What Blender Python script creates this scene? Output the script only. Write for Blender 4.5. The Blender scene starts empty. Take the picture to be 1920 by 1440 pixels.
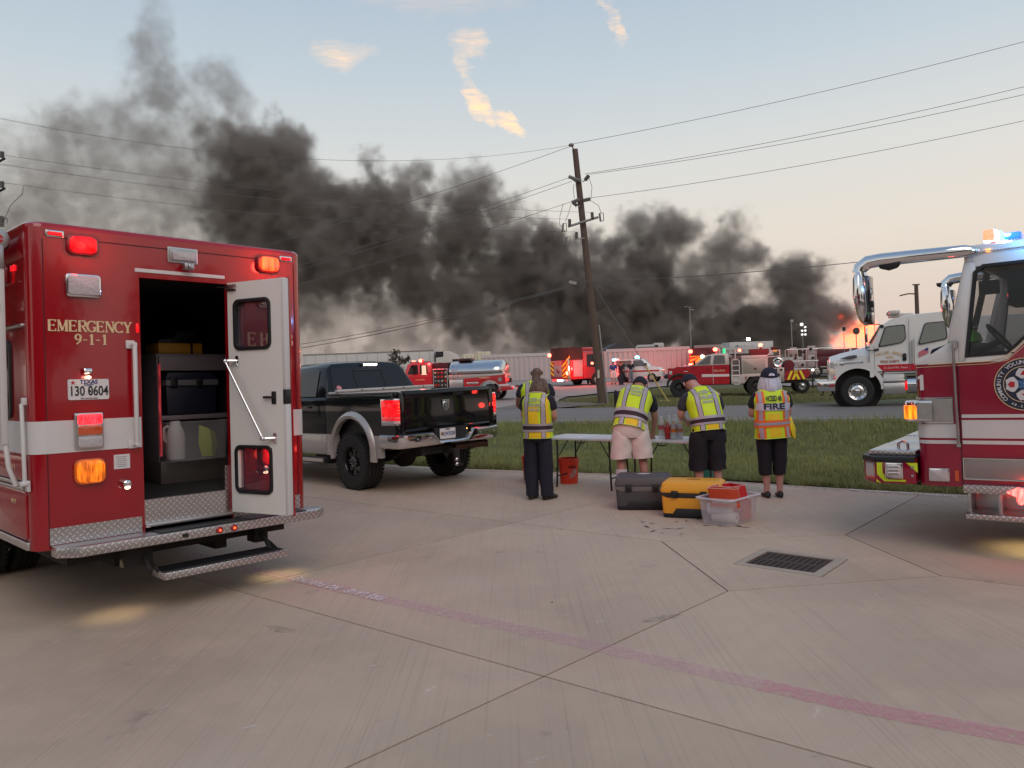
import bpy, bmesh, math, random
import numpy as np
from mathutils import Vector, Matrix, Euler
random.seed(7); np.random.seed(7)
R = math.radians
C = bpy.context.scene.collection
SC = bpy.context.scene

# ---------------------------------------------------------------- camera
cd = bpy.data.cameras.new('camera'); cam = bpy.data.objects.new('camera', cd); C.objects.link(cam)
cd.sensor_width = 36.0; cd.lens = 27.04; cd.clip_end = 5000; cd.clip_start = 0.05
_p, _r = R(1.1), R(2.0)
_fw = Vector((0, math.cos(_p), -math.sin(_p))); _u = Vector((0, math.sin(_p), math.cos(_p))); _x = Vector((1, 0, 0))
_rt = _x*math.cos(_r) - _u*math.sin(_r); _up = _x*math.sin(_r) + _u*math.cos(_r)
cam.matrix_world = Matrix(((_rt.x, _up.x, -_fw.x, 0), (_rt.y, _up.y, -_fw.y, 0), (_rt.z, _up.z, -_fw.z, 1.7), (0, 0, 0, 1)))
SC.camera = cam

# ---------------------------------------------------------------- world: dusk sky with a few wisps of cirrus
W = bpy.data.worlds.new('World'); SC.world = W; W.use_nodes = True
nt = W.node_tree; N = nt.nodes; L = nt.links
for n in list(N): N.remove(n)
def wn(t, **k):
    n = N.new(t)
    for a, b in k.items(): setattr(n, a, b)
    return n
def wmath(op, a, b=None, c=None, clamp=False):
    n = wn('ShaderNodeMath', operation=op, use_clamp=clamp)
    for i, v in enumerate((a, b, c)):
        if v is None: continue
        if isinstance(v, (int, float)): n.inputs[i].default_value = v
        else: L.new(v, n.inputs[i])
    return n.outputs[0]
tc = wn('ShaderNodeTexCoord')
sep = wn('ShaderNodeSeparateXYZ'); L.new(tc.outputs['Generated'], sep.inputs[0])
sx, sy, sz = sep.outputs
sky = wn('ShaderNodeTexSky', sky_type='NISHITA', sun_disc=False, sun_elevation=R(1.5), sun_rotation=R(60))
sky.air_density = 1.2; sky.dust_density = 1.5; sky.ozone_density = 1.5
ramp = wn('ShaderNodeValToRGB'); L.new(wmath('MULTIPLY', wmath('MAXIMUM', sz, 0.0), 1.0), ramp.inputs[0])
el = ramp.color_ramp.elements
stops = [(0.0, (.46, .385, .35)), (.06, (.51, .435, .39)), (.15, (.56, .51, .45)), (.25, (.505, .51, .495)), (.36, (.385, .445, .49)), (.50, (.28, .35, .44)), (1.0, (.15, .22, .34))]
el[0].position, el[0].color = stops[0][0], (*stops[0][1], 1); el[1].position, el[1].color = stops[-1][0], (*stops[-1][1], 1)
for p, c in stops[1:-1]:
    e = el.new(p); e.color = (*c, 1)
# the sunset side (towards +x) is a little warmer, the other cooler
skys = wn('ShaderNodeVectorMath', operation='SCALE'); L.new(sky.outputs[0], skys.inputs[0]); skys.inputs['Scale'].default_value = 0.10
base = wn('ShaderNodeMix', data_type='RGBA'); base.inputs['Factor'].default_value = 0.12
L.new(ramp.outputs[0], base.inputs['A']); L.new(skys.outputs[0], base.inputs['B'])
# cirrus: soft elongated patches in direction space (u = x/y, v = z/y), broken up by noise
yy = wmath('MAXIMUM', sy, 0.05); uu = wmath('DIVIDE', sx, yy); vv = wmath('DIVIDE', sz, yy)
cmb = wn('ShaderNodeCombineXYZ'); L.new(uu, cmb.inputs[0]); L.new(vv, cmb.inputs[1])
nz = wn('ShaderNodeTexNoise'); nz.inputs['Scale'].default_value = 9; nz.inputs['Detail'].default_value = 6; nz.inputs['Roughness'].default_value = .6; L.new(cmb.outputs[0], nz.inputs['Vector'])
nsep = wn('ShaderNodeSeparateColor'); L.new(nz.outputs['Color'], nsep.inputs[0])
uu2 = wmath('ADD', uu, wmath('MULTIPLY', wmath('SUBTRACT', nsep.outputs[0], .5), .17)); vv2 = wmath('ADD', vv, wmath('MULTIPLY', wmath('SUBTRACT', nsep.outputs[1], .5), .07))
def wisp(px0, py0, px1, py1, width, amp):
    def uv(px, py):
        d = _fw + _rt*((px-960)/1442) - _up*((py-720)/1442); return d.x/d.y, d.z/d.y
    a, b = uv(px0, py0), uv(px1, py1); cx, cy = (a[0]+b[0])/2, (a[1]+b[1])/2
    dx, dy = b[0]-a[0], b[1]-a[1]; l = math.hypot(dx, dy); dx /= l; dy /= l
    du = wmath('SUBTRACT', uu2, cx); dv = wmath('SUBTRACT', vv2, cy)
    s = wmath('ADD', wmath('MULTIPLY', du, dx/(l*.5)), wmath('MULTIPLY', dv, dy/(l*.5)))
    t = wmath('ADD', wmath('MULTIPLY', du, -dy/(width/1442)), wmath('MULTIPLY', dv, dx/(width/1442)))
    q = wmath('ADD', wmath('MULTIPLY', s, s), wmath('MULTIPLY', t, t))
    return wmath('MULTIPLY', wmath('SUBTRACT', 1.0, q, clamp=True), amp)
wsum = None
for a in [(570, 102, 740, 92, 30, .55), (650, 98, 690, 118, 26, .5), (856, 70, 935, 100, 28, .6), (866, 70, 880, 190, 24, .45), (850, 150, 925, 225, 26, 1.3), (905, 195, 1005, 250, 24, 1.4), (1135, -20, 1182, 82, 15, .6), (1000, 10, 640, -20, 40, .18)]:
    w = wisp(*a); wsum = w if wsum is None else wmath('MAXIMUM', wsum, w)
nz2 = wn('ShaderNodeTexNoise'); nz2.inputs['Scale'].default_value = 22; nz2.inputs['Detail'].default_value = 8; nz2.inputs['Roughness'].default_value = .62; nz2.inputs['Distortion'].default_value = .6
mp = wn('ShaderNodeMapping'); mp.inputs['Scale'].default_value = (1, 5.0, 1); mp.inputs['Rotation'].default_value = (0, 0, R(35)); L.new(cmb.outputs[0], mp.inputs[0]); L.new(mp.outputs[0], nz2.inputs['Vector'])
nz3 = wn('ShaderNodeTexNoise'); nz3.inputs['Scale'].default_value = 70; nz3.inputs['Detail'].default_value = 6; nz3.inputs['Roughness'].default_value = .7; L.new(mp.outputs[0], nz3.inputs['Vector'])
wsum = wmath('MULTIPLY', wsum, wmath('ADD', .45, wmath('MULTIPLY', nz3.outputs['Fac'], 1.1)))
cl = wmath('MULTIPLY', wsum, wmath('MULTIPLY', wmath('SUBTRACT', nz2.outputs['Fac'], .27), 2.1, clamp=True), clamp=True)
front = wmath('GREATER_THAN', sy, 0.06)
cl = wmath('MULTIPLY', cl, front)
cmix = wn('ShaderNodeMix', data_type='RGBA'); L.new(cl, cmix.inputs['Factor']); L.new(base.outputs['Result'], cmix.inputs['A']); cmix.inputs['B'].default_value = (.95, .60, .33, 1)
bg = wn('ShaderNodeBackground'); L.new(cmix.outputs['Result'], bg.inputs['Color']); bg.inputs['Strength'].default_value = 1.58
wo = wn('ShaderNodeOutputWorld'); L.new(bg.outputs[0], wo.inputs['Surface'])

# ---------------------------------------------------------------- sun (just gone, a wide warm glow) and exposure
sd = bpy.data.lights.new('sun', 'SUN'); sd.energy = 1.0; sd.angle = R(45); sd.color = (1, .85, .71)
so = bpy.data.objects.new('sun', sd); C.objects.link(so); so.rotation_euler = (R(48), 0, R(20))
SC.view_settings.view_transform = 'Standard'; SC.view_settings.look = 'None'; SC.view_settings.exposure = 0.0; SC.view_settings.gamma = 1.0
SC.view_settings.use_curve_mapping = False
cy_ = SC.cycles
cy_.use_denoising = True; cy_.max_bounces = 6; cy_.diffuse_bounces = 3; cy_.glossy_bounces = 3; cy_.transmission_bounces = 6
cy_.transparent_max_bounces = 12; cy_.volume_bounces = 1; cy_.sample_clamp_indirect = 4.0; cy_.caustics_reflective = False; cy_.caustics_refractive = False
cy_.volume_step_rate = 2.0; cy_.volume_max_steps = 256; cy_.use_adaptive_sampling = True; cy_.adaptive_threshold = 0.02

# ================================================================ helpers
_M = {}
def mat(name, col=(.5, .5, .5), rough=.5, metal=0., coat=0., noise=None, bump=None, emit=None, alpha=None, trans=0., spec=.5, sheen=0.):
    """procedural material: base colour broken by noise (scale, amount), fine relief bump (scale, strength)"""
    if name in _M: return _M[name]
    m = bpy.data.materials.new(name); m.use_nodes = True; nt = m.node_tree; n = nt.nodes; l = nt.links
    b = n['Principled BSDF']; i = b.inputs
    i['Base Color'].default_value = (*col, 1); i['Roughness'].default_value = rough; i['Metallic'].default_value = metal
    i['Coat Weight'].default_value = coat; i['Coat Roughness'].default_value = .04; i['Specular IOR Level'].default_value = spec
    i['Transmission Weight'].default_value = trans; i['Sheen Weight'].default_value = sheen
    if alpha is not None: i['Alpha'].default_value = alpha
    if emit: i['Emission Color'].default_value = (*emit[0], 1); i['Emission Strength'].default_value = emit[1]
    t = n.new('ShaderNodeTexCoord')
    ns = noise or (7, .08)
    if ns[1] > 0:
        x = n.new('ShaderNodeTexNoise'); x.inputs['Scale'].default_value = ns[0]; x.inputs['Detail'].default_value = 5; x.inputs['Roughness'].default_value = .6
        l.new(t.outputs['Object'], x.inputs['Vector'])
        mx = n.new('ShaderNodeMix'); mx.data_type = 'RGBA'
        mx.inputs['A'].default_value = (*[c*(1-ns[1]) for c in col], 1); mx.inputs['B'].default_value = (*[min(1, c*(1+ns[1])) for c in col], 1)
        l.new(x.outputs['Fac'], mx.inputs['Factor']); l.new(mx.outputs['Result'], i['Base Color'])
        mr = n.new('ShaderNodeMapRange'); mr.inputs['To Min'].default_value = max(0, rough*.8); mr.inputs['To Max'].default_value = min(1, rough*1.2+.02)
        l.new(x.outputs['Fac'], mr.inputs['Value']); l.new(mr.outputs[0], i['Roughness'])
    if bump:
        x = n.new('ShaderNodeTexNoise'); x.inputs['Scale'].default_value = bump[0]; x.inputs['Detail'].default_value = 4
        l.new(t.outputs['Object'], x.inputs['Vector'])
        bp = n.new('ShaderNodeBump'); bp.inputs['Strength'].default_value = bump[1]; bp.inputs['Distance'].default_value = .01
        l.new(x.outputs['Fac'], bp.inputs['Height']); l.new(bp.outputs[0], i['Normal'])
    _M[name] = m; return m

def diamond(name='diamond_plate', col=(.62, .60, .60)):
    """aluminium tread plate: rows of raised dashes turned by 90 degrees from cell to cell"""
    if name in _M: return _M[name]
    m = mat(name, col, .33, 1.0, noise=(18, .10)); n = m.node_tree.nodes; l = m.node_tree.links
    t = n.new('ShaderNodeTexCoord'); hs = []
    geo = n.new('ShaderNodeNewGeometry')
    def mt(op, a, b=None):
        q = n.new('ShaderNodeMath'); q.operation = op
        for k, v in enumerate((a, b)):
            if v is None: continue
            if isinstance(v, (int, float)): q.inputs[k].default_value = v
            else: l.new(v, q.inputs[k])
        return q.outputs[0]
    s = n.new('ShaderNodeSeparateXYZ'); l.new(t.outputs['Object'], s.inputs[0])
    sn = n.new('ShaderNodeSeparateXYZ'); l.new(t.outputs['Normal'], sn.inputs[0]); kk = mt('SUBTRACT', mt('MULTIPLY', mt('GREATER_THAN', mt('ABSOLUTE', sn.outputs[0]), .6), 2.0), 1.0)
    a = mt('MULTIPLY', mt('ADD', mt('ADD', s.outputs[0], s.outputs[1]), s.outputs[2]), 22.0); b = mt('MULTIPLY', mt('ADD', mt('SUBTRACT', s.outputs[0], s.outputs[1]), mt('MULTIPLY', s.outputs[2], kk)), 22.0)
    chk = mt('MODULO', mt('ABSOLUTE', mt('ADD', mt('FLOOR', a), mt('FLOOR', b))), 2.0)
    fa = mt('SUBTRACT', mt('FRACT', a), .5); fb = mt('SUBTRACT', mt('FRACT', b), .5)
    def dash(u, v): return mt('LESS_THAN', mt('ADD', mt('POWER', mt('ABSOLUTE', mt('MULTIPLY', u, 2.2)), 2.0), mt('POWER', mt('ABSOLUTE', mt('MULTIPLY', v, 6.5)), 2.0)), 1.0)
    d = mt('ADD', mt('MULTIPLY', chk, dash(fa, fb)), mt('MULTIPLY', mt('SUBTRACT', 1.0, chk), dash(fb, fa)))
    pm = n['Principled BSDF']; cm = n.new('ShaderNodeMix'); cm.data_type = 'RGBA'; cm.inputs['A'].default_value = (.50, .47, .47, 1); cm.inputs['B'].default_value = (.88, .86, .86, 1); l.new(d, cm.inputs['Factor']); l.new(cm.outputs['Result'], pm.inputs['Base Color'])  # dashes painted brighter, standing in for highlights the bump hardly gives
    bp = n.new('ShaderNodeBump'); bp.inputs['Strength'].default_value = .7; bp.inputs['Distance'].default_value = .01
    l.new(d, bp.inputs['Height']); l.new(bp.outputs[0], n['Principled BSDF'].inputs['Normal'])
    return m

def lens(name, col, strength, sc=40):
    """lit lamp lens: brighter ribs and a hot centre line, all of it emitted light"""
    if name in _M: return _M[name]
    m = mat(name, tuple(min(1, c*.35+.005) for c in col), .15, coat=.3, spec=.3, noise=(5, 0)); n = m.node_tree.nodes; l = m.node_tree.links
    t = n.new('ShaderNodeTexCoord'); v = n.new('ShaderNodeTexNoise'); v.inputs['Scale'].default_value = sc; v.inputs['Detail'].default_value = 2
    mp = n.new('ShaderNodeMapping'); mp.inputs['Scale'].default_value = (1, 1, .15); l.new(t.outputs['Object'], mp.inputs[0]); l.new(mp.outputs[0], v.inputs['Vector'])
    mr = n.new('ShaderNodeMapRange'); mr.inputs['From Min'].default_value = .35; mr.inputs['From Max'].default_value = .72; mr.inputs['To Min'].default_value = strength*.35; mr.inputs['To Max'].default_value = strength*1.9
    l.new(v.outputs['Fac'], mr.inputs['Value']); b = n['Principled BSDF']
    b.inputs['Emission Color'].default_value = (*col, 1); l.new(mr.outputs[0], b.inputs['Emission Strength'])
    return m

class MB:
    """collects shapes and links them as ONE mesh object"""
    def __init__(s): s.v = []; s.f = []; s.m = []
    def add(s, v, f, mi=0):
        o = len(s.v); s.v += [tuple(p) for p in v]; s.f += [tuple(i+o for i in q) for q in f]; s.m += [mi]*len(f); return s
    def box(s, x0, x1, y0, y1, z0, z1, mi=0):
        v = [(x, y, z) for x in (x0, x1) for y in (y0, y1) for z in (z0, z1)]
        return s.add(v, [(0, 1, 3, 2), (4, 6, 7, 5), (0, 4, 5, 1), (2, 3, 7, 6), (0, 2, 6, 4), (1, 5, 7, 3)], mi)
    def obox(s, c, size, rot=(0, 0, 0), mi=0):
        m = Euler(rot).to_matrix(); hx, hy, hz = [a/2 for a in size]; c = Vector(c)
        v = [c + m @ Vector((x, y, z)) for x in (-hx, hx) for y in (-hy, hy) for z in (-hz, hz)]
        return s.add(v, [(0, 1, 3, 2), (4, 6, 7, 5), (0, 4, 5, 1), (2, 3, 7, 6), (0, 2, 6, 4), (1, 5, 7, 3)], mi)
    def prism(s, poly, axis, a, b, mi=0):
        k = 'xyz'.index(axis); n = len(poly)
        def P(p, h): q = list(p); q.insert(k, h); return tuple(q)
        v = [P(p, a) for p in poly] + [P(p, b) for p in poly]
        return s.add(v, [tuple(range(n)), tuple(range(2*n-1, n-1, -1))] + [(i, (i+1) % n, n+(i+1) % n, n+i) for i in range(n)], mi)
    def cyl(s, p0, p1, r0, r1=None, n=16, mi=0):
        r1 = r0 if r1 is None else r1; p0, p1 = Vector(p0), Vector(p1); d = (p1-p0).normalized()
        a = d.orthogonal().normalized(); b = d.cross(a)
        v = [p0 + (a*math.cos(2*math.pi*i/n)+b*math.sin(2*math.pi*i/n))*r0 for i in range(n)] + [p1 + (a*math.cos(2*math.pi*i/n)+b*math.sin(2*math.pi*i/n))*r1 for i in range(n)]
        return s.add(v, [tuple(range(n-1, -1, -1)), tuple(range(n, 2*n))] + [(i, (i+1) % n, n+(i+1) % n, n+i) for i in range(n)], mi)
    def tube(s, pts, r, n=8, mi=0):
        pts = [Vector(p) for p in pts]; rings = []
        ref = None
        for i, p in enumerate(pts):
            d = ((pts[i+1]-p) if i == 0 else (p-pts[i-1]) if i == len(pts)-1 else (pts[i+1]-pts[i-1])).normalized()
            a = d.orthogonal().normalized() if ref is None else (ref - d*ref.dot(d)).normalized(); ref = a; b = d.cross(a)
            rr = r[i] if isinstance(r, (list, tuple)) else r
            rings.append([p + (a*math.cos(2*math.pi*k/n)+b*math.sin(2*math.pi*k/n))*rr for k in range(n)])
        return s.loft(rings, True, mi)
    def loft(s, rings, caps=True, mi=0, closed=True):
        n = len(rings[0]); v = [p for r in rings for p in r]; f = []
        for i in range(len(rings)-1):
            for k in range(n if closed else n-1):
                f.append((i*n+k, i*n+(k+1) % n, (i+1)*n+(k+1) % n, (i+1)*n+k))
        if caps: f += [tuple(range(n-1, -1, -1)), tuple(range((len(rings)-1)*n, len(rings)*n))]
        return s.add(v, f, mi)
    def lathe(s, prof, o=(0, 0, 0), axis='y', n=32, mi=0, sy=1):
        """profile of (radius, height along the axis)"""
        rings = []
        for r, h in prof:
            rg = []
            for i in range(n):
                a = 2*math.pi*i/n; c, d = r*math.cos(a), r*math.sin(a)
                p = (c, h*sy, d) if axis == 'y' else (h*sy, c, d) if axis == 'x' else (c, d, h*sy)
                rg.append((o[0]+p[0], o[1]+p[1], o[2]+p[2]))
            rings.append(rg)
        s.loft(rings, False, mi); o = len(s.v)-n*len(rings)
        if prof[0][0] < .045: s.f.append(tuple(range(o+n-1, o-1, -1))); s.m.append(mi)
        if prof[-1][0] < .045: s.f.append(tuple(range(len(s.v)-n, len(s.v)))); s.m.append(mi)
        return s
    def ball(s, c, r, n=12, mi=0):
        r = (r, r, r) if isinstance(r, (int, float)) else r; rings = []
        for j in range(1, n//2*1+1):
            t = math.pi*j/(n//2+1)
            rings.append([(c[0]+r[0]*math.sin(t)*math.cos(2*math.pi*i/n), c[1]+r[1]*math.sin(t)*math.sin(2*math.pi*i/n), c[2]+r[2]*math.cos(t)) for i in range(n)])
        return s.loft(rings, True, mi)
    def build(s, name, mats, parent=None, bevel=0., smooth=True, label=None, xf=None, seg=2, kind=None, angle=35):
        me = bpy.data.meshes.new(name); me.from_pydata([tuple(p) for p in s.v], [], s.f); 
        mats = mats if isinstance(mats, (list, tuple)) else [mats]
        for m in mats: me.materials.append(m)
        me.polygons.foreach_set('material_index', s.m)
        bm = bmesh.new(); bm.from_mesh(me); bmesh.ops.recalc_face_normals(bm, faces=bm.faces)
        if bevel > 0:
            es = [e for e in bm.edges if len(e.link_faces) == 2 and e.calc_face_angle(0) > R(30)]
            bmesh.ops.bevel(bm, geom=es, offset=bevel, segments=seg, profile=.5, affect='EDGES', clamp_overlap=True)
        bm.to_mesh(me); bm.free()
        if smooth:
            me.polygons.foreach_set('use_smooth', [True]*len(me.polygons)); me.set_sharp_from_angle(angle=R(angle))
        if xf is not None: me.transform(xf)
        o = bpy.data.objects.new(name, me); C.objects.link(o)
        if parent: o.parent = parent
        if label: o['label'] = label
        if kind: o['kind'] = kind
        return o

def tag(o, label, cat, group=None):
    o['label'] = label; o['category'] = cat
    if group: o['group'] = group
    return o
def thing(name, label, cat, loc=(0, 0, 0), rz=0, group=None, rx=0, ry=0, scale=1, base=None):
    o = bpy.data.objects.new(name, None); C.objects.link(o); o.empty_display_size = .2
    m = Matrix.Translation(loc) @ Euler((rx, ry, rz)).to_matrix().to_4x4() @ Matrix.Scale(scale, 4)
    o.matrix_world = base @ m if base is not None else m
    return tag(o, label, cat, group)
def structure(name, mb, m, **k):
    o = mb.build(name, m, **k); o['kind'] = 'structure'; return o
def copy_tree(o, parent=None):
    c = o.copy(); C.objects.link(c)
    if parent: c.parent = parent
    for ch in [x for x in bpy.data.objects if x.parent == o]: copy_tree(ch, c)
    return c

_font = {}
def text_mesh(s, size, depth=.002, bold=0., wid=1., align='CENTER', shear=0., space=1.):
    cu = bpy.data.curves.new('lettering', 'FONT'); cu.body = s; cu.size = size; cu.extrude = depth/2; cu.offset = bold; cu.align_x = align; cu.align_y = 'CENTER'; cu.shear = shear; cu.resolution_u = 3; cu.space_character = space
    o = bpy.data.objects.new('lettering', cu); C.objects.link(o); bpy.context.view_layer.update()
    me = bpy.data.meshes.new_from_object(o.evaluated_get(bpy.context.evaluated_depsgraph_get()))
    C.objects.unlink(o); bpy.data.objects.remove(o); bpy.data.curves.remove(cu)
    me.transform(Matrix.Diagonal((wid, 1, 1, 1))); return me
def text(s, size, m, parent, loc, right, up, depth=.002, name='lettering', label=None, warp=None, **k):
    """flat lettering at loc, reading along `right`, with `up` as its up"""
    me = text_mesh(s, size, depth, **k); r = Vector(right).normalized(); u = Vector(up).normalized(); n = r.cross(u)
    me.transform(Matrix(((r.x, u.x, n.x, loc[0]), (r.y, u.y, n.y, loc[1]), (r.z, u.z, n.z, loc[2]), (0, 0, 0, 1))))
    me.materials.clear(); me.materials.append(m)
    for p in me.polygons: p.material_index = 0
    if warp:
        for v in me.vertices: v.co = warp(v.co)
    o = bpy.data.objects.new(name, me); C.objects.link(o)
    if parent: o.parent = parent
    if label: o['label'] = label
    return o

# serif capitals drawn as thick and thin strokes with slab ends; each glyph lies in a box 0.75 wide, 1 high
_T, _t, _s = .21, .095, .08
SERIF = {
 'E': [('v', .16, 0, 1), ('h', .08, .68, .965), ('h', .2, .55, .52), ('h', .08, .70, .035), ('e', .68, .80, 1), ('e', .70, 0, .22), ('e', .55, .42, .62)],
 'M': [('l', .12, 0, .12, 1, _t), ('v', .80, 0, 1), ('l', .14, 1, .46, .05, _T*.9), ('l', .46, .05, .78, 1, _t), ('h', 0, .26, .035), ('h', .64, .95, .035), ('h', .0, .2, .965), ('h', .76, .95, .965)],
 'R': [('v', .16, 0, 1), ('h', .04, .5, .965), ('h', .2, .5, .50), ('a', .46, .74, .26, -90, 90, 0), ('l', .42, .5, .72, .02, _T*.8), ('h', .03, .33, .035), ('h', .64, .84, .035)],
 'G': [('a', .44, .5, .42, 50, 315, 1), ('v', .70, .06, .42), ('h', .52, .84, .43), ('e', .74, .70, 1)],
 'N': [('l', .14, 0, .14, 1, _t), ('l', .76, 0, .76, 1, _t), ('l', .16, 1, .74, .02, _T), ('h', .02, .28, .035), ('h', .0, .2, .965), ('h', .62, .90, .965)],
 'C': [('a', .44, .5, .42, 48, 312, 1), ('e', .74, .70, 1), ('e', .74, 0, .2)],
 'Y': [('v', .42, 0, .48), ('l', .12, 1, .42, .45, _T*.9), ('l', .72, 1, .44, .45, _t), ('h', .25, .60, .035), ('h', 0, .30, .965), ('h', .58, .86, .965)],
 'H': [('v', .16, 0, 1), ('v', .66, 0, 1), ('h', .2, .6, .5), ('h', .03, .30, .035), ('h', .53, .80, .035), ('h', .03, .30, .965), ('h', .53, .80, .965)],
 'A': [('l', .40, 1, .10, .03, _t), ('l', .40, 1, .70, .03, _T*.9), ('h', .2, .6, .32), ('h', 0, .25, .035), ('h', .55, .84, .035)],
 'B': [('v', .16, 0, 1), ('h', .04, .45, .965), ('h', .2, .5, .52), ('h', .04, .45, .035), ('a', .44, .745, .225, -90, 90, 0), ('a', .46, .27, .25, -90, 90, 0)],
 '9': [('a', .36, .70, .26, 0, 360, 0), ('l', .60, .72, .55, .3, _T*.8), ('l', .55, .32, .2, .04, _t*1.3)],
 '1': [('v', .36, 0, 1), ('h', .18, .54, .035), ('l', .34, .96, .16, .82, _t)],
 '-': [('h', .1, .5, .45)], '*': [],
}
def serif_text(s, h, m, parent, loc, right, up, pitch=.98, depth=.003, slant=0, label=None, name='lettering'):
    mb = MB(); x = 0
    def seg(x0, z0, x1, z1, w):
        d = Vector((x1-x0, z1-z0)); l = d.length or 1; n = Vector((-d.y, d.x))/l*w/2
        p = [(x0+n.x, z0+n.y), (x1+n.x, z1+n.y), (x1-n.x, z1-n.y), (x0-n.x, z0-n.y)]
        mb.prism([(x*1.0+a, b) for a, b in p], 'z', 0, 1)
    for ch in s:
        w = {'M': 1.08, 'N': 1.0, '-': .66, '1': .72, ' ': .6, '9': .78}.get(ch, .92)
        for g in SERIF.get(ch, []):
            if g[0] == 'v': seg(g[1], g[2], g[1], g[3], _T)
            elif g[0] == 'h': seg(g[1], g[3], g[2], g[3], _s)
            elif g[0] == 'l': seg(*g[1:6])
            elif g[0] == 'e': seg(g[1], g[2], g[1], g[3], _t)
            elif g[0] == 'a':
                cx, cz, r, a0, a1, big = g[1:]; k = 22
                for i in range(k):
                    t0, t1 = R(a0+(a1-a0)*(i-.12)/k), R(a0+(a1-a0)*(i+1.12)/k); rz = .47 if big else r
                    wdt = _t + (_T-_t)*abs(math.cos((t0+t1)/2))**1.5
                    seg(cx+r*math.cos(t0)*.95, cz+rz*math.sin(t0), cx+r*math.cos(t1)*.95, cz+rz*math.sin(t1), wdt)
        x += w*pitch
    r = Vector(right).normalized(); u = Vector(up).normalized(); n = r.cross(u); off = x/2
    vs = []
    for i, (a, b, c) in enumerate(mb.v): vs.append(Vector(loc) + r*(a-off)*h*.92 + u*(b-.5)*h + n*(depth*c + .0004*(i//8 % 5)))
    mb.v = vs
    return mb.build(name, m, parent, smooth=False, label=label)

# ================================================================ ground, pavement, road, grass
def rise(y): return max(0., (y-45)*.02)
def ground_z(x, y):
    a = .57*x+.82*y-10.78; b = 23.1-(.368*x+.93*y)      # distance past the kerb edge, and before the road
    z = -.06
    if a > 0 and b > 0: t = min(a, b)/max(1e-3, (a+b)/2); z -= .34*min(1, t)**1.3 * min(1, (a+b)/8)
    return z + rise(y)
xs = [-1500, -400, -150, -80] + [v*2. for v in range(-30, 31)] + [80, 150, 400, 1500]; ys = [-60, -20, -6] + [v*1. for v in range(0, 48)] + [50+4*v for v in range(0, 20)] + [160, 260, 600, 1200, 3500]
g = MB(); nx = len(xs); v = [(x, y, ground_z(x, y) if y < 200 else rise(min(y, 130))) for y in ys for x in xs]
g.add(v, [(j*nx+i, j*nx+i+1, (j+1)*nx+i+1, (j+1)*nx+i) for j in range(len(ys)-1) for i in range(nx-1)])
def mixnoise(m, cols, scales, amt=.5):
    """lay further noise colours over a material"""
    n = m.node_tree.nodes; l = m.node_tree.links; b = n['Principled BSDF']; t = n.new('ShaderNodeTexCoord')
    for col, (sc, lo, hi), st in zip(cols, scales, amt):
        cur = b.inputs['Base Color'].links[0].from_socket
        x = n.new('ShaderNodeTexNoise'); x.inputs['Scale'].default_value = sc if not isinstance(sc, tuple) else 1; x.inputs['Detail'].default_value = 7; x.inputs['Roughness'].default_value = .62
        if isinstance(sc, tuple):
            mp = n.new('ShaderNodeMapping'); mp.inputs['Scale'].default_value = sc[:3]; mp.inputs['Rotation'].default_value = (0, 0, sc[3])
            mp.vector_type = 'TEXTURE'; mp.inputs['Scale'].default_value = tuple(1/s for s in sc[:3]); l.new(t.outputs['Object'], mp.inputs[0]); l.new(mp.outputs[0], x.inputs['Vector'])
        else: l.new(t.outputs['Object'], x.inputs['Vector'])
        mr = n.new('ShaderNodeMapRange'); mr.inputs['From Min'].default_value = lo; mr.inputs['From Max'].default_value = hi; mr.inputs['To Max'].default_value = st; l.new(x.outputs['Fac'], mr.inputs['Value'])
        mx = n.new('ShaderNodeMix'); mx.data_type = 'RGBA'; l.new(mr.outputs[0], mx.inputs['Factor']); l.new(cur, mx.inputs['A']); mx.inputs['B'].default_value = (*col, 1); l.new(mx.outputs['Result'], b.inputs['Base Color'])
    return m
soil = mixnoise(mat('soil_grass', (.085, .095, .035), .95, noise=(2, .3), bump=(30, .6)), [(.10, .10, .04), (.035, .05, .015)], [(.35, .45, .7), (1.2, .45, .65)], [.7, .7])
structure('ground', g, soil)
conc = mixnoise(mat('concrete', (.545, .408, .308), .82, noise=(3, .10), bump=(260, .22)),
    [(.33, .235, .18), (.62, .49, .40), (.36, .27, .21), (.74, .64, .55), (.20, .155, .12), (.40, .24, .19)], [(.55, .46, .66), (1.1, .52, .72), ((14., .9, 1, R(-44)), .5, .85), ((7., 2.2, 1, R(-30)), .66, .74), (2.2, .64, .74), (.33, .5, .7)], [.62, .55, .16, .55, .55, .35])
# fine broom lines across the slabs
_n = conc.node_tree.nodes; _l = conc.node_tree.links; _tq = _n.new('ShaderNodeTexCoord'); _m2 = _n.new('ShaderNodeMapping'); _m2.inputs['Rotation'].default_value = (0, 0, R(46)); _m2.inputs['Scale'].default_value = (55, .55, 1)
_x = _n.new('ShaderNodeTexNoise'); _x.inputs['Scale'].default_value = 1; _x.inputs['Detail'].default_value = 3; _l.new(_tq.outputs['Object'], _m2.inputs[0]); _l.new(_m2.outputs[0], _x.inputs['Vector'])
_cur = _n['Principled BSDF'].inputs['Base Color'].links[0].from_socket; _mr = _n.new('ShaderNodeMapRange'); _mr.inputs['From Min'].default_value = .52; _mr.inputs['From Max'].default_value = .74; _mr.inputs['To Max'].default_value = .24
_l.new(_x.outputs['Fac'], _mr.inputs['Value']); _mx = _n.new('ShaderNodeMix'); _mx.data_type = 'RGBA'; _l.new(_mr.outputs[0], _mx.inputs['Factor']); _l.new(_cur, _mx.inputs['A']); _mx.inputs['B'].default_value = (.20, .15, .12, 1); _l.new(_mx.outputs['Result'], _n['Principled BSDF'].inputs['Base Color'])

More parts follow.
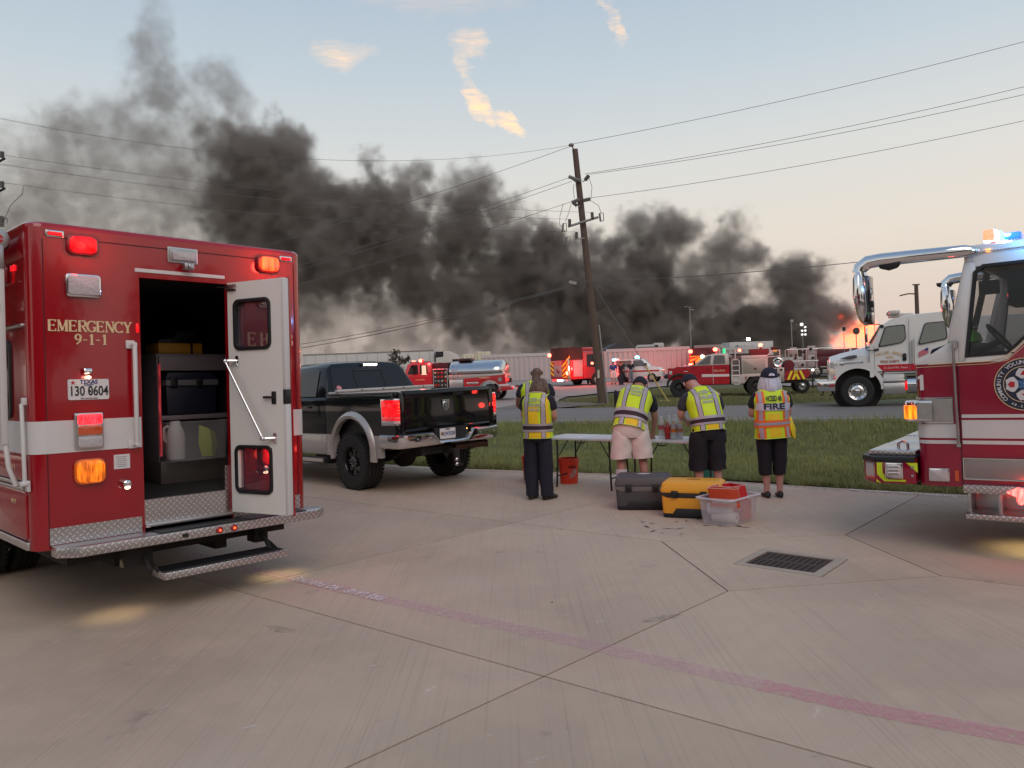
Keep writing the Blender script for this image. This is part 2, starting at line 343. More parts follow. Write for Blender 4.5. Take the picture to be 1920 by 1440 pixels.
_oi = _n.new('ShaderNodeObjectInfo'); _hv = _n.new('ShaderNodeHueSaturation'); _r2 = _n.new('ShaderNodeMapRange'); _r2.inputs['To Min'].default_value = .91; _r2.inputs['To Max'].default_value = 1.09; _l.new(_oi.outputs['Random'], _r2.inputs['Value'])
_l.new(_r2.outputs[0], _hv.inputs['Value']); _l.new(_n['Principled BSDF'].inputs['Base Color'].links[0].from_socket, _hv.inputs['Color']); _l.new(_hv.outputs[0], _n['Principled BSDF'].inputs['Base Color'])
joint = mat('joint_dirt', (.012, .010, .008), .95)
# the base under the slabs shows in the joints
DA = Vector((.777, -.629)); DB = Vector((.70, .714))           # the two joint directions
V1, V2, V3, V4 = Vector((1.548, 5.676)), Vector((1.379, 7.348)), Vector((3.24, 5.869)), Vector((3.145, 7.347))
J0 = Vector((.12, 4.214))
kerb = [(-30, 33.2), (-12, 20.9), (-.8, 13.3), (1.47, 12.12), (3.02, 11.04), (4.46, 9.83), (5.46, 9.2), (9, 6.4), (20, -1.5)]
B2 = Vector((-1.486, 7.009)); 
def far(p, d, t): q = p + d*t; return (q.x, q.y)
def meet(p, d, q, e):
    k = d.x*e.y-d.y*e.x; w = q-p; return p + d*((w.x*e.y-w.y*e.x)/k)
topL = DA*-1.0
ptop = lambda t: V2 - DA*t
A_at_B2 = meet(J0, DA, B2, DB); T_at_B2 = meet(V2, DA, B2, DB); B3 = B2 - DA*4.3; A_at_B3 = meet(J0, DA, B3, DB); T_at_B3 = meet(V2, DA, B3, DB)
K4 = meet(V4, Vector((.665, .747)), Vector((4.46, 9.83)), Vector((1.0, -.63)))
T2K = meet(T_at_B2, DB, Vector((-.8, 13.3)), Vector((2.27, -1.18)))
slabs = [
 [J0, far(J0, DA, 14), (20, -10), (-2, -10), far(J0, DB, -12)],
 [J0, far(J0, DB, -12), (-30, -12), far(J0, DA, -40)],
 [J0, A_at_B2, T_at_B2, V2, V1],
 [A_at_B2, A_at_B3, T_at_B3, T_at_B2],
 [A_at_B3, far(J0, DA, -40), far(V2, DA, -42), T_at_B3],
 [V1, V3, far(V3, DA, 16), far(J0, DA, 14), J0],
 [V3, V4, K4, (5.46, 9.2), (9, 6.4), (20, -1.5), far(V3, DA, 16)],
 [V2, T_at_B2, T2K, (1.47, 12.12), (3.02, 11.04), (4.46, 9.83), K4, V4],
 [T_at_B2, far(V2, DA, -42), (-30, 33.2), (-12, 20.9), (-.8, 13.3), T2K]]
pb = MB(); pb.prism([(-40, -14), (24, -14), (24, -4), (20, -1.6)] + [k for k in kerb[::-1][1:]] + [(-40, 38)], 'z', -.5, -.006)
pave = structure('pavement', pb, joint, smooth=False)
gc, gr_ = Vector((2.29, 6.44)), .0
ge1, ge2 = Vector((.31, .364)).normalized(), Vector((.74, -.49)).normalized(); ge2 = Vector((ge1.y, -ge1.x))
def shrink(poly, w):
    P = [Vector(p) for p in poly]; n = len(P); area = sum(P[i].x*P[(i+1) % n].y-P[(i+1) % n].x*P[i].y for i in range(n))
    if area < 0: P = P[::-1]
    out = []
    for i in range(n):
        a, b, c = P[i-1], P[i], P[(i+1) % n]; d0 = (b-a).normalized(); d1 = (c-b).normalized()
        n0 = Vector((-d0.y, d0.x)); n1 = Vector((-d1.y, d1.x)); k = (n0+n1); k = k/max(.35, k.dot(k))*2*w
        out.append(b + k*1.0)
    return [(p.x, p.y) for p in out]
for poly in slabs:
    b = MB(); b.prism(shrink(poly, .006), 'z', -.15, 0)
    o = b.build('concrete_slab', conc, pave, smooth=False)
# the slab round the drain, cast as a ring round the opening
q = shrink([V1, V3, V4, V2], .006); q = [Vector(p) for p in q]
hole = [gc - ge1*.33 - ge2*.37, gc - ge1*.33 + ge2*.37, gc + ge1*.33 + ge2*.37, gc + ge1*.33 - ge2*.37]
an = lambda p: math.atan2(p.y-gc.y, p.x-gc.x)
q.sort(key=an); hole.sort(key=an)
k0 = min(range(4), key=lambda i: (hole[i]-q[0]).length); hs = [hole[(k0-i) % 4] for i in range(4)]
b = MB(); b.prism([tuple(p) for p in q+[q[0]]+hs+[hs[0]]], 'z', -.15, 0); b.build('concrete_slab', conc, pave, smooth=False)
dr = thing('drain_grate', 'rusty iron drain grate in a pale concrete collar set into the forecourt', 'drain', (gc.x, gc.y, 0), math.atan2(ge2.y, ge2.x))
col_m = mat('collar_concrete', (.42, .345, .28), .85, noise=(9, .25), bump=(150, .3))
b = MB()
for a in [(-.36, .36, -.325, -.25), (-.36, .36, .25, .325), (-.36, -.30, -.25, .25), (.28, .36, -.25, .25)]: b.box(a[0], a[1], a[2], a[3], -.12, .004)
b.build('collar', col_m, dr, bevel=.003, seg=1)
iron = mat('cast_iron', (.095, .055, .045), .75, .3, noise=(30, .35), bump=(80, .4)); hole_m = mat('pit', (.01, .008, .008), 1)
b = MB(); b.box(-.30, .28, -.25, .25, -.5, -.10); b.build('pit', hole_m, dr)
b = MB()
for y0, y1 in ((-.25, -.215), (-.018, .018), (.215, .25)): b.box(-.30, .28, y0, y1, -.045, -.004)
b.box(-.30, -.27, -.215, .215, -.045, -.004); b.box(.25, .28, -.215, .215, -.045, -.004); b.build('frame', iron, dr, bevel=.003, seg=1)
for i in range(10):
    for y0, y1 in ((-.215, -.018), (.018, .215)):
        b = MB(); x = -.232 + i*.0516; b.box(x-.011, x+.011, y0, y1, -.04, -.005); b.build('bar', iron, dr, bevel=.003, seg=1)

# faded fire-lane paint
def band(pts, w, z):
    b = MB(); P = [Vector(p) for p in pts]; L_, R_ = [], []
    for i, p in enumerate(P):
        d = (P[min(i+1, len(P)-1)]-P[max(i-1, 0)]).normalized(); n = Vector((-d.y, d.x)); L_.append(p+n*w/2); R_.append(p-n*w/2)
    b.add([(*p, z) for p in L_]+[(*p, z) for p in R_], [(i, i+1, len(P)+i+1, len(P)+i) for i in range(len(P)-1)]); return b
def worn(name, col, lo, hi, sc=14, al=1.):
    m = mat(name, col, .8, noise=(30, .12)); n = m.node_tree.nodes; l = m.node_tree.links; t = n.new('ShaderNodeTexCoord')
    x = n.new('ShaderNodeTexNoise'); x.inputs['Scale'].default_value = sc; x.inputs['Detail'].default_value = 9; x.inputs['Roughness'].default_value = .75; l.new(t.outputs['Object'], x.inputs['Vector'])
    mr = n.new('ShaderNodeMapRange'); mr.inputs['From Min'].default_value = lo; mr.inputs['From Max'].default_value = hi; mr.inputs['To Max'].default_value = al; l.new(x.outputs['Fac'], mr.inputs['Value']); l.new(mr.outputs[0], n['Principled BSDF'].inputs['Alpha']); return m
pink = worn('faded_pink_paint', (.78, .44, .55), .36, .62, 22, .42); pink2 = worn('pink_paint', (.78, .33, .41), .32, .60, 22, .52); wpaint = worn('white_paint', (.92, .84, .86), .33, .46, 40, .85)
structure('painted_stripe', band([(-3.3, 7.55), (-2.451, 6.875), (-.886, 5.669), (.491, 4.609), (1.25, 4.0)], .15, .004), pink)
structure('painted_stripe', band([(1.25, 4.0), (1.668, 3.679), (2.193, 3.346), (4.2, 2.0)], .15, .004), pink2)
structure('painted_stripe', band([(-6, 15.9), (-.9, 13.1), (1.42, 12.0), (2.95, 10.9), (4.38, 9.7), (5.4, 9.05), (8.9, 6.25)], .15, .004), worn('pink_kerb_paint', (.42, .26, .27), .42, .66, 12, .6))
pt = text('FIRE LANE   NO PARKING', .135, wpaint, None, (-1.44, 6.09, .010), (-.78, .62, 0), (-.62, -.78, 0), depth=.0, wid=.62, bold=.0015, space=1.15); pt.name = 'painted_lettering'; pt['kind'] = 'structure'
pt = text('FIRE  LANE    NO  PARKING', .12, wpaint, None, (4.75, 9.46, .010), (.78, -.62, 0), (.62, .78, 0), depth=.0, wid=.75, bold=.001, space=1.1); pt.name = 'painted_lettering'; pt['kind'] = 'structure'

# scuffs and stains with their own outlines
def smudge(px, py, w, h, m, rot):
    d = _fw + _rt*((px-960)/1442) - _up*((py-720)/1442); q = Vector((0, 0, 1.7)) + d*(-1.7/d.z); rs = random.Random(int(px*7+py)); c, s = math.cos(R(rot)), math.sin(R(rot)); pts = []
    for i in range(14): a = 2*math.pi*i/14; k = rs.uniform(.7, 1.1); u, v = w*k*math.cos(a), h*k*math.sin(a); pts.append((q.x+c*u-s*v, q.y+s*u+c*v, .0035))
    b = MB(); b.add(pts, [tuple(range(14))]); return b
dk_, wh_ = worn('stain_dark', (.26, .21, .18), .40, .66, 14, .42), worn('scuff_white', (.80, .76, .72), .47, .60, 26, .60)
for a in ((525, 1180, .17, .05, dk_, -35), (1240, 1160, .16, .05, dk_, 20), (904, 1262, .05, .012, wh_, 48), (945, 1262, .05, .012, wh_, 48), (970, 1274, .04, .010, wh_, 45), (690, 1253, .06, .014, wh_, 45), (467, 1364, .07, .016, wh_, 20), (500, 1372, .05, .012, wh_, 40), (1004, 1426, .06, .02, wh_, 35), (1120, 1300, .03, .01, wh_, 45), (1190, 1310, .03, .01, wh_, 50), (320, 1250, .05, .012, wh_, 30), (300, 1330, .07, .013, wh_, 60)):
    o = smudge(*a[:4], a[4], a[5]).build('pavement_mark', a[4], pave, smooth=False)
# road
asph = mixnoise(mat('asphalt', (.20, .18, .17), .88, noise=(3, .12), bump=(300, .4)), [(.14, .125, .12), (.26, .235, .22)], [((.06, 1.6, 1, R(-21.6)), .45, .7), (.6, .55, .8)], [.6, .5])
RD = Vector((.93, -.368)); RN = Vector((.368, .93)); o0 = RN*0
def strip(c0, c1, z, a=-220, b=220):
    p = [RN*c0+RD*a, RN*c0+RD*b, RN*c1+RD*b, RN*c1+RD*a]; m = MB(); m.add([(x.x, x.y, z) for x in p], [(0, 1, 2, 3)]); return m
b = MB(); p = [RN*22.7+RD*-220, RN*22.7+RD*220, RN*30.6+RD*220, RN*30.6+RD*-220]; b.prism([tuple(x) for x in p], 'z', -.3, .0); structure('road', b, asph)
lp = worn('road_line_paint', (.50, .49, .47), .25, .4, 8, .95)
structure('road_edge_line', strip(23.55, 23.67, .004), lp); structure('road_edge_line', strip(30.0, 30.1, .004), worn('far_line_paint', (.34, .33, .31), .35, .5, 6, .8))
structure('road_shoulder', strip(22.35, 22.75, -.02), mat('gravel_edge', (.20, .17, .15), .95, noise=(12, .3), bump=(60, .8)))
lotm = mixnoise(mat('lot_concrete', (.32, .28, .25), .85, noise=(1, .1)), [(.22, .195, .175), (.40, .36, .32)], [(.15, .45, .7), (.5, .55, .75)], [.6, .5])
def sheet(name, pts, m, dz=.0):
    b = MB(); P = [Vector(p) for p in pts]; me = MB(); n = len(P)
    b.add([(p.x, p.y, rise(p.y)+dz) for p in P], [tuple(range(n))]); return structure(name, b, m, smooth=False)
sheet('driveway', [(-60, 55), (-60, 42), (-20, 37.6), (-2, 33.3), (1.7, 32.0), (2.1, 36.8), (2.49, 41.0), (3.2, 44.9), (-60, 44.9)][2:], lotm, .004)
b = MB(); pts = [(-90, 45), (3.6, 45), (10.75, 53.5), (17, 60), (60, 62), (120, 62), (120, 130), (-90, 130)]
b.add([(x, y, rise(y)+.01) for x, y in pts], [tuple(range(len(pts)))]); structure('parking_lot', b, lotm, smooth=False)
sheet('gravel_patch', [(-1.0, 33.2), (1.6, 32.2), (4.2, 34.3), (2.2, 38.6), (.8, 38.5)], mat('gravel', (.17, .14, .125), .95, noise=(5, .3), bump=(50, .8)), .012)
sheet('side_lot', [(17.0, 47.5), (45, 37.5), (45, 43.5), (17, 54.5)], lotm, .03)

# grass: single blades over the verge and the far island
def blades(name, n, area, h0, h1, w, label_m, lean=.35, seed=1, clump=None):
    rs = np.random.RandomState(seed); pts = []
    got = 0; out = []
    while got < n:
        x, y = area(rs, n*2); hh = h0+(h1-h0)*rs.rand(len(x))**1.5
        out.append(np.stack([x, y, hh], 1)); got += len(x)
    A = np.concatenate(out)[:n]; x, y, h = A.T; n = len(x)
    patch = np.sin(x*1.3+y*.7)*np.sin(x*.55-y*1.1)+np.sin(x*3.1+2*y)*.4
    h = h*(1+.28*patch); z = np.array([ground_z(a, b_) for a, b_ in zip(x, y)])
    th = rs.rand(n)*2*np.pi; ln = rs.rand(n)*lean*h; la = rs.rand(n)*2*np.pi
    wx, wy = np.cos(th)*w*.5, np.sin(th)*w*.5
    v = np.empty((n, 5, 3), np.float32); 
    v[:, 0] = np.stack([x-wx, y-wy, z-.02], 1); v[:, 1] = np.stack([x+wx, y+wy, z-.02], 1)
    v[:, 2] = np.stack([x+wx*.7+np.cos(la)*ln*.3, y+wy*.7+np.sin(la)*ln*.3, z+h*.55], 1); v[:, 3] = np.stack([x-wx*.7+np.cos(la)*ln*.3, y-wy*.7+np.sin(la)*ln*.3, z+h*.55], 1)
    v[:, 4] = np.stack([x+np.cos(la)*ln, y+np.sin(la)*ln, z+h], 1)
    me = bpy.data.meshes.new(name); me.vertices.add(n*5); me.vertices.foreach_set('co', v.ravel())
    base = np.arange(n)[:, None]*5; lo = np.concatenate([base+0, base+1, base+2, base+3, base+3, base+2, base+4], 1).ravel().astype(np.int32)
    me.loops.add(n*7); me.loops.foreach_set('vertex_index', lo); me.polygons.add(n*2)
    ls = np.stack([np.arange(n)*7, np.arange(n)*7+4], 1).ravel(); me.polygons.foreach_set('loop_start', ls.astype(np.int32))
    me.update(calc_edges=True); me.materials.append(label_m); o = bpy.data.objects.new(name, me); C.objects.link(o); o['kind'] = 'stuff'; return o
gm = mat('grass_blade', (.27, .285, .115), .7, noise=(.9, .45), spec=.2)
mixnoise(gm, [(.30, .28, .11), (.12, .14, .05), (.34, .28, .16)], [(.5, .42, .68), (2.5, .48, .62), (14, .62, .75)], [.75, .55, .6])
gm.node_tree.nodes['Principled BSDF'].inputs['Subsurface Weight'].default_value = 0
def verge(rs, n):
    y = 6+20*rs.rand(n); x = y*(-.85+1.62*rs.rand(n)) ; a = .57*x+.82*y-10.80; c = .368*x+.93*y
    k = (a > .02-.05*rs.rand(n)) & (c < 22.5) & (rs.rand(n) < (9/np.maximum(6, y))**.9); return x[k], y[k]
blades('grass', 230000, verge, .04, .15, .011, gm, .7, 1)
def edge_grass(rs, n):
    t = rs.rand(n); y = 5+13*t; a = -.13+.30*rs.rand(n)**.8+.05*np.sin(y*9)+.04*np.sin(y*23); x = (10.80+a-.82*y)/.57; k = (x > -6) & (x < 12); return x[k], y[k]
blades('grass', 20000, edge_grass, .04, .16, .010, gm, 1.3, 3)
def roadside(rs, n):
    c = 22.5-1.6*rs.rand(n)**1.5; t = -18+40*rs.rand(n); x = .368*c+.93*t; y = .93*c-.368*t; k = (.57*x+.82*y > 10.9); return x[k], y[k]
blades('grass', 26000, roadside, .10, .30, .012, gm, .5, 5)
def island(rs, n):
    y = 31+26*rs.rand(n); x = y*(.04+.62*rs.rand(n)); c = .368*x+.93*y; k = (c > 30.7) & (c < 50) & ((x-2.6) > (y-40)*.62) & (x > 2.1+(36-y)*.2) & ~((x > 17) & (y > 61-.36*x-7.4) & (y < 61-.36*x)); return x[k], y[k]
blades('grass', 70000, island, .04, .11, .03, mat('far_grass_blade', (.19, .19, .08), .8, noise=(1, .35)), .8, 7)
# twigs and leaf scraps by the coolers and over the slabs
b = MB(); rs = random.Random(5)
for i in range(20):
    if i < 16: x, y = 1.35+rs.random()*1.0, 8.35-rs.random()*.5-(.35 if i % 2 else 0)*rs.random()
    else: x, y = -2.5+6*rs.random(), 3.0+6*rs.random()
    k = 1 if i < 16 else .22; a = rs.random()*6.28; l_ = k*(.02+.06*rs.random()); w_ = k*(.004+.008*rs.random())
    b.add([(x-math.cos(a)*l_, y-math.sin(a)*l_, .004), (x+math.sin(a)*w_, y-math.cos(a)*w_, .012), (x+math.cos(a)*l_, y+math.sin(a)*l_, .006), (x-math.sin(a)*w_, y+math.cos(a)*w_, .004)], [(0, 1, 2, 3)])
b.build('leaf_litter', mat('dead_leaf', (.05, .035, .022), .9), kind='stuff')

# ================================================================ smoke and fire
NB = [(1583, 598, 26, .9), (1548, 582, 34, 1.1), (1500, 560, 46, 1.2), (1478, 525, 32, 1.0), (1455, 600, 45, 1.2), (1520, 622, 42, 1.2), (1440, 640, 42, 1.3), (1500, 648, 34, 1.2), (1390, 612, 36, 1.1), (1335, 625, 42, 1.3),
 (1300, 655, 30, 1.0), (1413, 598, 21, 2.6), (1398, 630, 30, 1.6), (1372, 462, 46, .75), (1415, 482, 26, .7), (1340, 470, 30, .5), (1255, 436, 42, .8), (1212, 452, 42, .8), (1292, 424, 26, .5), (1335, 512, 45, .5), (1370, 545, 42, .5), (1300, 560, 40, .5),
 (1240, 500, 36, 1.1), (1180, 512, 48, 1.4), (1212, 562, 56, 1.7), (1255, 578, 42, 1.5), (1150, 570, 60, 1.8), (1105, 525, 56, 1.6), (1185, 622, 45, 1.2), (1120, 645, 40, .7), (1235, 632, 42, 1.1),
 (1045, 560, 64, 1.7), (1012, 492, 46, 1.5), (1035, 455, 28, 1.0), (965, 525, 66, 1.6), (962, 455, 42, .9), (930, 385, 34, .55), (885, 365, 42, .55), (918, 342, 24, .4), (862, 432, 46, 1.0), (892, 505, 58, 1.4), (832, 490, 48, 1.2),
 (866, 572, 48, 1.1), (910, 615, 40, .6), (1005, 610, 46, .8), (795, 550, 46, .7), (790, 322, 24, .5), (765, 352, 32, .6), (695, 372, 52, 1.5), (765, 425, 52, 1.6), (655, 366, 40, 1.2), (640, 410, 55, 1.4), (702, 472, 66, 1.6), (770, 510, 55, 1.4), (610, 335, 22, .5),
 (620, 485, 66, 1.2), (682, 555, 46, .5), (480, 292, 56, 1.2), (430, 275, 50, 1.0), (372, 250, 30, .7), (545, 285, 42, .8), (470, 355, 76, 1.5), (545, 372, 64, 1.3), (400, 345, 62, 1.0), (565, 440, 66, 1.3), (480, 430, 70, 1.3),
 (300, 285, 66, .55), (220, 262, 66, .6), (130, 232, 50, .55), (95, 290, 58, .45), (200, 350, 88, .55), (60, 365, 86, .5), (330, 400, 80, .55), (120, 410, 80, .5), (10, 410, 70, .7), (-60, 360, 90, .6), (290, 172, 46, .55), (280, 112, 40, .45), (283, 55, 34, .32), (290, 15, 24, .2),
 (425, 165, 40, .42), (385, 145, 34, .36), (345, 210, 56, .42), (450, 190, 26, .2), (640, 600, 90, .3), (750, 610, 80, .34), (560, 560, 60, .35), (850, 645, 60, .4), (960, 650, 60, .3), (1060, 650, 50, .3), (600, 650, 60, .2), (480, 560, 90, .4), (300, 520, 120, .5), (100, 520, 120, .5)]
NB = [(x, y, r*(1.1 if x < 460 else 1.13 if y > 330 else 1.06), a*(.58 if x < 460 and y < 470 else 1.35)) for x, y, r, a in NB]
NB += [(620, 540, 90, .3), (740, 545, 90, .35), (860, 560, 85, .35), (980, 575, 85, .4), (1080, 600, 60, .4), (850, 400, 60, .5), (740, 400, 60, .6), (1000, 520, 80, .6), (1100, 590, 80, .7), (1290, 520, 70, .4), (1350, 590, 70, .6), (600, 430, 80, .6), (500, 520, 100, .5), (330, 330, 110, .25), (160, 320, 110, .25), (420, 300, 80, .3), (1170, 655, 50, .5), (1440, 560, 50, .5)]
def at(px, py, Y):
    d = _fw + _rt*((px-960)/1442) - _up*((py-720)/1442); return Vector((0, 0, 1.7)) + d*(Y/d.y)
def fbm_field(shape, beta, seed, lo=1, hi=None):
    rs = np.random.RandomState(seed); f = np.fft.rfftn(rs.randn(*shape).astype(np.float32))
    kx = np.fft.fftfreq(shape[0])[:, None, None]*shape[0]*8/shape[0]; ky = np.fft.fftfreq(shape[1])[None, :, None]*8; kz = np.fft.rfftfreq(shape[2])[None, None, :]*8
    k = np.sqrt((kx)**2+ky**2+kz**2); k0 = 8*lo
    f *= (k > k0*.3)/np.maximum(k, k0)**beta
    r = np.fft.irfftn(f, s=shape).astype(np.float32); r -= r.mean(); return r/r.std()
def smoke_grid(name, lo, hi, vox, blobs, m, warp, ydepth, detail=.8, seed=1, kind='stuff'):
    nx_, ny_, nz_ = [int((b_-a_)/vox) for a_, b_ in zip(lo, hi)]
    X = lo[0]+vox*np.arange(nx_); Y = lo[1]+vox*np.arange(ny_); Z = lo[2]+vox*np.arange(nz_)
    sh = (nz_, ny_, nx_)
    lw = vox/28.0                                   # warp wavelength about 28 m
    wx, wy, wz = [fbm_field(sh, 2.6, seed+i, lw) for i in range(3)]
    bil = fbm_field(sh, 1.9, seed+5, vox/12.0); fine = fbm_field(sh, 1.6, seed+6, vox/6.0)
    D = np.zeros(sh, np.float32); rs = np.random.RandomState(seed)
    for (px, py, r, a) in blobs:
        Yb = (lo[1]+hi[1])/2 + (rs.rand()-.5)*ydepth; c = at(px, py, Yb); rr = r/1442*Yb
        e = rr*1.7+vox*2; i0, i1 = np.searchsorted(X, c.x-e), np.searchsorted(X, c.x+e); k0, k1 = np.searchsorted(Z, c.z-e), np.searchsorted(Z, c.z+e); j0, j1 = np.searchsorted(Y, c.y-e), np.searchsorted(Y, c.y+e)
        if i1 <= i0 or k1 <= k0 or j1 <= j0: continue
        s = np.s_[k0:k1, j0:j1, i0:i1]; w = warp*rr
        d2 = ((X[i0:i1][None, None]-c.x+wx[s]*w)**2 + (Y[j0:j1][None, :, None]-c.y+wy[s]*w)**2 + (Z[k0:k1][:, None, None]-c.z+wz[s]*w)**2)/rr**2
        q = 1.24-np.sqrt(d2) + .12*bil[s] + .07*fine[s]
        f = np.clip(q/.75, 0, 1); f = f*f*(3-2*f)
        D[s] = np.maximum(D[s], f*a/(2*rr)) + f*a/(2*rr)*.25
    D *= np.clip(1+detail*(.5*fine+.35*bil), .12, 2.6)
    me = bpy.data.meshes.new(name); n = nx_*ny_*nz_; me.vertices.add(n); at_ = me.attributes.new('den', 'FLOAT', 'POINT'); at_.data.foreach_set('value', D.ravel())
    o = bpy.data.objects.new(name, me); C.objects.link(o); o['kind'] = kind
    ng = bpy.data.node_groups.new(name, 'GeometryNodeTree'); ng.interface.new_socket('Geometry', in_out='INPUT', socket_type='NodeSocketGeometry'); ng.interface.new_socket('Geometry', in_out='OUTPUT', socket_type='NodeSocketGeometry')
    A_ = ng.nodes; K = ng.links; gi = A_.new('NodeGroupInput'); go = A_.new('NodeGroupOutput')
    vc = A_.new('GeometryNodeVolumeCube'); vc.inputs['Min'].default_value = lo; vc.inputs['Max'].default_value = (lo[0]+vox*(nx_-1), lo[1]+vox*(ny_-1), lo[2]+vox*(nz_-1))
    for nm, q in zip('XYZ', (nx_, ny_, nz_)): vc.inputs['Resolution '+nm].default_value = q
    pos = A_.new('GeometryNodeInputPosition'); sp = A_.new('ShaderNodeSeparateXYZ'); K.new(pos.outputs[0], sp.inputs[0])
    def mt(op, a, b_):
        x = A_.new('ShaderNodeMath'); x.operation = op
        for i, v_ in enumerate((a, b_)):
            if v_ is None: continue
            if isinstance(v_, (int, float)): x.inputs[i].default_value = v_
            else: K.new(v_, x.inputs[i])
        return x.outputs[0]
    idx = [mt('ROUND', mt('DIVIDE', mt('SUBTRACT', sp.outputs[i], lo[i]), vox), None) for i in range(3)]
    tot = mt('ADD', idx[0], mt('MULTIPLY', mt('ADD', idx[1], mt('MULTIPLY', idx[2], float(ny_))), float(nx_)))
    na = A_.new('GeometryNodeInputNamedAttribute'); na.data_type = 'FLOAT'; na.inputs['Name'].default_value = 'den'
    si = A_.new('GeometryNodeSampleIndex'); si.data_type = 'FLOAT'; si.domain = 'POINT'; K.new(gi.outputs[0], si.inputs['Geometry']); K.new(na.outputs['Attribute'], si.inputs['Value'])
    ti = A_.new('FunctionNodeFloatToInt'); ti.rounding_mode = 'ROUND'; K.new(tot, ti.inputs[0]); K.new(ti.outputs[0], si.inputs['Index'])
    K.new(si.outputs[0], vc.inputs['Density']); sm = A_.new('GeometryNodeSetMaterial'); sm.inputs['Material'].default_value = m; K.new(vc.outputs[0], sm.inputs[0]); K.new(sm.outputs[0], go.inputs[0])
    md = o.modifiers.new('grid', 'NODES'); md.node_group = ng; me.materials.append(m); return o
def vol_mat(name, col, k, emit=None):
    m = bpy.data.materials.new(name); m.use_nodes = True; n = m.node_tree.nodes; l = m.node_tree.links; n.clear()
    out = n.new('ShaderNodeOutputMaterial'); v = n.new('ShaderNodeVolumePrincipled'); l.new(v.outputs[0], out.inputs['Volume'])
    v.inputs['Color'].default_value = (*col, 1); v.inputs['Anisotropy'].default_value = .1; v.inputs['Density Attribute'].default_value = ''
    a = n.new('ShaderNodeAttribute'); a.attribute_name = 'density'; mu = n.new('ShaderNodeMath'); mu.operation = 'MULTIPLY'; mu.inputs[1].default_value = k
    l.new(a.outputs['Fac'], mu.inputs[0]); l.new(mu.outputs[0], v.inputs['Density'])
    if emit:
        v.inputs['Emission Color'].default_value = (*emit[0], 1); m3 = n.new('ShaderNodeMath'); m3.operation = 'MULTIPLY'; m3.inputs[1].default_value = emit[1]; l.new(a.outputs['Fac'], m3.inputs[0]); l.new(m3.outputs[0], v.inputs['Emission Strength'])
    return m
smoke_grid('smoke', (-235., 270., 0.), (150., 330., 162.), 1.15, NB, vol_mat('smoke_volume', (.46, .40, .36), 2.7), .21, 22, .40)
smoke_grid('fire', (112., 288., 0.), (152., 312., 28.), .6, [(1588, 636, 15, .6), (1596, 622, 12, .8), (1608, 614, 16, 1.1), (1622, 626, 15, 1), (1603, 642, 20, .9), (1572, 648, 15, .5), (1636, 640, 12, .8), (1577, 594, 7, .35), (1589, 606, 9, .5), (1560, 640, 12, .3)],
  vol_mat('fire_volume', (.5, .2, .1), .6, ((1, .10, .02), 5.0)), .3, 4, seed=11)

# ================================================================ shared vehicle pieces
def rrect(x0, x1, z0, z1, r, n=4):
    out = []
    for cx, cz, a0 in ((x1-r, z1-r, 0), (x0+r, z1-r, 90), (x0+r, z0+r, 180), (x1-r, z0+r, 270)):
        for i in range(n+1): a = R(a0+90*i/n); out.append((cx+r*math.cos(a), cz+r*math.sin(a)))
    return out
def inset(p, d):
    n = len(p); out = []
    for i in range(n):
        a, b, c = Vector(p[i-1]), Vector(p[i]), Vector(p[(i+1) % n]); d0 = (b-a); d1 = (c-b)
        d0 = d0.normalized() if d0.length > 1e-6 else d1.normalized(); d1 = d1.normalized() if d1.length > 1e-6 else d0
        n0 = Vector((-d0.y, d0.x)); n1 = Vector((-d1.y, d1.x)); k = n0+n1; k = k/max(.3, k.dot(k))*2*d
        out.append((b.x+k.x, b.y+k.y))
    return out
def ring(mb, outer, inner, axis, a, b, mi=0):
    k = 'xyz'.index(axis); n = len(outer)
    def P(p, h): q = list(p); q.insert(k, h); return tuple(q)
    v = [P(p, a) for p in outer]+[P(p, a) for p in inner]+[P(p, b) for p in outer]+[P(p, b) for p in inner]; f = []
    for i in range(n):
        j = (i+1) % n
        f += [(i, j, n+j, n+i), (2*n+i, 3*n+i, 3*n+j, 2*n+j), (i, 2*n+i, 2*n+j, j), (n+i, n+j, 3*n+j, 3*n+i)]
    return mb.add(v, f, mi)
chrome = mat('chrome', (.78, .77, .78), .08, 1.0, noise=(3, .04)); alu = mat('aluminium', (.62, .60, .60), .30, 1.0, noise=(12, .12)); steel = mat('brushed_steel', (.45, .44, .44), .35, 1.0, noise=(20, .15))
black = mat('black_plastic', (.012, .012, .014), .45, noise=(20, .3)); rubber = mat('tyre_rubber', (.014, .013, .013), .75, noise=(15, .3), bump=(60, .3)); dark = mat('undercarriage', (.018, .015, .014), .8, noise=(8, .4))
red = mat('fire_red_paint', (.33, .003, .010), .14, coat=.7, noise=(1.2, .06)); crim = mat('crimson_paint', (.30, .003, .030), .16, coat=.7, noise=(1.2, .05)); white = mat('white_paint_gloss', (.74, .71, .69), .25, coat=.8, noise=(2, .04)); whitem = mat('white_trim', (.66, .63, .62), .5, noise=(6, .06))
glass = mat('tinted_glass', (.015, .014, .016), .04, noise=(3, 0), spec=.45); cglass = mat('clear_glass', (.75, .85, .82), .02, noise=(3, 0), alpha=.22, spec=.8)
gold = mat('gold_leaf', (.80, .58, .34), .45, .2, noise=(25, .12)); pwhite = mat('print_white', (.70, .66, .66), .5, noise=(20, .05)); pblack = mat('print_black', (.012, .012, .015), .5); pred = mat('print_red', (.5, .02, .03), .5); pblue = mat('print_blue', (.02, .05, .22), .5)
lred = lens('lens_red_lit', (1, .006, .012), .95); lhot = lens('lens_red_hot', (1, .06, .015), 3.5); lamb = lens('lens_amber_lit', (1, .22, .012), 1.6); lblue = lens('lens_blue_lit', (.04, .34, 1), 16); lwhite = lens('lens_white_lit', (1, .93, .80), 14)
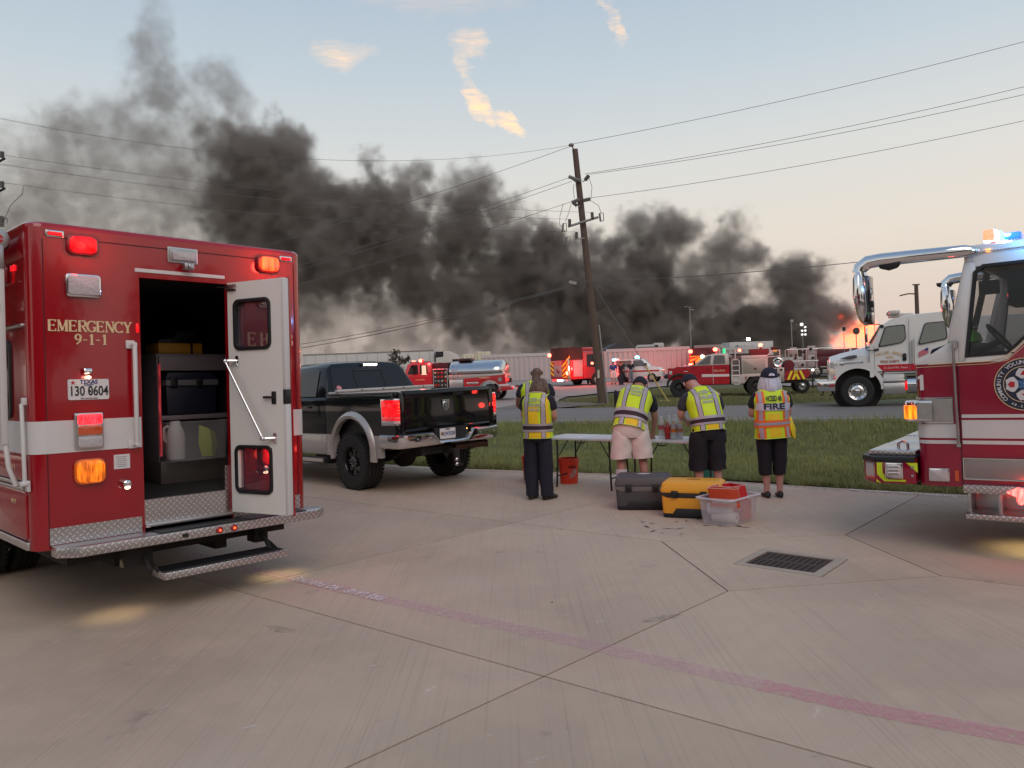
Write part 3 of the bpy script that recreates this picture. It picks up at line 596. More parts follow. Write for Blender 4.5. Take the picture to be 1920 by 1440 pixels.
lclear = mat('lens_clear', (.52, .47, .48), .12, coat=1, noise=(60, .3), bump=(45, .5)); lredoff = mat('lens_red_dark', (.30, .006, .012), .12, coat=1, noise=(50, .3)); lamboff = mat('lens_amber_dark', (.70, .16, .01), .12, coat=1, noise=(50, .2), bump=(50, .5))
yell = mat('chevron_yellow', (.80, .76, .03), .5, noise=(10, .08)); refl = mat('retroreflective_silver', (.50, .45, .45), .45, .3, noise=(40, .12))
dp = diamond()
def wheel(parent, x, y, r, w, side=1, rim='steel', name='wheel', dual=False, sc=.56, nb=8):
    """tyre with tread grooves, a rim and nuts; the outer face looks to side*y"""
    e = bpy.data.objects.new(name, None); C.objects.link(e); e.parent = parent; e.location = (x, y, r); e.empty_display_size = .1
    t = MB(); h = w/2; R_ = r; ri = r*sc
    prof = [(ri, -h*.8), (ri+.02, -h), (R_*.90, -h*1.02), (R_*.965, -h*.9), (R_, -h*.72)]
    for g_ in (-.45, -.05, .35): prof += [(R_, h*g_-h*.03), (R_-.012, h*g_), (R_-.012, h*(g_+.08)), (R_, h*(g_+.11))]
    prof += [(R_, h*.72), (R_*.965, h*.9), (R_*.90, h*1.02), (ri+.02, h), (ri, h*.8)]
    t.lathe(prof, n=48, sy=side); nb_ = 44
    for i in range(nb_):                                          # shoulder blocks
        a = 2*math.pi*i/nb_
        for q in (-.84, .84): t.obox((R_*.985*math.cos(a), h*q*side, R_*.985*math.sin(a)), (.035, h*.26, .030), (0, -a+math.pi/2, 0))
    t.build('tyre', rubber, e, smooth=True, angle=25)
    m = {'steel': alu, 'black': mat('rim_black', (.015, .015, .017), .25, .6, coat=.6), 'chrome': chrome, 'dark': mat('rim_dark', (.03, .03, .03), .6)}[rim]
    b = MB(); 
    if rim == 'black':
        b.lathe([(ri, h*.8), (ri*.97, h*.86), (ri*.92, h*.7), (ri*.90, -h*.2)], n=32, sy=side)
        b.lathe([(ri*.9, -h*.15), (.01, -h*.15)], n=32, sy=side)
        for k in range(8):
            a = 2*math.pi*k/8; ca, sa = math.cos(a), math.sin(a)
            p = [(ca*.04-sa*.028, h*.5*side, sa*.04+ca*.028), (ca*ri*.95-sa*.045, h*.62*side, sa*ri*.95+ca*.045), (ca*ri*.95+sa*.045, h*.62*side, sa*ri*.95-ca*.045), (ca*.04+sa*.028, h*.5*side, sa*.04-ca*.028)]
            q = [(x_, y_-.07*side, z_) for x_, y_, z_ in p]; b.add(p+q, [(0, 1, 2, 3), (7, 6, 5, 4), (0, 4, 5, 1), (1, 5, 6, 2), (2, 6, 7, 3), (3, 7, 4, 0)])
        b.lathe([(.085, h*.45), (.085, h*.62), (.05, h*.7), (.01, h*.7)], n=20, sy=side)
    else:
        b.lathe([(ri, h*.8), (ri*.98, h*.9), (ri*.93, h*.85), (ri*.86, h*.35), (ri*.80, h*.30), (ri*.62, h*.55), (ri*.42, h*.60), (ri*.40, h*.5), (ri*.30, h*.5), (ri*.28, h*.95), (ri*.12, h*1.05), (.005, h*1.05)], n=36, sy=side)
    rm = b.build('rim', m, e, angle=30)
    if rim != 'black':
        b = MB()
        for k in range(10): a = 2*math.pi*k/10; b.cyl((ri*.73*math.cos(a), side*h*.36, ri*.73*math.sin(a)), (ri*.73*math.cos(a), side*h*.47, ri*.73*math.sin(a)), ri*.062, n=10)
        b.build('hand_hole', black, e)
    b = MB()
    for k in range(nb): a = 2*math.pi*(k+.5)/nb; rr = ri*.5 if rim != 'black' else .062; b.cyl((rr*math.cos(a), side*h*.52, rr*math.sin(a)), (rr*math.cos(a), side*h*(.68 if rim != 'black' else .78), rr*math.sin(a)), .013, n=6)
    b.build('wheel_nut', steel, e, kind='stuff')
    return e
def lamp_box(parent, name, face, u0, u1, z0, z1, d, housing, lensm, r=.02, axis='x', sgn=-1, lname='lens', label=None, border=.012):
    """a framed lamp standing proud of a face: `face` is the plane's coordinate, sgn the way it looks"""
    b = MB(); b.prism(rrect(u0, u1, z0, z1, r), axis, face, face+sgn*d*.55); o = b.build(name, housing, parent, bevel=.004, label=label)
    b = MB(); b.prism(rrect(u0+border, u1-border, z0+border, z1-border, max(.004, r-border*.5)), axis, face+sgn*d*.5, face+sgn*d); b.build(lname, lensm, o, bevel=min(.012, d*.3)); return o
def point(name, loc, col, power, r=.05, base=None):
    l = bpy.data.lights.new(name, 'POINT'); l.color = col; l.energy = power; l.shadow_soft_size = r
    o = bpy.data.objects.new(name, l); C.objects.link(o); o.location = (base @ Vector(loc)) if base is not None else loc; return o

# ================================================================ ambulance at the left, seen from behind
AB = Matrix.Translation((-2.573, 5.991, 0)) @ Euler((.019, .001, 2.383)).to_matrix().to_4x4()
am = thing('ambulance', 'big red box ambulance with a white stripe and its white rear door standing open', 'ambulance', base=AB)
hw, zt, zb, XL = 1.062, 2.82, .54, 4.2
def outline(y0, y1, d=0., x_end=XL, rc=.10):
    """plan line of the rear wall from y0 round the corner on y1's side, offset outwards by d"""
    s = 1 if y1 > y0 else -1; hw_ = hw+d; p = [(-d, y0)]
    for i in range(7): a = R(90*i/6); p.append((rc-(rc+d)*math.cos(a), s*(hw-rc)+s*(rc+d)*math.sin(a)))
    if x_end: p.append((x_end, s*hw_))
    return p
def wallprism(b, o, i, z0, z1): b.prism(o+i[::-1], 'z', z0, z1)
b = MB(); wallprism(b, outline(.33, 1), outline(.33, 1, -.05), zb, zt-.04); wallprism(b, outline(-.36, -1), outline(-.36, -1, -.05), zb, zt-.04); b.box(.0, .05, -.36, .33, 2.48, zt-.04); b.box(XL-.05, XL, -hw+.05, hw-.05, zb, zt-.04)
body = b.build('body', red, am)
ol = outline(0, 1); orr = outline(0, -1)
pl = ol[1:] + orr[1:][::-1]
b = MB(); b.loft([[(x, y, zt-.04) for x, y in pl], [(x if x > .3 else x+.004, y*.999, zt-.02) for x, y in pl], [(x+(.02 if x < .3 else 0), y*.985, zt-.004) for x, y in pl], [(x+(.06 if x < .3 else 0), y*.95, zt+.004) for x, y in pl]]); b.build('roof', red, am)
b = MB(); b.box(-.004, .002, -.84, .84, 2.712, 2.718); b.box(-.003, .002, .966, .971, zb+.02, 2.70); b.box(-.003, .002, -.971, -.966, zb+.02, 2.70); b.build('seam', mat('seam_dark', (.06, .004, .01), .8), am)
stripe = MB()
for a, c in ((.34, .962), (-.372, -.962)): stripe.box(-.004, .001, min(a, c), max(a, c), 1.208, 1.434)
for s in (1, -1):
    o = [p for p in outline(.975*s, s, .004)]; i = outline(.975*s, s, .0005); stripe.prism(o+i[::-1], 'z', 1.208, 1.434)
stripe.build('white_stripe', whitem, am, smooth=False)
b = MB(); b.box(-.006, .001, -.34, .36, 2.520, 2.548); b.build('rain_gutter', whitem, am, bevel=.002, seg=1)
# inside: dark box with floor, side walls and ceiling
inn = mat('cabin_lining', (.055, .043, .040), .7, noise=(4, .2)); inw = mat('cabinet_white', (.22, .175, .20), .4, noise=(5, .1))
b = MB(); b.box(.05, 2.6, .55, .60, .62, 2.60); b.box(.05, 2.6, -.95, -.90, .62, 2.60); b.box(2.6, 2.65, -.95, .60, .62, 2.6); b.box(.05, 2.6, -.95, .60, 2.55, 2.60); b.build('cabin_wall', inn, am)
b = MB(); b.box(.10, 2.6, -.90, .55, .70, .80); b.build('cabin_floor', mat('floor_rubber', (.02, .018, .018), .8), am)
b = MB(); b.box(.05, .10, -.36, .33, .62, .80); b.box(.05, .075, -.36, -.33, .62, 1.0); b.build('door_sill', dp, am)
b = MB(); b.box(-.02, .06, -.36, .33, .60, .625); b.build('threshold', alu, am, bevel=.004)
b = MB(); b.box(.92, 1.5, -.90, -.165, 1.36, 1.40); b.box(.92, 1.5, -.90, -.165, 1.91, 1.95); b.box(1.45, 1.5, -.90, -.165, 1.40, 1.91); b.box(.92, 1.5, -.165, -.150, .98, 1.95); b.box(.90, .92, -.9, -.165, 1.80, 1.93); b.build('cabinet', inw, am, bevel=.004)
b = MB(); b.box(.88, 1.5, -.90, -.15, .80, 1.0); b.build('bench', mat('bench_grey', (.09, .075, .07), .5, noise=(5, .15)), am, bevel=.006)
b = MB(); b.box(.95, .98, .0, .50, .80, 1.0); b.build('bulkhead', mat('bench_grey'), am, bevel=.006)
b = MB(); b.cyl((.86, -.147, 1.05), (.86, -.147, 1.86), .011); b.build('grab_pole', lens('pole_red_glow', (.9, .08, .10), .25), am)  # grab pole given a faint red glow of its own, no lamp
b = MB(); b.obox((.6, .545, 1.9), (.5, .02, .5)); b.obox((1.6, .3, 2.2), (.3, .4, .3)); b.obox((1.7, .1, 1.3), (.4, .3, .9)); b.build('equipment_locker', mat('locker_dark', (.03, .025, .03), .5), am, bevel=.01)
# things standing inside
def inside(name, label, cat, x, y, z): return thing(name, label, cat, base=AB @ Matrix.Translation((x, y, z)))
navy = mat('navy_cooler', (.012, .012, .03), .5)
t = inside('cooler', 'dark navy cooler on the cabinet shelf inside the open ambulance', 'cooler', 1.12, -.47, 1.402)
b = MB(); b.prism([(-.225, 0), (.225, 0), (.235, .27), (-.235, .27)], 'x', -.18, .18); b.build('body', navy, t, bevel=.02)
b = MB(); b.box(-.2, .2, -.24, .24, .262, .315); b.build('band', mat('cooler_grey_band', (.16, .15, .17), .5), t, bevel=.006)
b = MB(); b.prism([(-.245, .31), (.245, .31), (.22, .385), (-.19, .385)], 'x', -.19, .19); b.build('lid', navy, t, bevel=.012)
for y in (.17, -.06): b = MB(); b.box(-.212, -.19, y-.03, y+.03, .25, .33); b.build('latch', black, t, bevel=.004)
t = inside('tool_case', 'yellow and black equipment case on top of the ambulance cabinet', 'case', 1.14, -.40, 1.952)
b = MB(); b.box(-.15, .15, -.2, .2, 0, .10); b.build('body', mat('case_yellow', (.55, .25, .02), .5), t, bevel=.012)
b = MB(); b.prism([(-.21, .10), (.21, .10), (.17, .14), (.05, .145), (.03, .21), (-.13, .21), (-.15, .15), (-.2, .14)], 'x', -.14, .14); b.build('lid', black, t, bevel=.01)
b = MB(); b.box(-.158, -.148, -.105, -.085, .0, .12); b.build('latch', black, t)
ghost = mat('clear_tub_plastic', (.60, .56, .60), .35, noise=(6, .15), alpha=.16)
t = inside('storage_bin', 'clear plastic bin holding a white jug inside the ambulance', 'bin', .93, -.42, 1.0)
def tub(mb, x0, x1, y0, y1, h, tp, w=.006):
    o0 = rrect(x0, x1, y0, y1, .04); o1 = rrect(x0-tp, x1+tp, y0-tp, y1+tp, .05)
    i0 = inset(o0, w); i1 = inset(o1, w)
    mb.loft([[(*p, .0) for p in o0], [(*p, h) for p in o1], [(*p, h) for p in i1], [(*p, w) for p in i0]])
tb = MB(); tub(tb, -.18, .30, -.28, .24, .34, .02); tb.build('tub', ghost, t)
b = MB(); ring(b, rrect(-.215, .335, -.315, .275, .05), rrect(-.19, .31, -.29, .25, .045), 'z', .335, .35); b.build('rim', ghost, t, bevel=.003)
t = inside('detergent_jug', 'white plastic jug with a handle in the clear bin inside the ambulance', 'jug', .92, -.30, 1.01)
b = MB(); b.lathe([(.01, 0), (.075, 0), (.082, .02), (.082, .2), (.07, .25), (.045, .31), (.04, .34), (.01, .34)], axis='z', n=20); b.build('body', pwhite, t)
b = MB(); b.tube([(0, .06, .3), (0, .10, .28), (0, .10, .18), (0, .07, .15)], .014); b.build('handle', pwhite, t)
t = inside('spray_bag', 'crumpled yellow-green bag in the clear bin inside the ambulance', 'bag', .95, -.62, 1.01)
b = MB(); b.loft([[(.0, -.06, 0), (.08, 0, 0), (.0, .07, 0), (-.06, 0, 0)], [(.02, -.09, .12), (.1, 0, .14), (.0, .1, .12), (-.08, .01, .13)], [(0, -.06, .22), (.03, 0, .26), (0, .09, .29), (-.02, 0, .25)]]); b.build('sack', mat('lime_bag', (.45, .5, .03), .6), t)
# the open door
DM = Matrix.Translation((0, -.36, 0)) @ Matrix.Rotation(R(-162.76), 4, 'Z')
doorm = mat('door_white', (.78, .75, .71), .4, noise=(3, .05))
b = MB(); W1 = (.065, .462, 1.935, 2.35); W2 = (.047, .447, .78, 1.172); T_ = .05
b.box(0, W1[0]+.02, 0, T_, .625, 2.49); b.box(W1[1]-.02, .60, 0, T_, .625, 2.49)
for z0, z1 in ((.625, W2[2]+.02), (W2[3]-.02, W1[2]+.02), (W1[3]-.02, 2.49)): b.box(W1[0]+.02, W1[1]-.02, 0.0, T_, z0, z1)
door = b.build('rear_door', doorm, am, xf=DM, label='white inner face of the open rear door')
b = MB(); b.box(-.004, .606, T_, T_+.02, .615, 2.50); door_out = MB(); 
for (x0, x1, z0, z1) in ((-.004, W1[0]+.03, .615, 2.5), (W1[1]-.03, .606, .615, 2.5), (W1[0]+.03, W1[1]-.03, .615, W2[2]+.03), (W1[0]+.03, W1[1]-.03, W2[3]-.03, W1[2]+.03), (W1[0]+.03, W1[1]-.03, W1[3]-.03, 2.5)): door_out.box(x0, x1, T_+.001, T_+.02, z0, z1)
door_out.build('outer_skin', red, door, xf=DM)
b = MB(); b.box(.575, .6035, -.004, T_, .63, 1.50); b.box(.575, .6035, -.004, T_, 1.62, 2.48); b.build('edge_strip', whitem, door, xf=DM, bevel=.003)
for w in (W1, W2):
    b = MB(); oo = rrect(w[0], w[1], w[2], w[3], .06, 5); ii = rrect(w[0]+.028, w[1]-.028, w[2]+.028, w[3]-.028, .042, 5); ring(b, oo, ii, 'y', -.012, T_+.03); wf = b.build('window', black, door, xf=DM, bevel=.003)
    b = MB(); b.prism(rrect(w[0]+.03, w[1]-.03, w[2]+.03, w[3]-.03, .04, 5), 'y', .02, .026); b.build('pane', mat('door_glass', (.10, .05, .07), .02, noise=(3, 0), alpha=.45, spec=.8, coat=1), door, xf=DM)
b = MB(); b.cyl((.02, -.06, 1.853), (.405, -.06, 1.232), .010); 
for x, z in ((.02, 1.853), (.405, 1.232)): b.tube([(x, -.06, z), (x+.03, -.05, z), (x+.075, 0, z)], [.016, .014, .012]); b.box(x+.06, x+.09, -.008, 0, z-.04, z+.04); b.ball((x, -.06, z), .02)
b.build('grab_handle', chrome, door, xf=DM)
b = MB(); b.box(.455, .50, -.008, 0, 1.50, 1.60); b.obox((.44, -.02, 1.555), (.12, .012, .018), (0, .0, 0)); b.build('latch_handle', black, door, xf=DM, bevel=.003)
b = MB(); b.box(.575, .606, -.008, T_+.003, 1.50, 1.615); b.build('lock', black, door, xf=DM, bevel=.004)
b = MB(); b.box(.0, .10, -.03, 0, 2.435, 2.445); b.box(.0, .10, -.006, 0, 2.42, 2.475); b.build('stay_bracket', alu, door, xf=DM)
b = MB(); b.tube([(.06, -.30, 2.46), (.0, -.40, 2.455), (-.03, -.41, 2.455)], .008); b.build('stay_rod', black, am)
# lamps on the rear face (mirrored pairs where the far one shows)
def alamp(y0, y1, z0, z1, d, hm, lm, r=.03, name='beacon', lab=None): return lamp_box(am, name, -.001, min(y0, y1), max(y0, y1), z0, z1, d, hm, lm, r, label=lab)
hou = mat('lamp_bezel_red', (.30, .004, .012), .3, coat=1)
for s in (1, -1):
    alamp(s*.82, s*.62, 2.604, 2.745, .055, hou, lred if s > 0 else lhot, .045, 'beacon', 'lit red beacon by the roof corner')
    alamp(s*.95, s*.835, 2.713, 2.762, .02, chrome, lred, .008, 'marker_lamp', 'small red marker lamp')
    o = alamp(s*.80, s*.61, 1.226, 1.482, .035, alu, alu, .012, 'tail_lamp')
    for z0, z1, m_ in ((1.40, 1.472, lens('led_red', (1, .02, .03), 3.0, 160)), (1.325, 1.39, mat('tail_red_mid', (.35, .03, .012), .15, coat=1, noise=(30, .5), emit=((1, .2, .05), .15))), (1.238, 1.315, lclear)):
        b = MB(); b.prism(rrect(min(s*.785, s*.625), max(s*.785, s*.625), z0, z1, .014), 'x', -.034, -.052); b.build('lens', m_, o, bevel=.006)
    alamp(s*.81, s*.605, .974, 1.154, .06, lamboff if s > 0 else hou, lens('amber_glow', (1, .19, .01), 1.0, 60) if s > 0 else lred, .05, 'turn_lamp')
    b = MB(); b.lathe([(.03, 0), (.035, .03), (.028, .065), (.01, .075)], (0, s*.63 if s < 0 else .471, .95), 'x', 16, sy=-1); k = b.build('step_lamp', chrome, am)
    b = MB(); b.ball((-.06, s*.63 if s < 0 else .471, .925), (.018, .02, .015)); b.build('bulb', lens('warm_bulb', (1, .6, .4), 5), k)
alamp(.835, .607, 2.305, 2.468, .05, chrome, lclear, .025, 'scene_lamp', 'square clear scene lamp')
alamp(-.62, -.84, 2.305, 2.468, .05, chrome, lclear, .025, 'scene_lamp')
o = alamp(.118, -.118, 2.615, 2.736, .02, alu, steel, .006, 'load_lamp', 'clear load lamp over the door')
b = MB(); b.prism(rrect(-.085, .085, 2.635, 2.70, .006), 'x', -.015, -.04); b.build('lens', lclear, o, bevel=.004)
b = MB(); b.box(-.09, -.02, -.055, .02, 2.56, 2.61); b.box(-.115, -.09, -.03, .0, 2.565, 2.60); b.build('reversing_camera', steel, am, bevel=.008)
b = MB(); b.prism([(1.745, .0), (1.80, .0), (1.80, .05), (1.765, .055)], 'y', .685, .74); b.v = [(-v[2], v[1], v[0]) for v in b.v]; k = b.build('plate_lamp', chrome, am, bevel=.008)
b = MB(); b.ball((-.04, .7125, 1.735), (.02, .022, .012)); b.build('bulb', lens('warm_bulb', (1, .6, .4), 5), k)
b = MB(); b.prism(rrect(.563, .833, 1.576, 1.722, .012), 'x', -.001, -.008); plt = b.build('licence_plate', pwhite, am)
text('130 0604', .098, pblack, plt, (-.0095, .697, 1.635), (0, -1, 0), (0, 0, 1), wid=.70, bold=.0015); text('TEXAS', .040, pblue, plt, (-.0095, .697, 1.702), (0, -1, 0), (0, 0, 1), bold=.0012)
text('The Lone Star State', .014, pblack, plt, (-.0095, .697, 1.585), (0, -1, 0), (0, 0, 1)); text('EXEMPT', .018, pblue, plt, (-.0095, .697, 1.68), (0, -1, 0), (0, 0, 1))
b = MB(); b.prism([(.80+.018*(1 if i % 2 == 0 else .42)*math.sin(i*math.pi/5), 1.697+.018*(1 if i % 2 == 0 else .42)*math.cos(i*math.pi/5)) for i in range(10)], 'x', -.008, -.0092); b.build('star', pred, plt, smooth=False)
b = MB(); b.prism([(.69, 1.625), (.705, 1.64), (.70, 1.652), (.69, 1.645), (.682, 1.635)], 'x', -.008, -.0095); b.build('state_mark', pblack, plt, smooth=False)
serif_text('EMERGENCY', .080, gold, am, (-.002, .672, 2.10), (0, -1, 0), (0, 0, 1), pitch=.89)
serif_text('9-1-1', .075, gold, am, (-.002, .673, 2.006), (0, -1, 0), (0, 0, 1), pitch=.90)
for i, ch in enumerate('REHAB'): serif_text(ch, .112, gold, am, (-.002, -.452-.1145*i, 2.038), (0, -1, 0), (0, 0, 1))
b = MB(); b.box(-.004, 0, .428, .540, 1.06, 1.165); k = b.build('notice', pwhite, am)
for i in range(6): b = MB(); b.box(-.0052, -.004, .45+.006*(i % 2), .525-.004*(i % 3), 1.145-.014*i, 1.149-.014*i); b.build('print_line', mat('print_grey', (.25, .25, .27), .7), k)
b = MB(); b.cyl((-.06, .395, 1.24), (-.06, .395, 1.97), .016, n=12)
for z in (1.235, 1.975): b.cyl((0, .40, z), (-.075, .395, z), .016, n=10); b.box(-.02, 0, .38, .44, z-.03, z+.03)
b.build('grab_rail', whitem, am, bevel=.003)
b = MB(); b.ball((-.001, .352, 2.10), (.012, .012, .04)); b.build('side_marker', lred, am)
b = MB(); ring(b, rrect(-.895, -.835, 1.70, 1.79, .028), rrect(-.885, -.845, 1.71, 1.78, .02), 'x', -.001, -.012); b.ball((-.012, -.865, 1.745), (.014, .02, .03)); b.build('door_latch', chrome, am)
# tread plate, bumper step and fold-out step
for y0, y1 in ((.352, .967), (-.98, -.37)): b = MB(); b.box(-.004, 0, y0, y1, .575, .69); b.build('kick_plate', dp, am)
b = MB(); p = [(-.01, .965), (-.12, .965), (-.22, .85), (-.22, -1.02), (-.14, -1.13), (-.01, -1.13)]; b.prism(p, 'z', .50, .572); b.build('bumper_step', dp, am, bevel=.006)
b = MB(); b.box(-.20, -.02, -.92, .30, .573, .579); b.build('step_mat', black, am, smooth=False)
for y in (-.14, -.26): b = MB(); b.lathe([(.028, 0), (.026, .012), (.008, .016)], (-.22, y, .535), 'x', 16, sy=-1); k = b.build('step_marker', lredoff, am); b = MB(); b.ball((-.236, y, .535), (.006, .010, .010)); b.build('bulb', lhot, k)
b = MB(); b.box(-.222, -.218, .10, .145, .52, .55); b.build('socket', black, am)
b = MB(); b.box(-.30, -.06, -.68, .315, .245, .30); b.build('folding_step', dp, am, bevel=.006)
b = MB(); b.box(-.25, -.06, -.66, .30, .3, .304); b.build('step_mat', black, am, smooth=False)
for y in (-.60, .36):
    b = MB(); b.box(-.02, .12, y-.06, y+.06, .34, .50); b.tube([(-.02, y, .42), (-.10, y, .36), (-.16, y, .30)], .02); b.tube([(.05, y-.05, .36), (-.08, y-.05, .33), (-.18, y-.05, .29)], .014); b.build('step_bracket', dark, am, bevel=.006)
b = MB(); b.box(.05, 4.1, -.85, .85, .40, .56); b.box(.3, 4.6, -.45, -.35, .28, .42); b.box(.3, 4.6, .35, .45, .28, .42); b.cyl((2.3, -.8, .42), (2.3, .8, .42), .09); b.box(-.05, .05, .3, .5, .33, .5); b.build('chassis', dark, am)
for y, s in ((.86, 1), (-.86, -1), (.60, 1), (-.60, -1)): wheel(am, 2.3, y, .40, .20, s, 'steel')
# left side: window, trims, lamps and awning
b = MB(); ring(b, rrect(.43, 1.5, 1.45, 2.02, .07), rrect(.465, 1.465, 1.485, 1.985, .045), 'y', hw-.01, hw+.018); k = b.build('side_window', black, am, bevel=.004)
b = MB(); b.prism(rrect(.465, 1.465, 1.485, 1.985, .045), 'y', hw, hw+.006); b.build('pane', glass, k)
for z0, z1, x0 in ((.985, 1.012, .16), (.955, .975, .16), (2.095, 2.112, .10), (.545, .60, .09)): b = MB(); b.box(x0, XL, hw-.002, hw+.022, z0, z1); b.build('trim_rail', alu, am, bevel=.003)
for x0, x1, z0, z1 in ((.13, 1.6, .61, .95), (.13, 1.6, 1.02, 1.19), (1.63, 3.0, .61, .95), (3.03, 4.1, .61, 1.19)): b = MB(); b.prism(rrect(x0, x1, z0, z1, .03), 'y', hw-.005, hw+.012); b.build('locker_door', red, am, bevel=.004)
b = MB(); b.prism(rrect(.44, .62, 2.42, 2.56, .04), 'y', hw, hw+.03); k = b.build('side_beacon', hou, am, bevel=.005); b = MB(); b.prism(rrect(.452, .608, 2.432, 2.548, .034), 'y', hw+.028, hw+.06); b.build('lens', lred, k, bevel=.01)
for x in (.28,): b = MB(); b.box(x, x+.09, hw, hw+.014, 2.50, 2.54); b.build('side_marker', lred, am, bevel=.003)
text('M 1', .07, gold, am, (.42, hw+.0125, 1.10), (-1, 0, 0), (0, 0, 1)); text('48-M1', .05, gold, am, (.42, hw+.0145, .86), (-1, 0, 0), (0, 0, 1))
b = MB(); b.cyl((.30, hw+.12, 2.70), (3.9, hw+.12, 2.70), .075, n=24); aw = b.build('awning', mat('awning_grey', (.40, .39, .38), .5, .3), am, angle=50)
b = MB(); b.cyl((.205, hw+.12, 2.70), (.27, hw+.12, 2.70), .075, n=24); b.box(.20, .27, hw+.085, hw+.155, 2.50, 2.66); b.build('end_cap', steel, aw, bevel=.006)
b = MB(); b.cyl((.27, hw+.12, 2.70), (.31, hw+.12, 2.70), .088, n=24); b.build('collar', black, aw, bevel=.004)
b = MB(); b.cyl((.198, hw+.12, 2.70), (.205, hw+.12, 2.70), .032, n=20); b.build('badge', pred, aw); text('Rear Door', .018, pwhite, aw, (.197, hw+.12, 2.70), (0, -1, 0), (0, 0, 1)).hide_render = False
b = MB(); b.box(.21, .26, hw+.085, hw+.125, 1.28, 2.52); b.tube([(.235, hw+.10, 1.3), (.225, hw+.085, 1.12), (.19, hw+.05, .985)], .018); b.build('awning_arm', whitem, am, bevel=.004)
b = MB(); b.box(.20, .27, hw+.12, hw+.14, 2.20, 2.26); b.obox((.255, hw+.14, 2.10), (.03, .03, .16)); b.build('arm_lock', black, am, bevel=.004)
b = MB(); b.cyl((.10, hw+.03, 1.56), (.065, hw+.03, 1.02), .014); b.cyl((.065, hw+.01, 1.01), (.055, hw+.06, 1.01), .02); b.box(.05, .11, hw, hw+.02, .955, 1.03); b.box(.08, .12, hw, hw+.03, 1.55, 1.60); b.build('arm_strut', whitem, am, bevel=.003)
# flared wheel guard on the far side with an amber marker, seen past the corner
b = MB(); b.prism([(-hw, 1.30), (-hw-.20, 1.30), (-hw-.185, 1.24), (-hw-.02, .93), (-hw, .93)], 'x', .55, 1.7); b.build('wheel_guard', red, am, bevel=.012)
b = MB(); b.ball((.545, -hw-.175, 1.265), (.012, .016, .020)); b.build('guard_marker', lamb, am)
# cab ahead of the box (mostly hidden)
b = MB(); b.prism([(4.2, .55), (6.6, .55), (6.6, 1.15), (5.9, 1.32), (5.3, 1.95), (4.2, 2.02)], 'y', -.95, .95); b.build('cab', white, am, bevel=.06)
b = MB(); b.prism([(5.9, 1.34), (5.32, 1.93), (5.36, 1.94), (5.94, 1.36)], 'y', -.82, .82); b.prism([(4.5, 1.35), (5.6, 1.35), (5.2, 1.85), (4.5, 1.88)], 'y', -.957, .957); b.build('cab_glass', glass, am)
for s in (1, -1): wheel(am, 5.9, s*.85, .40, .24, s, 'steel')
for y, z, c, p in ((.72, 2.67, (1, .05, .04), 1.5), (-.72, 2.67, (1, .05, .03), 4), (-.70, 1.06, (1, .05, .03), 2)): point('beacon_light', (-.14, y, z), c, p, .05, AB)


def beam(name, loc, target, col, power, cone, r=.06):
    l = bpy.data.lights.new(name, 'SPOT'); l.color = col; l.energy = power; l.spot_size = R(cone); l.spot_blend = .9; l.shadow_soft_size = r
    o = bpy.data.objects.new(name, l); C.objects.link(o); o.location = loc; o.rotation_euler = (Vector(target)-Vector(loc)).to_track_quat('-Z', 'Y').to_euler(); return o
beam('beacon_beam', tuple(AB @ Vector((-.16, -.95, 2.67))), (1.9, 9.6, 1.0), (1, .07, .06), 130, 40)
for y in (-.77, .52): q_ = AB @ Vector((.02, y, .385)); beam('ground_light', tuple(q_), (q_.x, q_.y, 0), (1, .84, .46), 3.6, 86, .05)

# ================================================================ black pickup truck, seen from behind
blackp = mat('black_car_paint', (.007, .007, .009), .10, coat=.45, spec=.3, noise=(1, .1)); silverp = mat('silver_car_paint', (.46, .43, .41), .28, .35, coat=.8, noise=(2, .05))
pu = thing('pickup_truck', 'black and silver crew cab pickup truck with lit tail lamps, parked beside the red ambulance', 'truck', (-1.698, 12.01, 0), 2.348, rx=-.006, ry=.017)
def arch_side(mb, x0, x1, z0, z1, cx, cz, r, ya, yb, cut=True, n=14):
    """flat side panel with a wheel-arch cut out of its lower edge"""
    pts = [(x0, z1), (x0, z0)]
    a0 = math.acos(max(-1, min(1, (z0-cz)/r)))
    for i in range(n+1): a = a0*(1-2*i/n); pts.append((cx-r*math.sin(a), cz+r*math.cos(a)))
    pts += [(x1, z0), (x1, z1)]
    # split into quads against the top edge so the faces stay well formed
    b = pts[1:-1]
    b = [(x, min(z, z1)) for x, z in b]
    for i in range(len(b)-1):
        if min(b[i][1], b[i+1][1]) > z1-.004: continue
        mb.prism([b[i], b[i+1], (b[i+1][0], z1), (b[i][0], z1)], 'y', ya, yb)
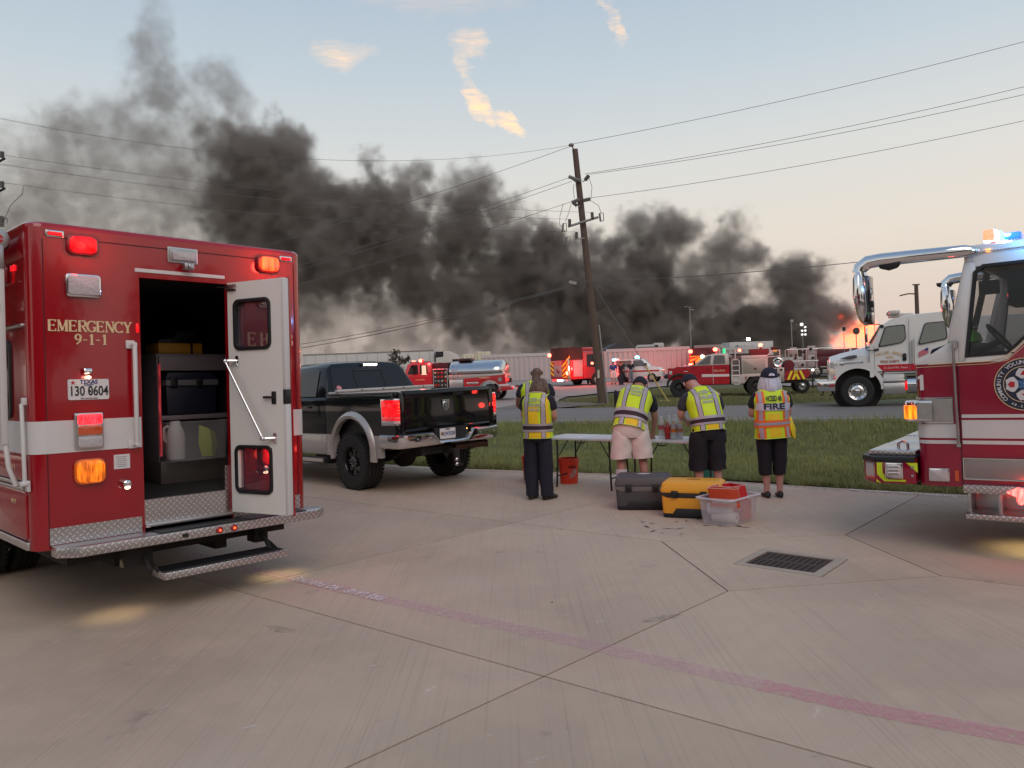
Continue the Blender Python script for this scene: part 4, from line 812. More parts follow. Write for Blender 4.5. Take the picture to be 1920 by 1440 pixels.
for s in (1, -1):
    b = MB(); arch_side(b, -1.10, .70, .82, 1.17, -.02, .57, .50, s*.90, s*.957); b.loft([[(x, s*y, z) for y, z in ((.957, 1.17), (.952, 1.24), (.940, 1.33), (.915, 1.405), (.88, 1.41), (.88, 1.17))] for x in (-1.10, .70)]); o = b.build('bed_side', blackp, pu, angle=30)
    for xa, xb in ((-.74, -.45), (.42, .70)): b = MB(); b.prism([(xa, .5), (xb, .5), (xb, .818), (xa, .818)], 'y', s*.90, s*.962); b.build('lower_bed_panel', silverp, pu)
    b = MB(); b.loft([[(x, s*y, z) for y, z in ((.90, .822), (.957, .822), (.957, 1.17), (.952, 1.24), (.940, 1.33), (.915, 1.38), (.88, 1.38))] for x in (.715, 2.95)]); b.build('door_panel', blackp, pu, bevel=.01)
    b = MB(); b.prism([(.715, .50), (3.0, .50), (3.0, .818), (.715, .818)], 'y', s*.90, s*.962); b.build('lower_door_panel', silverp, pu, bevel=.006)
    b = MB(); arch_side(b, 2.96, 4.3, .50, 1.30, 3.55, .52, .50, s*.88, s*.955); b.build('front_wing', blackp, pu)
    for cx in (-.02, 3.55):                                              # silver flares
        b = MB(); rings = []
        for i in range(19):
            a = R(-103+206*i/18); si, co = math.sin(a), math.cos(a)
            rings.append([(cx+r*si, s*y, .57+r*co) for r, y in ((.49, .93), (.495, 1.0), (.54, 1.02), (.575, .995), (.60, .955), (.58, .92))])
        b.loft(rings); b.build('arch_flare', silverp, pu, angle=50)
    b = MB(); b.lathe([(.52, -.2), (.52, .0)], (-.02, s*.88, .57), 'y', 24); 
    b = MB(); b.cyl((.62, s*1.02, .42), (3.0, s*1.02, .42), .045); b.box(.62, 3.0, s*.98, s*1.06, .455, .468); b.build('running_board', black, pu)
    b = MB(); b.box(.66, 2.9, s*1.055, s*1.07, .40, .455); b.build('board_trim', alu, pu)
    wheel(pu, 0, s*.84, .42, .30, s, 'black', sc=.50)
    wheel(pu, 3.55, s*.84, .42, .30, s, 'black', sc=.50)
    b = MB(); b.prism([(-.02+.52*math.cos(R(a)), .57+.52*math.sin(R(a))) for a in range(0, 181, 12)], 'y', s*.60, s*.66); b.build('wheel_well', dark, pu)
    pl_ = [(-1.118, .88), (-1.118, .925), (-1.08, .968), (-.80, .974), (-.80, .94), (-1.06, .93), (-1.09, .88)]
    b = MB(); b.prism([(x, s*y) for x, y in pl_], 'z', .965, 1.335); k = b.build('tail_lamp', chrome, pu, bevel=.004)
    for z0, z1, m_ in ((1.08, 1.318, lred), (1.03, 1.075, mat('tail_red_lower', (.5, .01, .02), .1, coat=1, emit=((1, .02, .03), .5))), (.985, 1.025, lclear)):
        b = MB(); p2 = [(-1.126, .885), (-1.126, .925), (-1.088, .974), (-.82, .980), (-.82, .95), (-1.06, .94), (-1.09, .885)]; b.prism([(x, s*y) for x, y in p2], 'z', z0, z1); b.build('lens', m_, k, bevel=.004)
    for i in range(4):
        for j in range(3): b = MB(); b.ball((-1.127, s*(.893+.012*j), 1.13+.045*i), (.003, .006, .006)); b.build('led', lhot, k)
b = MB(); b.box(-1.0, .70, -.88, .88, .80, .86); b.box(.66, .70, -.9, .9, .82, 1.38); b.box(-1.0, .6, .80, .86, .86, 1.38); b.box(-1.0, .6, -.86, -.80, .86, 1.38); b.build('bed_floor', black, pu)
for s in (1, -1): b = MB(); b.box(-1.10, .70, s*.87, s*.945, 1.413, 1.430); b.build('rail_cap', black, pu, bevel=.006)
b = MB(); b.prism([(-1.10, .86), (-1.125, .90), (-1.12, 1.12), (-1.105, 1.33), (-1.135, 1.385), (-1.12, 1.435), (-1.03, 1.44), (-1.03, .86)], 'y', -.79, .79); b.build('tailgate', blackp, pu, bevel=.008, label='black tailgate with a silver ram badge')
for s in (1, -1): b = MB(); b.box(-1.112, -1.03, s*.80, s*.877, .84, 1.42); b.box(-1.10, -1.03, s*.877, s*.95, .84, .962); b.box(-1.10, -1.03, s*.877, s*.95, 1.338, 1.42); b.build('corner_panel', blackp, pu, bevel=.008)
# badge: shield with a ram's head
sh = [(-.062, 1.275), (.062, 1.275), (.062, 1.19), (.045, 1.15), (0, 1.115), (-.045, 1.15), (-.062, 1.19)]
b = MB(); ring(b, [(y+.06, z) for y, z in sh], [(y*.82+.06, (z-1.2)*.84+1.2) for y, z in sh], 'x', -1.112, -1.128); bd = b.build('badge', chrome, pu, smooth=False)
b = MB()
for q in (1, -1):
    b.tube([(-1.125, .06+q*.006, 1.232), (-1.127, .06+q*.028, 1.250), (-1.127, .06+q*.044, 1.228), (-1.126, .06+q*.034, 1.200), (-1.125, .06+q*.022, 1.212)], [.010, .011, .010, .007, .004])
b.loft([[(-1.112, .06+y, z) for y, z in ((-.016, 1.235), (.016, 1.235), (.012, 1.17), (0, 1.148), (-.012, 1.17))], [(-1.131, .06+y*.6, z) for y, z in ((-.016, 1.23), (.016, 1.23), (.012, 1.175), (0, 1.16), (-.012, 1.175))]]); b.build('rams_head', chrome, bd)
# bumper with a drop for the plate
def bx(y): return -1.235+.10*(abs(y)/.97)**3
path = [(-.74, .985, .835), (-.95, .987, .835), (-1.04, .98, .835), (-1.11, .955, .835)]
prof = [(.90, .835), (.40, .835), (.28, .70), (-.25, .70), (-.37, .835), (-.90, .835)]
for i in range(len(prof)-1):
    (y0, z0), (y1, z1) = prof[i], prof[i+1]; k = max(1, int(abs(y1-y0)/.09))
    for j in range(k+(i == len(prof)-2)): t = j/k; y = y0+(y1-y0)*t; path.append((bx(y), y, z0+(z1-z0)*t))
path += [(-1.11, -.955, .835), (-1.04, -.98, .835), (-.95, -.987, .835), (-.74, -.985, .835)]
b = MB(); rings = []
for i, (x, y, z) in enumerate(path):
    a, c = Vector(path[max(0, i-1)][:2]), Vector(path[min(len(path)-1, i+1)][:2]); d = (c-a).normalized(); n = Vector((d.y, -d.x)); n = -n if n.x > .01 or (abs(n.x) < .3 and n.y*y < 0) else n
    if n.dot(Vector((x+.4, y))) < 0: n = -n
    lo = .645-.012*abs(y); P = lambda o, zz: (x+n.x*o, y+n.y*o, zz)
    rings.append([P(-.02, z), P(.006, z-.02), P(.010, (z+lo)/2), P(-.012, lo+.02), P(-.04, lo), P(-.10, lo), P(-.10, z)])
b.loft(rings); b.build('rear_bumper', chrome, pu, bevel=.0, angle=40)
for y in (.66, .45, -.5, -.82): b = MB(); b.cyl((bx(y)-.004, y, .75), (bx(y)-.016, y, .75), .014); b.build('parking_sensor', steel, pu)
b = MB(); b.box(-1.17, -1.10, -.30, .33, .69, .88); b.build('plate_recess', black, pu)
b = MB(); b.prism(rrect(-.045, .245, .715, .865, .012), 'x', -1.178, -1.184); lp_ = b.build('licence_plate', pwhite, pu)
text('GW35SR', .075, pblue, lp_, (-1.186, .075, .785), (0, -1, 0), (0, 0, 1), wid=.78, bold=.001); text('TEXAS', .026, pblack, lp_, (-1.186, .10, .848), (0, -1, 0), (0, 0, 1), bold=.001)
b = MB(); b.cyl((-1.184, .205, .79), (-1.187, .205, .79), .024); b.build('seal', mat('seal_brown', (.25, .12, .04), .6), lp_)
b = MB(); b.ball((-1.16, -.28, .83), (.012, .016, .02)); b.build('plate_lamp', lens('amber_bulb', (1, .5, .1), 5), pu)
# cab
def cabring(x0, sl, hb, ht, zr, z0=1.37):
    return [(x0+sl*(z-z0), y, z) for y, z in ((-hb, z0), (-ht, zr-.07), (-ht+.10, zr-.005), (-ht*.5, zr+.012), (ht*.5, zr+.012), (ht-.10, zr-.005), (ht, zr-.07), (hb, z0))]
b = MB(); b.loft([cabring(.74, .52, .90, .72, 1.905), cabring(1.2, .1, .915, .735, 1.93), cabring(2.2, -.1, .915, .735, 1.93), cabring(3.05, -1.3, .90, .70, 1.86)]); b.build('cab', blackp, pu, bevel=.012, angle=50)
b = MB(); b.prism([(2.9, .8), (4.4, .8), (4.42, 1.2), (4.25, 1.32), (3.0, 1.38)], 'y', -.88, .88); b.build('bonnet', blackp, pu, bevel=.04)
def cp(y, z): return (.74+.52*(z-1.37)-.007, y, z)
pane = [(-.76, 1.46), (.76, 1.46), (.665, 1.845), (-.665, 1.845)]
b = MB(); b.add([cp(*p) for p in pane]+[(x-.006, y, z) for x, y, z in [cp(*p) for p in pane]], [(0, 1, 2, 3), (7, 6, 5, 4), (0, 4, 5, 1), (1, 5, 6, 2), (2, 6, 7, 3), (3, 7, 4, 0)]); rw = b.build('rear_window', glass, pu)
b = MB()
for y in (.27, -.27): b.obox((cp(0, 1.62)[0]-.01, y, 1.62), (.012, .022, .34), (0, math.atan(.52), 0))
b.obox((cp(0, 1.79)[0]-.01, 0, 1.79), (.012, .56, .016), (0, math.atan(.52), 0)); b.build('window_divider', black, rw)
b = MB(); b.obox((cp(0, 1.515)[0]-.012, .63, 1.515), (.003, .085, .085), (0, math.atan(.52), 0)); b.v = b.v[:0]; b.f = []; b.m = []
b.cyl((cp(0, 1.515)[0]-.006, .63, 1.513), (cp(0, 1.515)[0]-.012, .63, 1.516), .045, n=24); k = b.build('sticker', mat('sticker_pink', (.60, .18, .22), .5), rw)
b = MB(); b.cyl((cp(0, 1.515)[0]-.013, .63, 1.513), (cp(0, 1.515)[0]-.014, .63, 1.516), .026, n=20); b.build('sticker_centre', pwhite, k)
b = MB(); b.prism([(.705, 1.37), (.72, 1.37), (.93, 1.84), (.915, 1.85)], 'y', -.02, .02)
b = MB(); b.obox((.985, -.08, 1.878), (.05, .34, .035), (0, -.3, 0)); k = b.build('cargo_lamp', black, pu, bevel=.006)
for y in (.02, -.05, -.12, -.19): b = MB(); b.obox((.960, y-.0, 1.878), (.012, .05, .024), (0, -.3, 0)); b.build('bulb', lwhite, k)
for s in (1, -1):
    def sp(x, z, d=.008): t = (z-1.37)/.49; y = .912-.18*t; return (x+.1*(z-1.37), s*(y+d), z)
    for x0, x1 in ((1.05, 1.75), (1.88, 2.75)):
        q = [(x0, 1.40), (x1, 1.40), (x1-.08, 1.79), (x0+.04, 1.80)]
        b = MB(); v = [sp(*p) for p in q]+[sp(p[0], p[1], .002) for p in q]; b.add(v, [(0, 1, 2, 3), (7, 6, 5, 4), (0, 4, 5, 1), (1, 5, 6, 2), (2, 6, 7, 3), (3, 7, 4, 0)]); b.build('side_window', glass, pu)
    b = MB(); b.box(1.12, 1.27, s*.955, s*.985, 1.22, 1.25); b.build('door_handle', blackp, pu, bevel=.006)
b = MB(); b.box(.36, .44, -.93, .93, 1.452, 1.492); b.box(.38, .68, -.90, .90, 1.25, 1.46); k = b.build('toolbox', mat('toolbox_pale', (.60, .56, .53), .45, .2, noise=(16, .25)), pu, bevel=.006, label='pale metal toolbox across the front of the bed')
for y in (-.7, -.3, .1, .5): b = MB(); b.cyl((.355, y, 1.472), (.362, y, 1.472), .012); b.build('rivet', black, k)
# chassis
b = MB(); b.cyl((0, -.75, .42), (0, .75, .42), .055); b.ball((0.0, .02, .40), (.17, .19, .17)); b.build('rear_axle', dark, pu)
for s in (1, -1): b = MB(); b.box(-1.05, 4.2, s*.45-.04, s*.45+.04, .50, .62); b.tube([(-.75, s*.5, .60), (-.3, s*.5, .43), (0, s*.5, .38), (.35, s*.5, .43), (.8, s*.5, .58)], .03); b.build('chassis_rail', dark, pu)
b = MB(); b.box(-1.0, -.6, -.45, .45, .50, .60); b.box(.2, 3, -.3, .3, .45, .6); b.build('cross_member', dark, pu)
b = MB(); b.box(-1.24, -.9, -.05, .03, .49, .56); b.obox((-1.22, -.01, .42), (.06, .09, .24)); b.obox((-1.27, -.01, .33), (.12, .07, .03)); k = b.build('tow_hitch', dark, pu, bevel=.006)
b = MB(); b.ball((-1.29, .05, .41), .028); b.ball((-1.29, .05, .345), .028); b.cyl((-1.26, .02, .41), (-1.29, .05, .41), .012); b.build('hitch_ball', chrome, k)
b = MB(); b.tube([(.2, -.5, .55), (-.5, -.55, .56), (-.85, -.62, .56), (-.95, -.70, .56), (-1.05, -.80, .555)], .055); b.cyl((-1.0, -.15, .565), (-1.0, -.80, .56), .055, n=16); b.build('exhaust', mat('exhaust_rust', (.10, .045, .03), .5, .6, noise=(12, .4)), pu)
for s in (.88, -.88): point('tail_glow', tuple(pu.matrix_world @ Vector((-1.25, s, 1.15))), (1, .04, .03), 1.2, .04)

# ================================================================ fire engine at the right, its driver side and front corner in view
EM = Matrix.Translation((3.552, 6.735, 0)) @ Euler((-.001, .018, 2.465)).to_matrix().to_4x4()
en = thing('fire_engine', 'large crimson and white fire engine with a chrome mirror arm and a round volunteer emblem', 'fire engine', base=EM)
EW = 2.35                                   # local: x forward, y left; side wall in the plane y = 0, cab front at x = 0, body to y = -EW
def rake(z): return 0
whm = white
# lower cab: red side with the wheel well and step, rounded front corner
def eplan(d=0., x1=-3.4, rc=.10):
    p = [(x1, d)]
    for i in range(6): a = R(90-90*i/5); p.append((-rc+(rc+d)*math.cos(a), -rc+(rc+d)*math.sin(a)))
    for i in range(6): a = R(-90*i/5); p.append((-rc+(rc+d)*math.cos(a), -EW+rc+(rc+d)*math.sin(a)))
    p.append((x1, -EW-d)); return p
def eband(b, z0, z1, d0=0., d1=None, x1=-3.4):
    d1 = d0 if d1 is None else d1; b.loft([[(x+rake(z0), y, z0) for x, y in eplan(d0, x1)], [(x+rake(z1), y, z1) for x, y in eplan(d1, x1)]])
b = MB(); eband(b, .56, 1.612); b.build('lower_cab', crim, en, angle=50)
# upper cab as separate posts and rails so that the glass is open to the sky beyond
def Q(mb, p, y0, y1, mi=0): mb.prism(p, 'y', y0, y1)
for s0, s1, nm in ((-.06, 0.0, 'side_upper'), (-EW, -EW+.06, 'side_upper')):
    b = MB()
    Q(b, [(0, 1.614), (-.345, 1.614), (-.345, 1.80), (-.305, 1.80)], s0, s1)                       # fairing below the post
    Q(b, [(-.10, 1.80-.02), (-.345, 1.80), (-.50, 2.47), (-.435, 2.47)], s0, s1) if False else Q(b, [(-.275, 1.80), (-.345, 1.80), (-.345, 1.614), (-.41, 1.614), (-.505, 2.42), (-.505, 2.47), (-.425, 2.47)], s0, s1)
    b.build('front_post', whm, en, bevel=.006)
    b = MB(); Q(b, [(-.345, 1.614), (-1.60, 1.614), (-1.60, 1.68), (-.415, 1.672)], s0, s1); Q(b, [(-.505, 2.415), (-1.60, 2.415), (-1.60, 2.56), (-.47, 2.50)], s0, s1); Q(b, [(-1.35, 1.68), (-1.60, 1.68), (-1.60, 2.415), (-1.35, 2.415)], s0, s1); Q(b, [(-1.60, 1.614), (-3.4, 1.614), (-3.4, 2.6), (-1.60, 2.56)], s0, s1)
    b.build('upper_door', whm, en)
    # corner of the window that rises to the rear: the white and red panel under it
b = MB(); Q(b, [(-.70, 1.684), (-.83, 1.82), (-.98, 2.0), (-1.36, 2.05), (-1.36, 1.676)], -.052, .003); b.build('door_corner', whm, en)
b = MB(); Q(b, [(-.60, 1.60), (-.70, 1.632), (-.80, 1.735), (-.95, 1.88), (-1.2, 1.93), (-1.6, 1.93), (-1.6, 1.60)], -.001, .006); b.build('crimson_swoop', crim, en, smooth=False)
b = MB(); b.tube([(-.12, .004, 1.612), (-.55, .007, 1.618), (-.68, .008, 1.645), (-.80, .009, 1.75), (-.94, .009, 1.895), (-1.2, .009, 1.945)], .004); b.tube([(-.02, .004, 1.590), (-.56, .007, 1.598), (-.70, .008, 1.622), (-.82, .009, 1.735)], .0025); b.build('pinstripe', gold, en)
b = MB(); b.prism([(-.435, -.04), (-.435, -EW+.04), (-3.4, -EW+.04), (-3.4, -.04)], 'z', 2.55, 2.60); b.prism([(-.44, -.001), (-.47, .0), (-3.4, .0), (-3.4, -.06), (-.44, -.06)], 'z', 2.50, 2.585); b.prism([(-.44, -EW), (-.44, -EW+.06), (-3.4, -EW+.06), (-3.4, -EW)], 'z', 2.50, 2.585); b.box(-.50, -.42, -EW, 0, 2.44, 2.56); b.build('roof', whm, en, bevel=.012)
b = MB(); b.prism([(0, 1.614), (-.28, 1.80), (-.30, 1.80), (-.30, 1.614)], 'y', -EW+.06, -.06); b.build('front_cowl', whm, en)
b = MB(); b.add([(-.29, -.05, 1.81), (-.29, -EW+.05, 1.81), (-.45, -EW+.05, 2.46), (-.45, -.05, 2.46)], [(0, 1, 2, 3)]); b.build('windscreen', mat('windscreen', (.55, .7, .66), .02, noise=(2, 0), alpha=.18, spec=.8), en)
for y in (-.04, -EW+.04, -EW/2): b = MB(); b.obox((-.365, y, 2.135), (.05, .05, .68), (0, -.236, 0)); b.build('windscreen_post', black if y == -EW/2 else whm, en)
def wpoly(d): return inset([(-.418, 1.680), (-.700, 1.690), (-.83, 1.825), (-.98, 2.01), (-1.34, 2.05), (-1.34, 2.405), (-.56, 2.405), (-.503, 2.36)], d)
for y, m_ in ((-.03, mat('cab_glass', (.02, .035, .035), .02, noise=(3, 0), alpha=.34, spec=.6)), (-EW+.03, mat('cab_glass'))):
    b = MB(); b.prism(wpoly(0), 'y', y, y+.004); wg = b.build('door_window', m_, en, smooth=False)
    b = MB(); ring(b, wpoly(-.004), wpoly(.022), 'y', y-.012 if y > -1 else y-.03, y+.036 if y > -1 else y+.012); b.build('rubber_frame', black, wg)
# cab interior
b = MB(); b.box(-3.35, -.10, -EW+.06, -.06, 1.28, 1.34); b.build('cab_floor', dark, en)
b = MB(); b.prism([(-.06, 1.34), (-.50, 1.34), (-.45, 1.70), (-.30, 1.80), (-.12, 1.74)], 'y', -EW+.1, -.1); b.build('dashboard', mat('dash_black', (.012, .010, .022), .7), en, bevel=.02)
b = MB(); b.prism([(-.95, 1.34), (-1.45, 1.34), (-1.50, 2.2), (-1.35, 2.22), (-1.30, 1.62), (-.95, 1.56)], 'y', -.75, -.2); b.prism([(-.95, 1.34), (-1.45, 1.34), (-1.50, 2.2), (-1.35, 2.22), (-1.30, 1.62), (-.95, 1.56)], 'y', -2.1, -1.5); b.box(-1.7, -1.6, -EW+.08, -.08, 1.34, 2.5); b.build('seat', mat('dash_black'), en, bevel=.03)
b = MB(); 
for i in range(18): a, c = 2*math.pi*i/18, 2*math.pi*(i+1)/18; b.cyl((-.62+.10*math.cos(a), -.40+.2*math.sin(a), 1.80+.13*math.cos(a)), (-.62+.10*math.cos(c), -.40+.2*math.sin(c), 1.80+.13*math.cos(c)), .014, n=6)
b.cyl((-.62, -.4, 1.80), (-.45, -.4, 1.70), .03); b.build('steering_wheel', black, en)
b = MB(); b.box(-.62, -.47, -.45, -.36, 2.20, 2.32); b.cyl((-.55, -.4, 2.30), (-.5, -.4, 2.44), .008); b.build('cab_camera', black, en, bevel=.015)
b = MB(); b.box(-1.0, -.62, -1.6, -1.0, 2.12, 2.44); b.build('overhead_console', mat('dash_black'), en)
for y in (-1.1, -1.2): b = MB(); b.ball((-.615, y, 2.22), (.01, .018, .024)); b.build('console_light', lhot, en)
b = MB(); b.box(-1.34, -.80, -1.25, -1.20, 1.34, 2.5); b.box(-1.34, -.70, -1.9, -1.25, 1.34, 1.75); b.build('dark_window_backing', mat('dash_black'), en)  # dark panels added so the door window looks dark towards the rear
t = thing('safety_vest', 'folded lime green safety vest lying on the dashboard of the right fire engine', 'vest', base=EM @ Matrix.Translation((-.36, -.42, 1.79)))
b = MB(); b.loft([[(-.10, -.22, 0), (.12, -.24, -.02), (.14, .22, -.02), (-.08, .2, 0)], [(-.08, -.18, .08), (.08, -.2, .10), (.09, .12, .12), (-.06, .15, .06)], [(-.02, -.1, .14), (.04, -.1, .15), (.03, .05, .17), (-.02, .06, .13)]]); b.build('cloth', mat('lime_cloth', (.12, .62, .05), .6), t, bevel=.02)
b = MB(); b.obox((0, -.05, .125), (.16, .05, .012), (0, .2, .3)); b.build('reflective_strip', refl, t)
# stripes, handrail, emblem, numbers
b = MB()
for z0, z1 in ((1.148, 1.176), (.975, 1.128), (.925, .955)):
    b = MB(); b.box(-3.4, -.352, -.002, .004, z0, z1); b.build('white_stripe', whitem, en, smooth=False)
for z0, z1 in ((.975, 1.095), (.925, .955)):
    b = MB(); o_ = [p for p in eplan(.004, -.322)][:7]; i_ = [p for p in eplan(.0005, -.322)][:7]; b.prism(o_+i_[::-1], 'z', z0, z1); b.build('white_stripe', whitem, en, smooth=False)
b = MB(); b.tube([(-.315, .03, 1.78), (-.318, .035, 1.5), (-.325, .035, .93)], .012); b.box(-.345, -.30, 0, .04, 1.74, 1.80); b.box(-.34, -.31, 0, .03, .90, .93); b.build('hand_rail', steel, en)
b = MB(); b.box(-.343, -.337, -.02, .002, .57, 1.6); b.build('door_seam', dark, en)
ce = (-.812, 1.42)
def disc(r, m, d, nm, par, r2=0):
    b = MB(); c = [(ce[0]+r*math.cos(2*math.pi*i/40), ce[1]+r*math.sin(2*math.pi*i/40)) for i in range(40)]
    if r2: ring(b, c, [(ce[0]+r2*math.cos(2*math.pi*i/40), ce[1]+r2*math.sin(2*math.pi*i/40)) for i in range(40)], 'y', 0, d)
    else: b.prism(c, 'y', 0, d)
    return b.build(nm, m, par, smooth=False)
navyp = mat('emblem_navy', (.018, .022, .05), .4, noise=(20, .1)); em = disc(.213, navyp, .007, 'emblem', en)
disc(.215, gold, .0085, 'emblem_rim', em, .209); disc(.150, gold, .0085, 'emblem_inner_rim', em, .145)
def ringtext(s, r, size, a0, step, m, flip=1):
    for i, ch in enumerate(s):
        if ch == ' ': continue
        a = R(a0-flip*step*i); p = (ce[0]-r*math.cos(a), .0095, ce[1]+r*math.sin(a))      # viewed from +y: local -x is to the right
        up = Vector((-math.cos(a), 0, math.sin(a)))*flip; right = Vector((-math.sin(a), 0, -math.cos(a)))*flip
        text(ch, size, m, em, p, right, up, depth=.001, bold=.0006)
ringtext('COMMUNITY VOLUNTEER FIRE DEPT', .180, .043, 221, 9.1, pwhite)
ringtext('HCESD 48', .180, .026, 246, 8, pwhite, -1) if False else ringtext('48.25 - 1938', .182, .028, 240, 7, pwhite, -1)
for k in range(4):
    a = R(90*k+0); ca, sa = math.cos(a), math.sin(a)
    leaf = [(.045, -.022), (.075, -.062), (.10, -.058), (.132, -.036), (.128, 0), (.132, .036), (.10, .058), (.075, .062), (.045, .022)]
    b = MB(); b.prism([(ce[0]+u*ca-v*sa, ce[1]+u*sa+v*ca) for u, v in leaf], 'y', .007, .009); q = b.build('cross_arm', pwhite, em, smooth=False)
    sh_ = {0: [(.07, -.02), (.10, -.025), (.12, 0), (.10, .025), (.07, .02)], 1: [(.075, -.03), (.095, -.02), (.11, -.01), (.115, .015), (.09, .03), (.075, .03)], 2: [(.075, -.012), (.085, -.018), (.12, -.012), (.12, .012), (.085, .018), (.075, .012)], 3: [(.07, -.025), (.085, -.005), (.12, -.02), (.12, .0), (.09, .012), (.08, .03)]}[k]
    b = MB(); b.prism([(ce[0]+u*ca-v*sa, ce[1]+u*sa+v*ca) for u, v in sh_], 'y', .009, .0105); b.build('symbol', pred, q, smooth=False)
pb_ = mat('star_blue', (.05, .16, .34), .5)
for k in range(3):
    a = R(60*k+90); ca, sa = math.cos(a), math.sin(a); b = MB(); b.prism([(ce[0]+u*ca-v*sa, ce[1]+u*sa+v*ca) for u, v in ((-.05, -.013), (.05, -.013), (.05, .013), (-.05, .013))], 'y', .007, .0108+.0003*k); b.build('star_of_life_bar', pb_, em, smooth=False)
b = MB(); b.box(ce[0]-.003, ce[0]+.003, .0112, .0125, ce[1]-.042, ce[1]+.042); b.tube([(ce[0]+.008*math.sin(t*1.1), .0125, ce[1]-.034+t*.0056) for t in range(13)], .0022, n=5); b.build('serpent_staff', pwhite, em)
b = MB(); b.prism([(-.044, 1.39), (-.072, 1.39), (-.072, 1.525), (-.052, 1.525), (-.028, 1.505), (-.028, 1.486), (-.044, 1.494)], 'y', -.03, .0015); b.build('fleet_number', pwhite, en, smooth=False)
text('9', .18, whitem, en, (.012, .006, 1.455), (-1, 0, 0), (0, 0, 1), depth=.002, bold=.004, wid=.62, warp=lambda v: Vector((v.x, v.y, v.z)) if v.x < -.098 else (lambda u: Vector((-.10+.104*math.sin(u), -.10+.104*math.cos(u), v.z)))(min(1.5, (v.x+.10)/.10)))
# headlamp bezel, turn signal, side lamps, panels
b = MB(); o_ = eplan(.012, -.292)[:9]; i_ = eplan(.0, -.292)[:9]; b.prism(o_+i_[::-1], 'z', 1.10, 1.325); k = b.build('headlamp_bezel', chrome, en, bevel=.002, seg=1)
b = MB(); o_ = eplan(.014, -.285)[:5]; i_ = eplan(.011, -.285)[:5]; b.prism(o_+i_[::-1], 'z', 1.112, 1.312); b.build('bezel_panel', steel, k)
b = MB(); b.prism([(.005, -.14), (.09, -.14), (.09, -.03), (.075, .01), (-.01, .045), (-.14, .045), (-.14, 0)], 'z', 1.12, 1.30); k2 = b.build('lamp_pod', chrome, en, bevel=.012)
b = MB(); b.prism([(.098, -.12), (.098, -.025), (.078, .022), (-.0, .052), (-.02, .045), (.06, .012), (.085, -.03), (.085, -.12)], 'z', 1.14, 1.262); b.build('turn_signal', lamb, k2, bevel=.004)
b = MB(); b.prism([(-.03, .047), (-.13, .047), (-.13, .04), (-.03, .04)], 'z', 1.14, 1.275); ring(b, rrect(-.137, -.022, 1.125, 1.285, .01), rrect(-.129, -.03, 1.133, 1.277, .008), 'y', .044, .05); b.build('pod_frame', steel, k2)
lamp_box(en, 'side_lamp', 0, -.245, -.085, .60, .712, .03, chrome, lclear, .01, 'y', 1)
b = MB(); b.box(-.312, -.283, 0, .006, .607, .697); b.build('side_reflector', mat('reflector_orange', (.6, .10, .03), .3), en)
b = MB(); b.box(-3.4, -.350, 0, .008, .625, .808); k = b.build('lower_panel', mat('satin_panel', (.42, .37, .37), .3, .9, noise=(7, .08)), en, bevel=.002)
b = MB(); b.box(-3.4, -.350, .004, .014, .625, .634); b.box(-3.4, -.350, .004, .014, .80, .808); b.box(-.356, -.348, .004, .014, .625, .808); b.build('panel_trim', chrome, k)
b = MB(); b.box(-3.4, -.345, -.30, .05, .515, .585); b.build('running_board', dp, en, bevel=.006)
b = MB(); b.box(-3.0, -.368, -.20, .13, .31, .355); k = b.build('entry_step', dp, en, bevel=.006)
b = MB(); b.box(-.40, -.372, -.18, .02, .35, .52); b.box(-.62, -.59, -.18, .01, .35, .52); b.box(-1.6, -.40, -.19, -.17, .35, .52); b.build('step_hanger', steel, k, bevel=.003)
b = MB(); b.prism([(-.74, .50), (-.66, .535), (-.74, .585), (-.80, .55)], 'y', .05, .075); b.ball((-.755, .07, .49), (.03, .02, .05)); b.build('step_warning_lamp', lens('lens_red_flash', (1, .07, .06), 6), en)
# bumper extension with its deck, lamps and chevron panels
bp_ = [(.02, 0), (.34, .03), (.475, -.12), (.49, -.30), (.49, -EW+.3), (.475, -EW+.12), (.34, -EW-.03), (.02, -EW)]
b = MB(); b.prism(bp_, 'z', .565, .79); bm_ = b.build('front_bumper', crim, en, bevel=.006)
b = MB(); b.prism([(x*1.02, y+.012 if y > -1 else y-.012) for x, y in bp_], 'z', .755, .805); b.build('bumper_rubber', black, bm_, bevel=.010)
b = MB(); b.box(.03, .42, -.75, -.08, .806, .850); b.box(.03, .42, -1.55, -.80, .806, .845); b.box(.03, .42, -EW+.08, -1.60, .806, .85); b.build('deck_plate', dp, bm_, bevel=.006)
b = MB(); b.tube([(.12, -.22, .85), (.12, -.21, .90), (.155, -.22, .925), (.20, -.23, .90), (.20, -.23, .85)], .014); b.build('tow_ring', chrome, bm_)
def bface(x, z, d=0.):       # point on the slightly angled side face of the bumper
    return (x, .03*(x-.02)/.32+d, z)
def bplate(nm, pts, m, d=.004, par=None):
    b = MB(); n = len(pts); b.add([bface(x, z, d) for x, z in pts]+[bface(x, z, .0005) for x, z in pts], [tuple(range(n))]+[(i, (i+1) % n, n+(i+1) % n, n+i) for i in range(n)]); return b.build(nm, m, par or bm_, smooth=False)
ylw = mat('retro_lime', (.62, .74, .02), .45)
bplate('lime_panel', [(.33, .752), (.285, .752), (.285, .66), (.24, .60), (.10, .60), (.10, .583), (.275, .583), (.33, .645)], ylw); bplate('lime_panel', [(.092, .752), (.004, .752), (.004, .665)], ylw)
lamp_box(bm_, 'bumper_lamp', .0205, .115, .262, .612, .752, .03, chrome, lclear, .01, 'y', 1)
b = MB()
for i in range(3): b.tube([(.235, .065, .655+.03*i), (.225, .072, .668+.03*i), (.15, .06, .668+.03*i), (.14, .052, .655+.03*i)], .007)
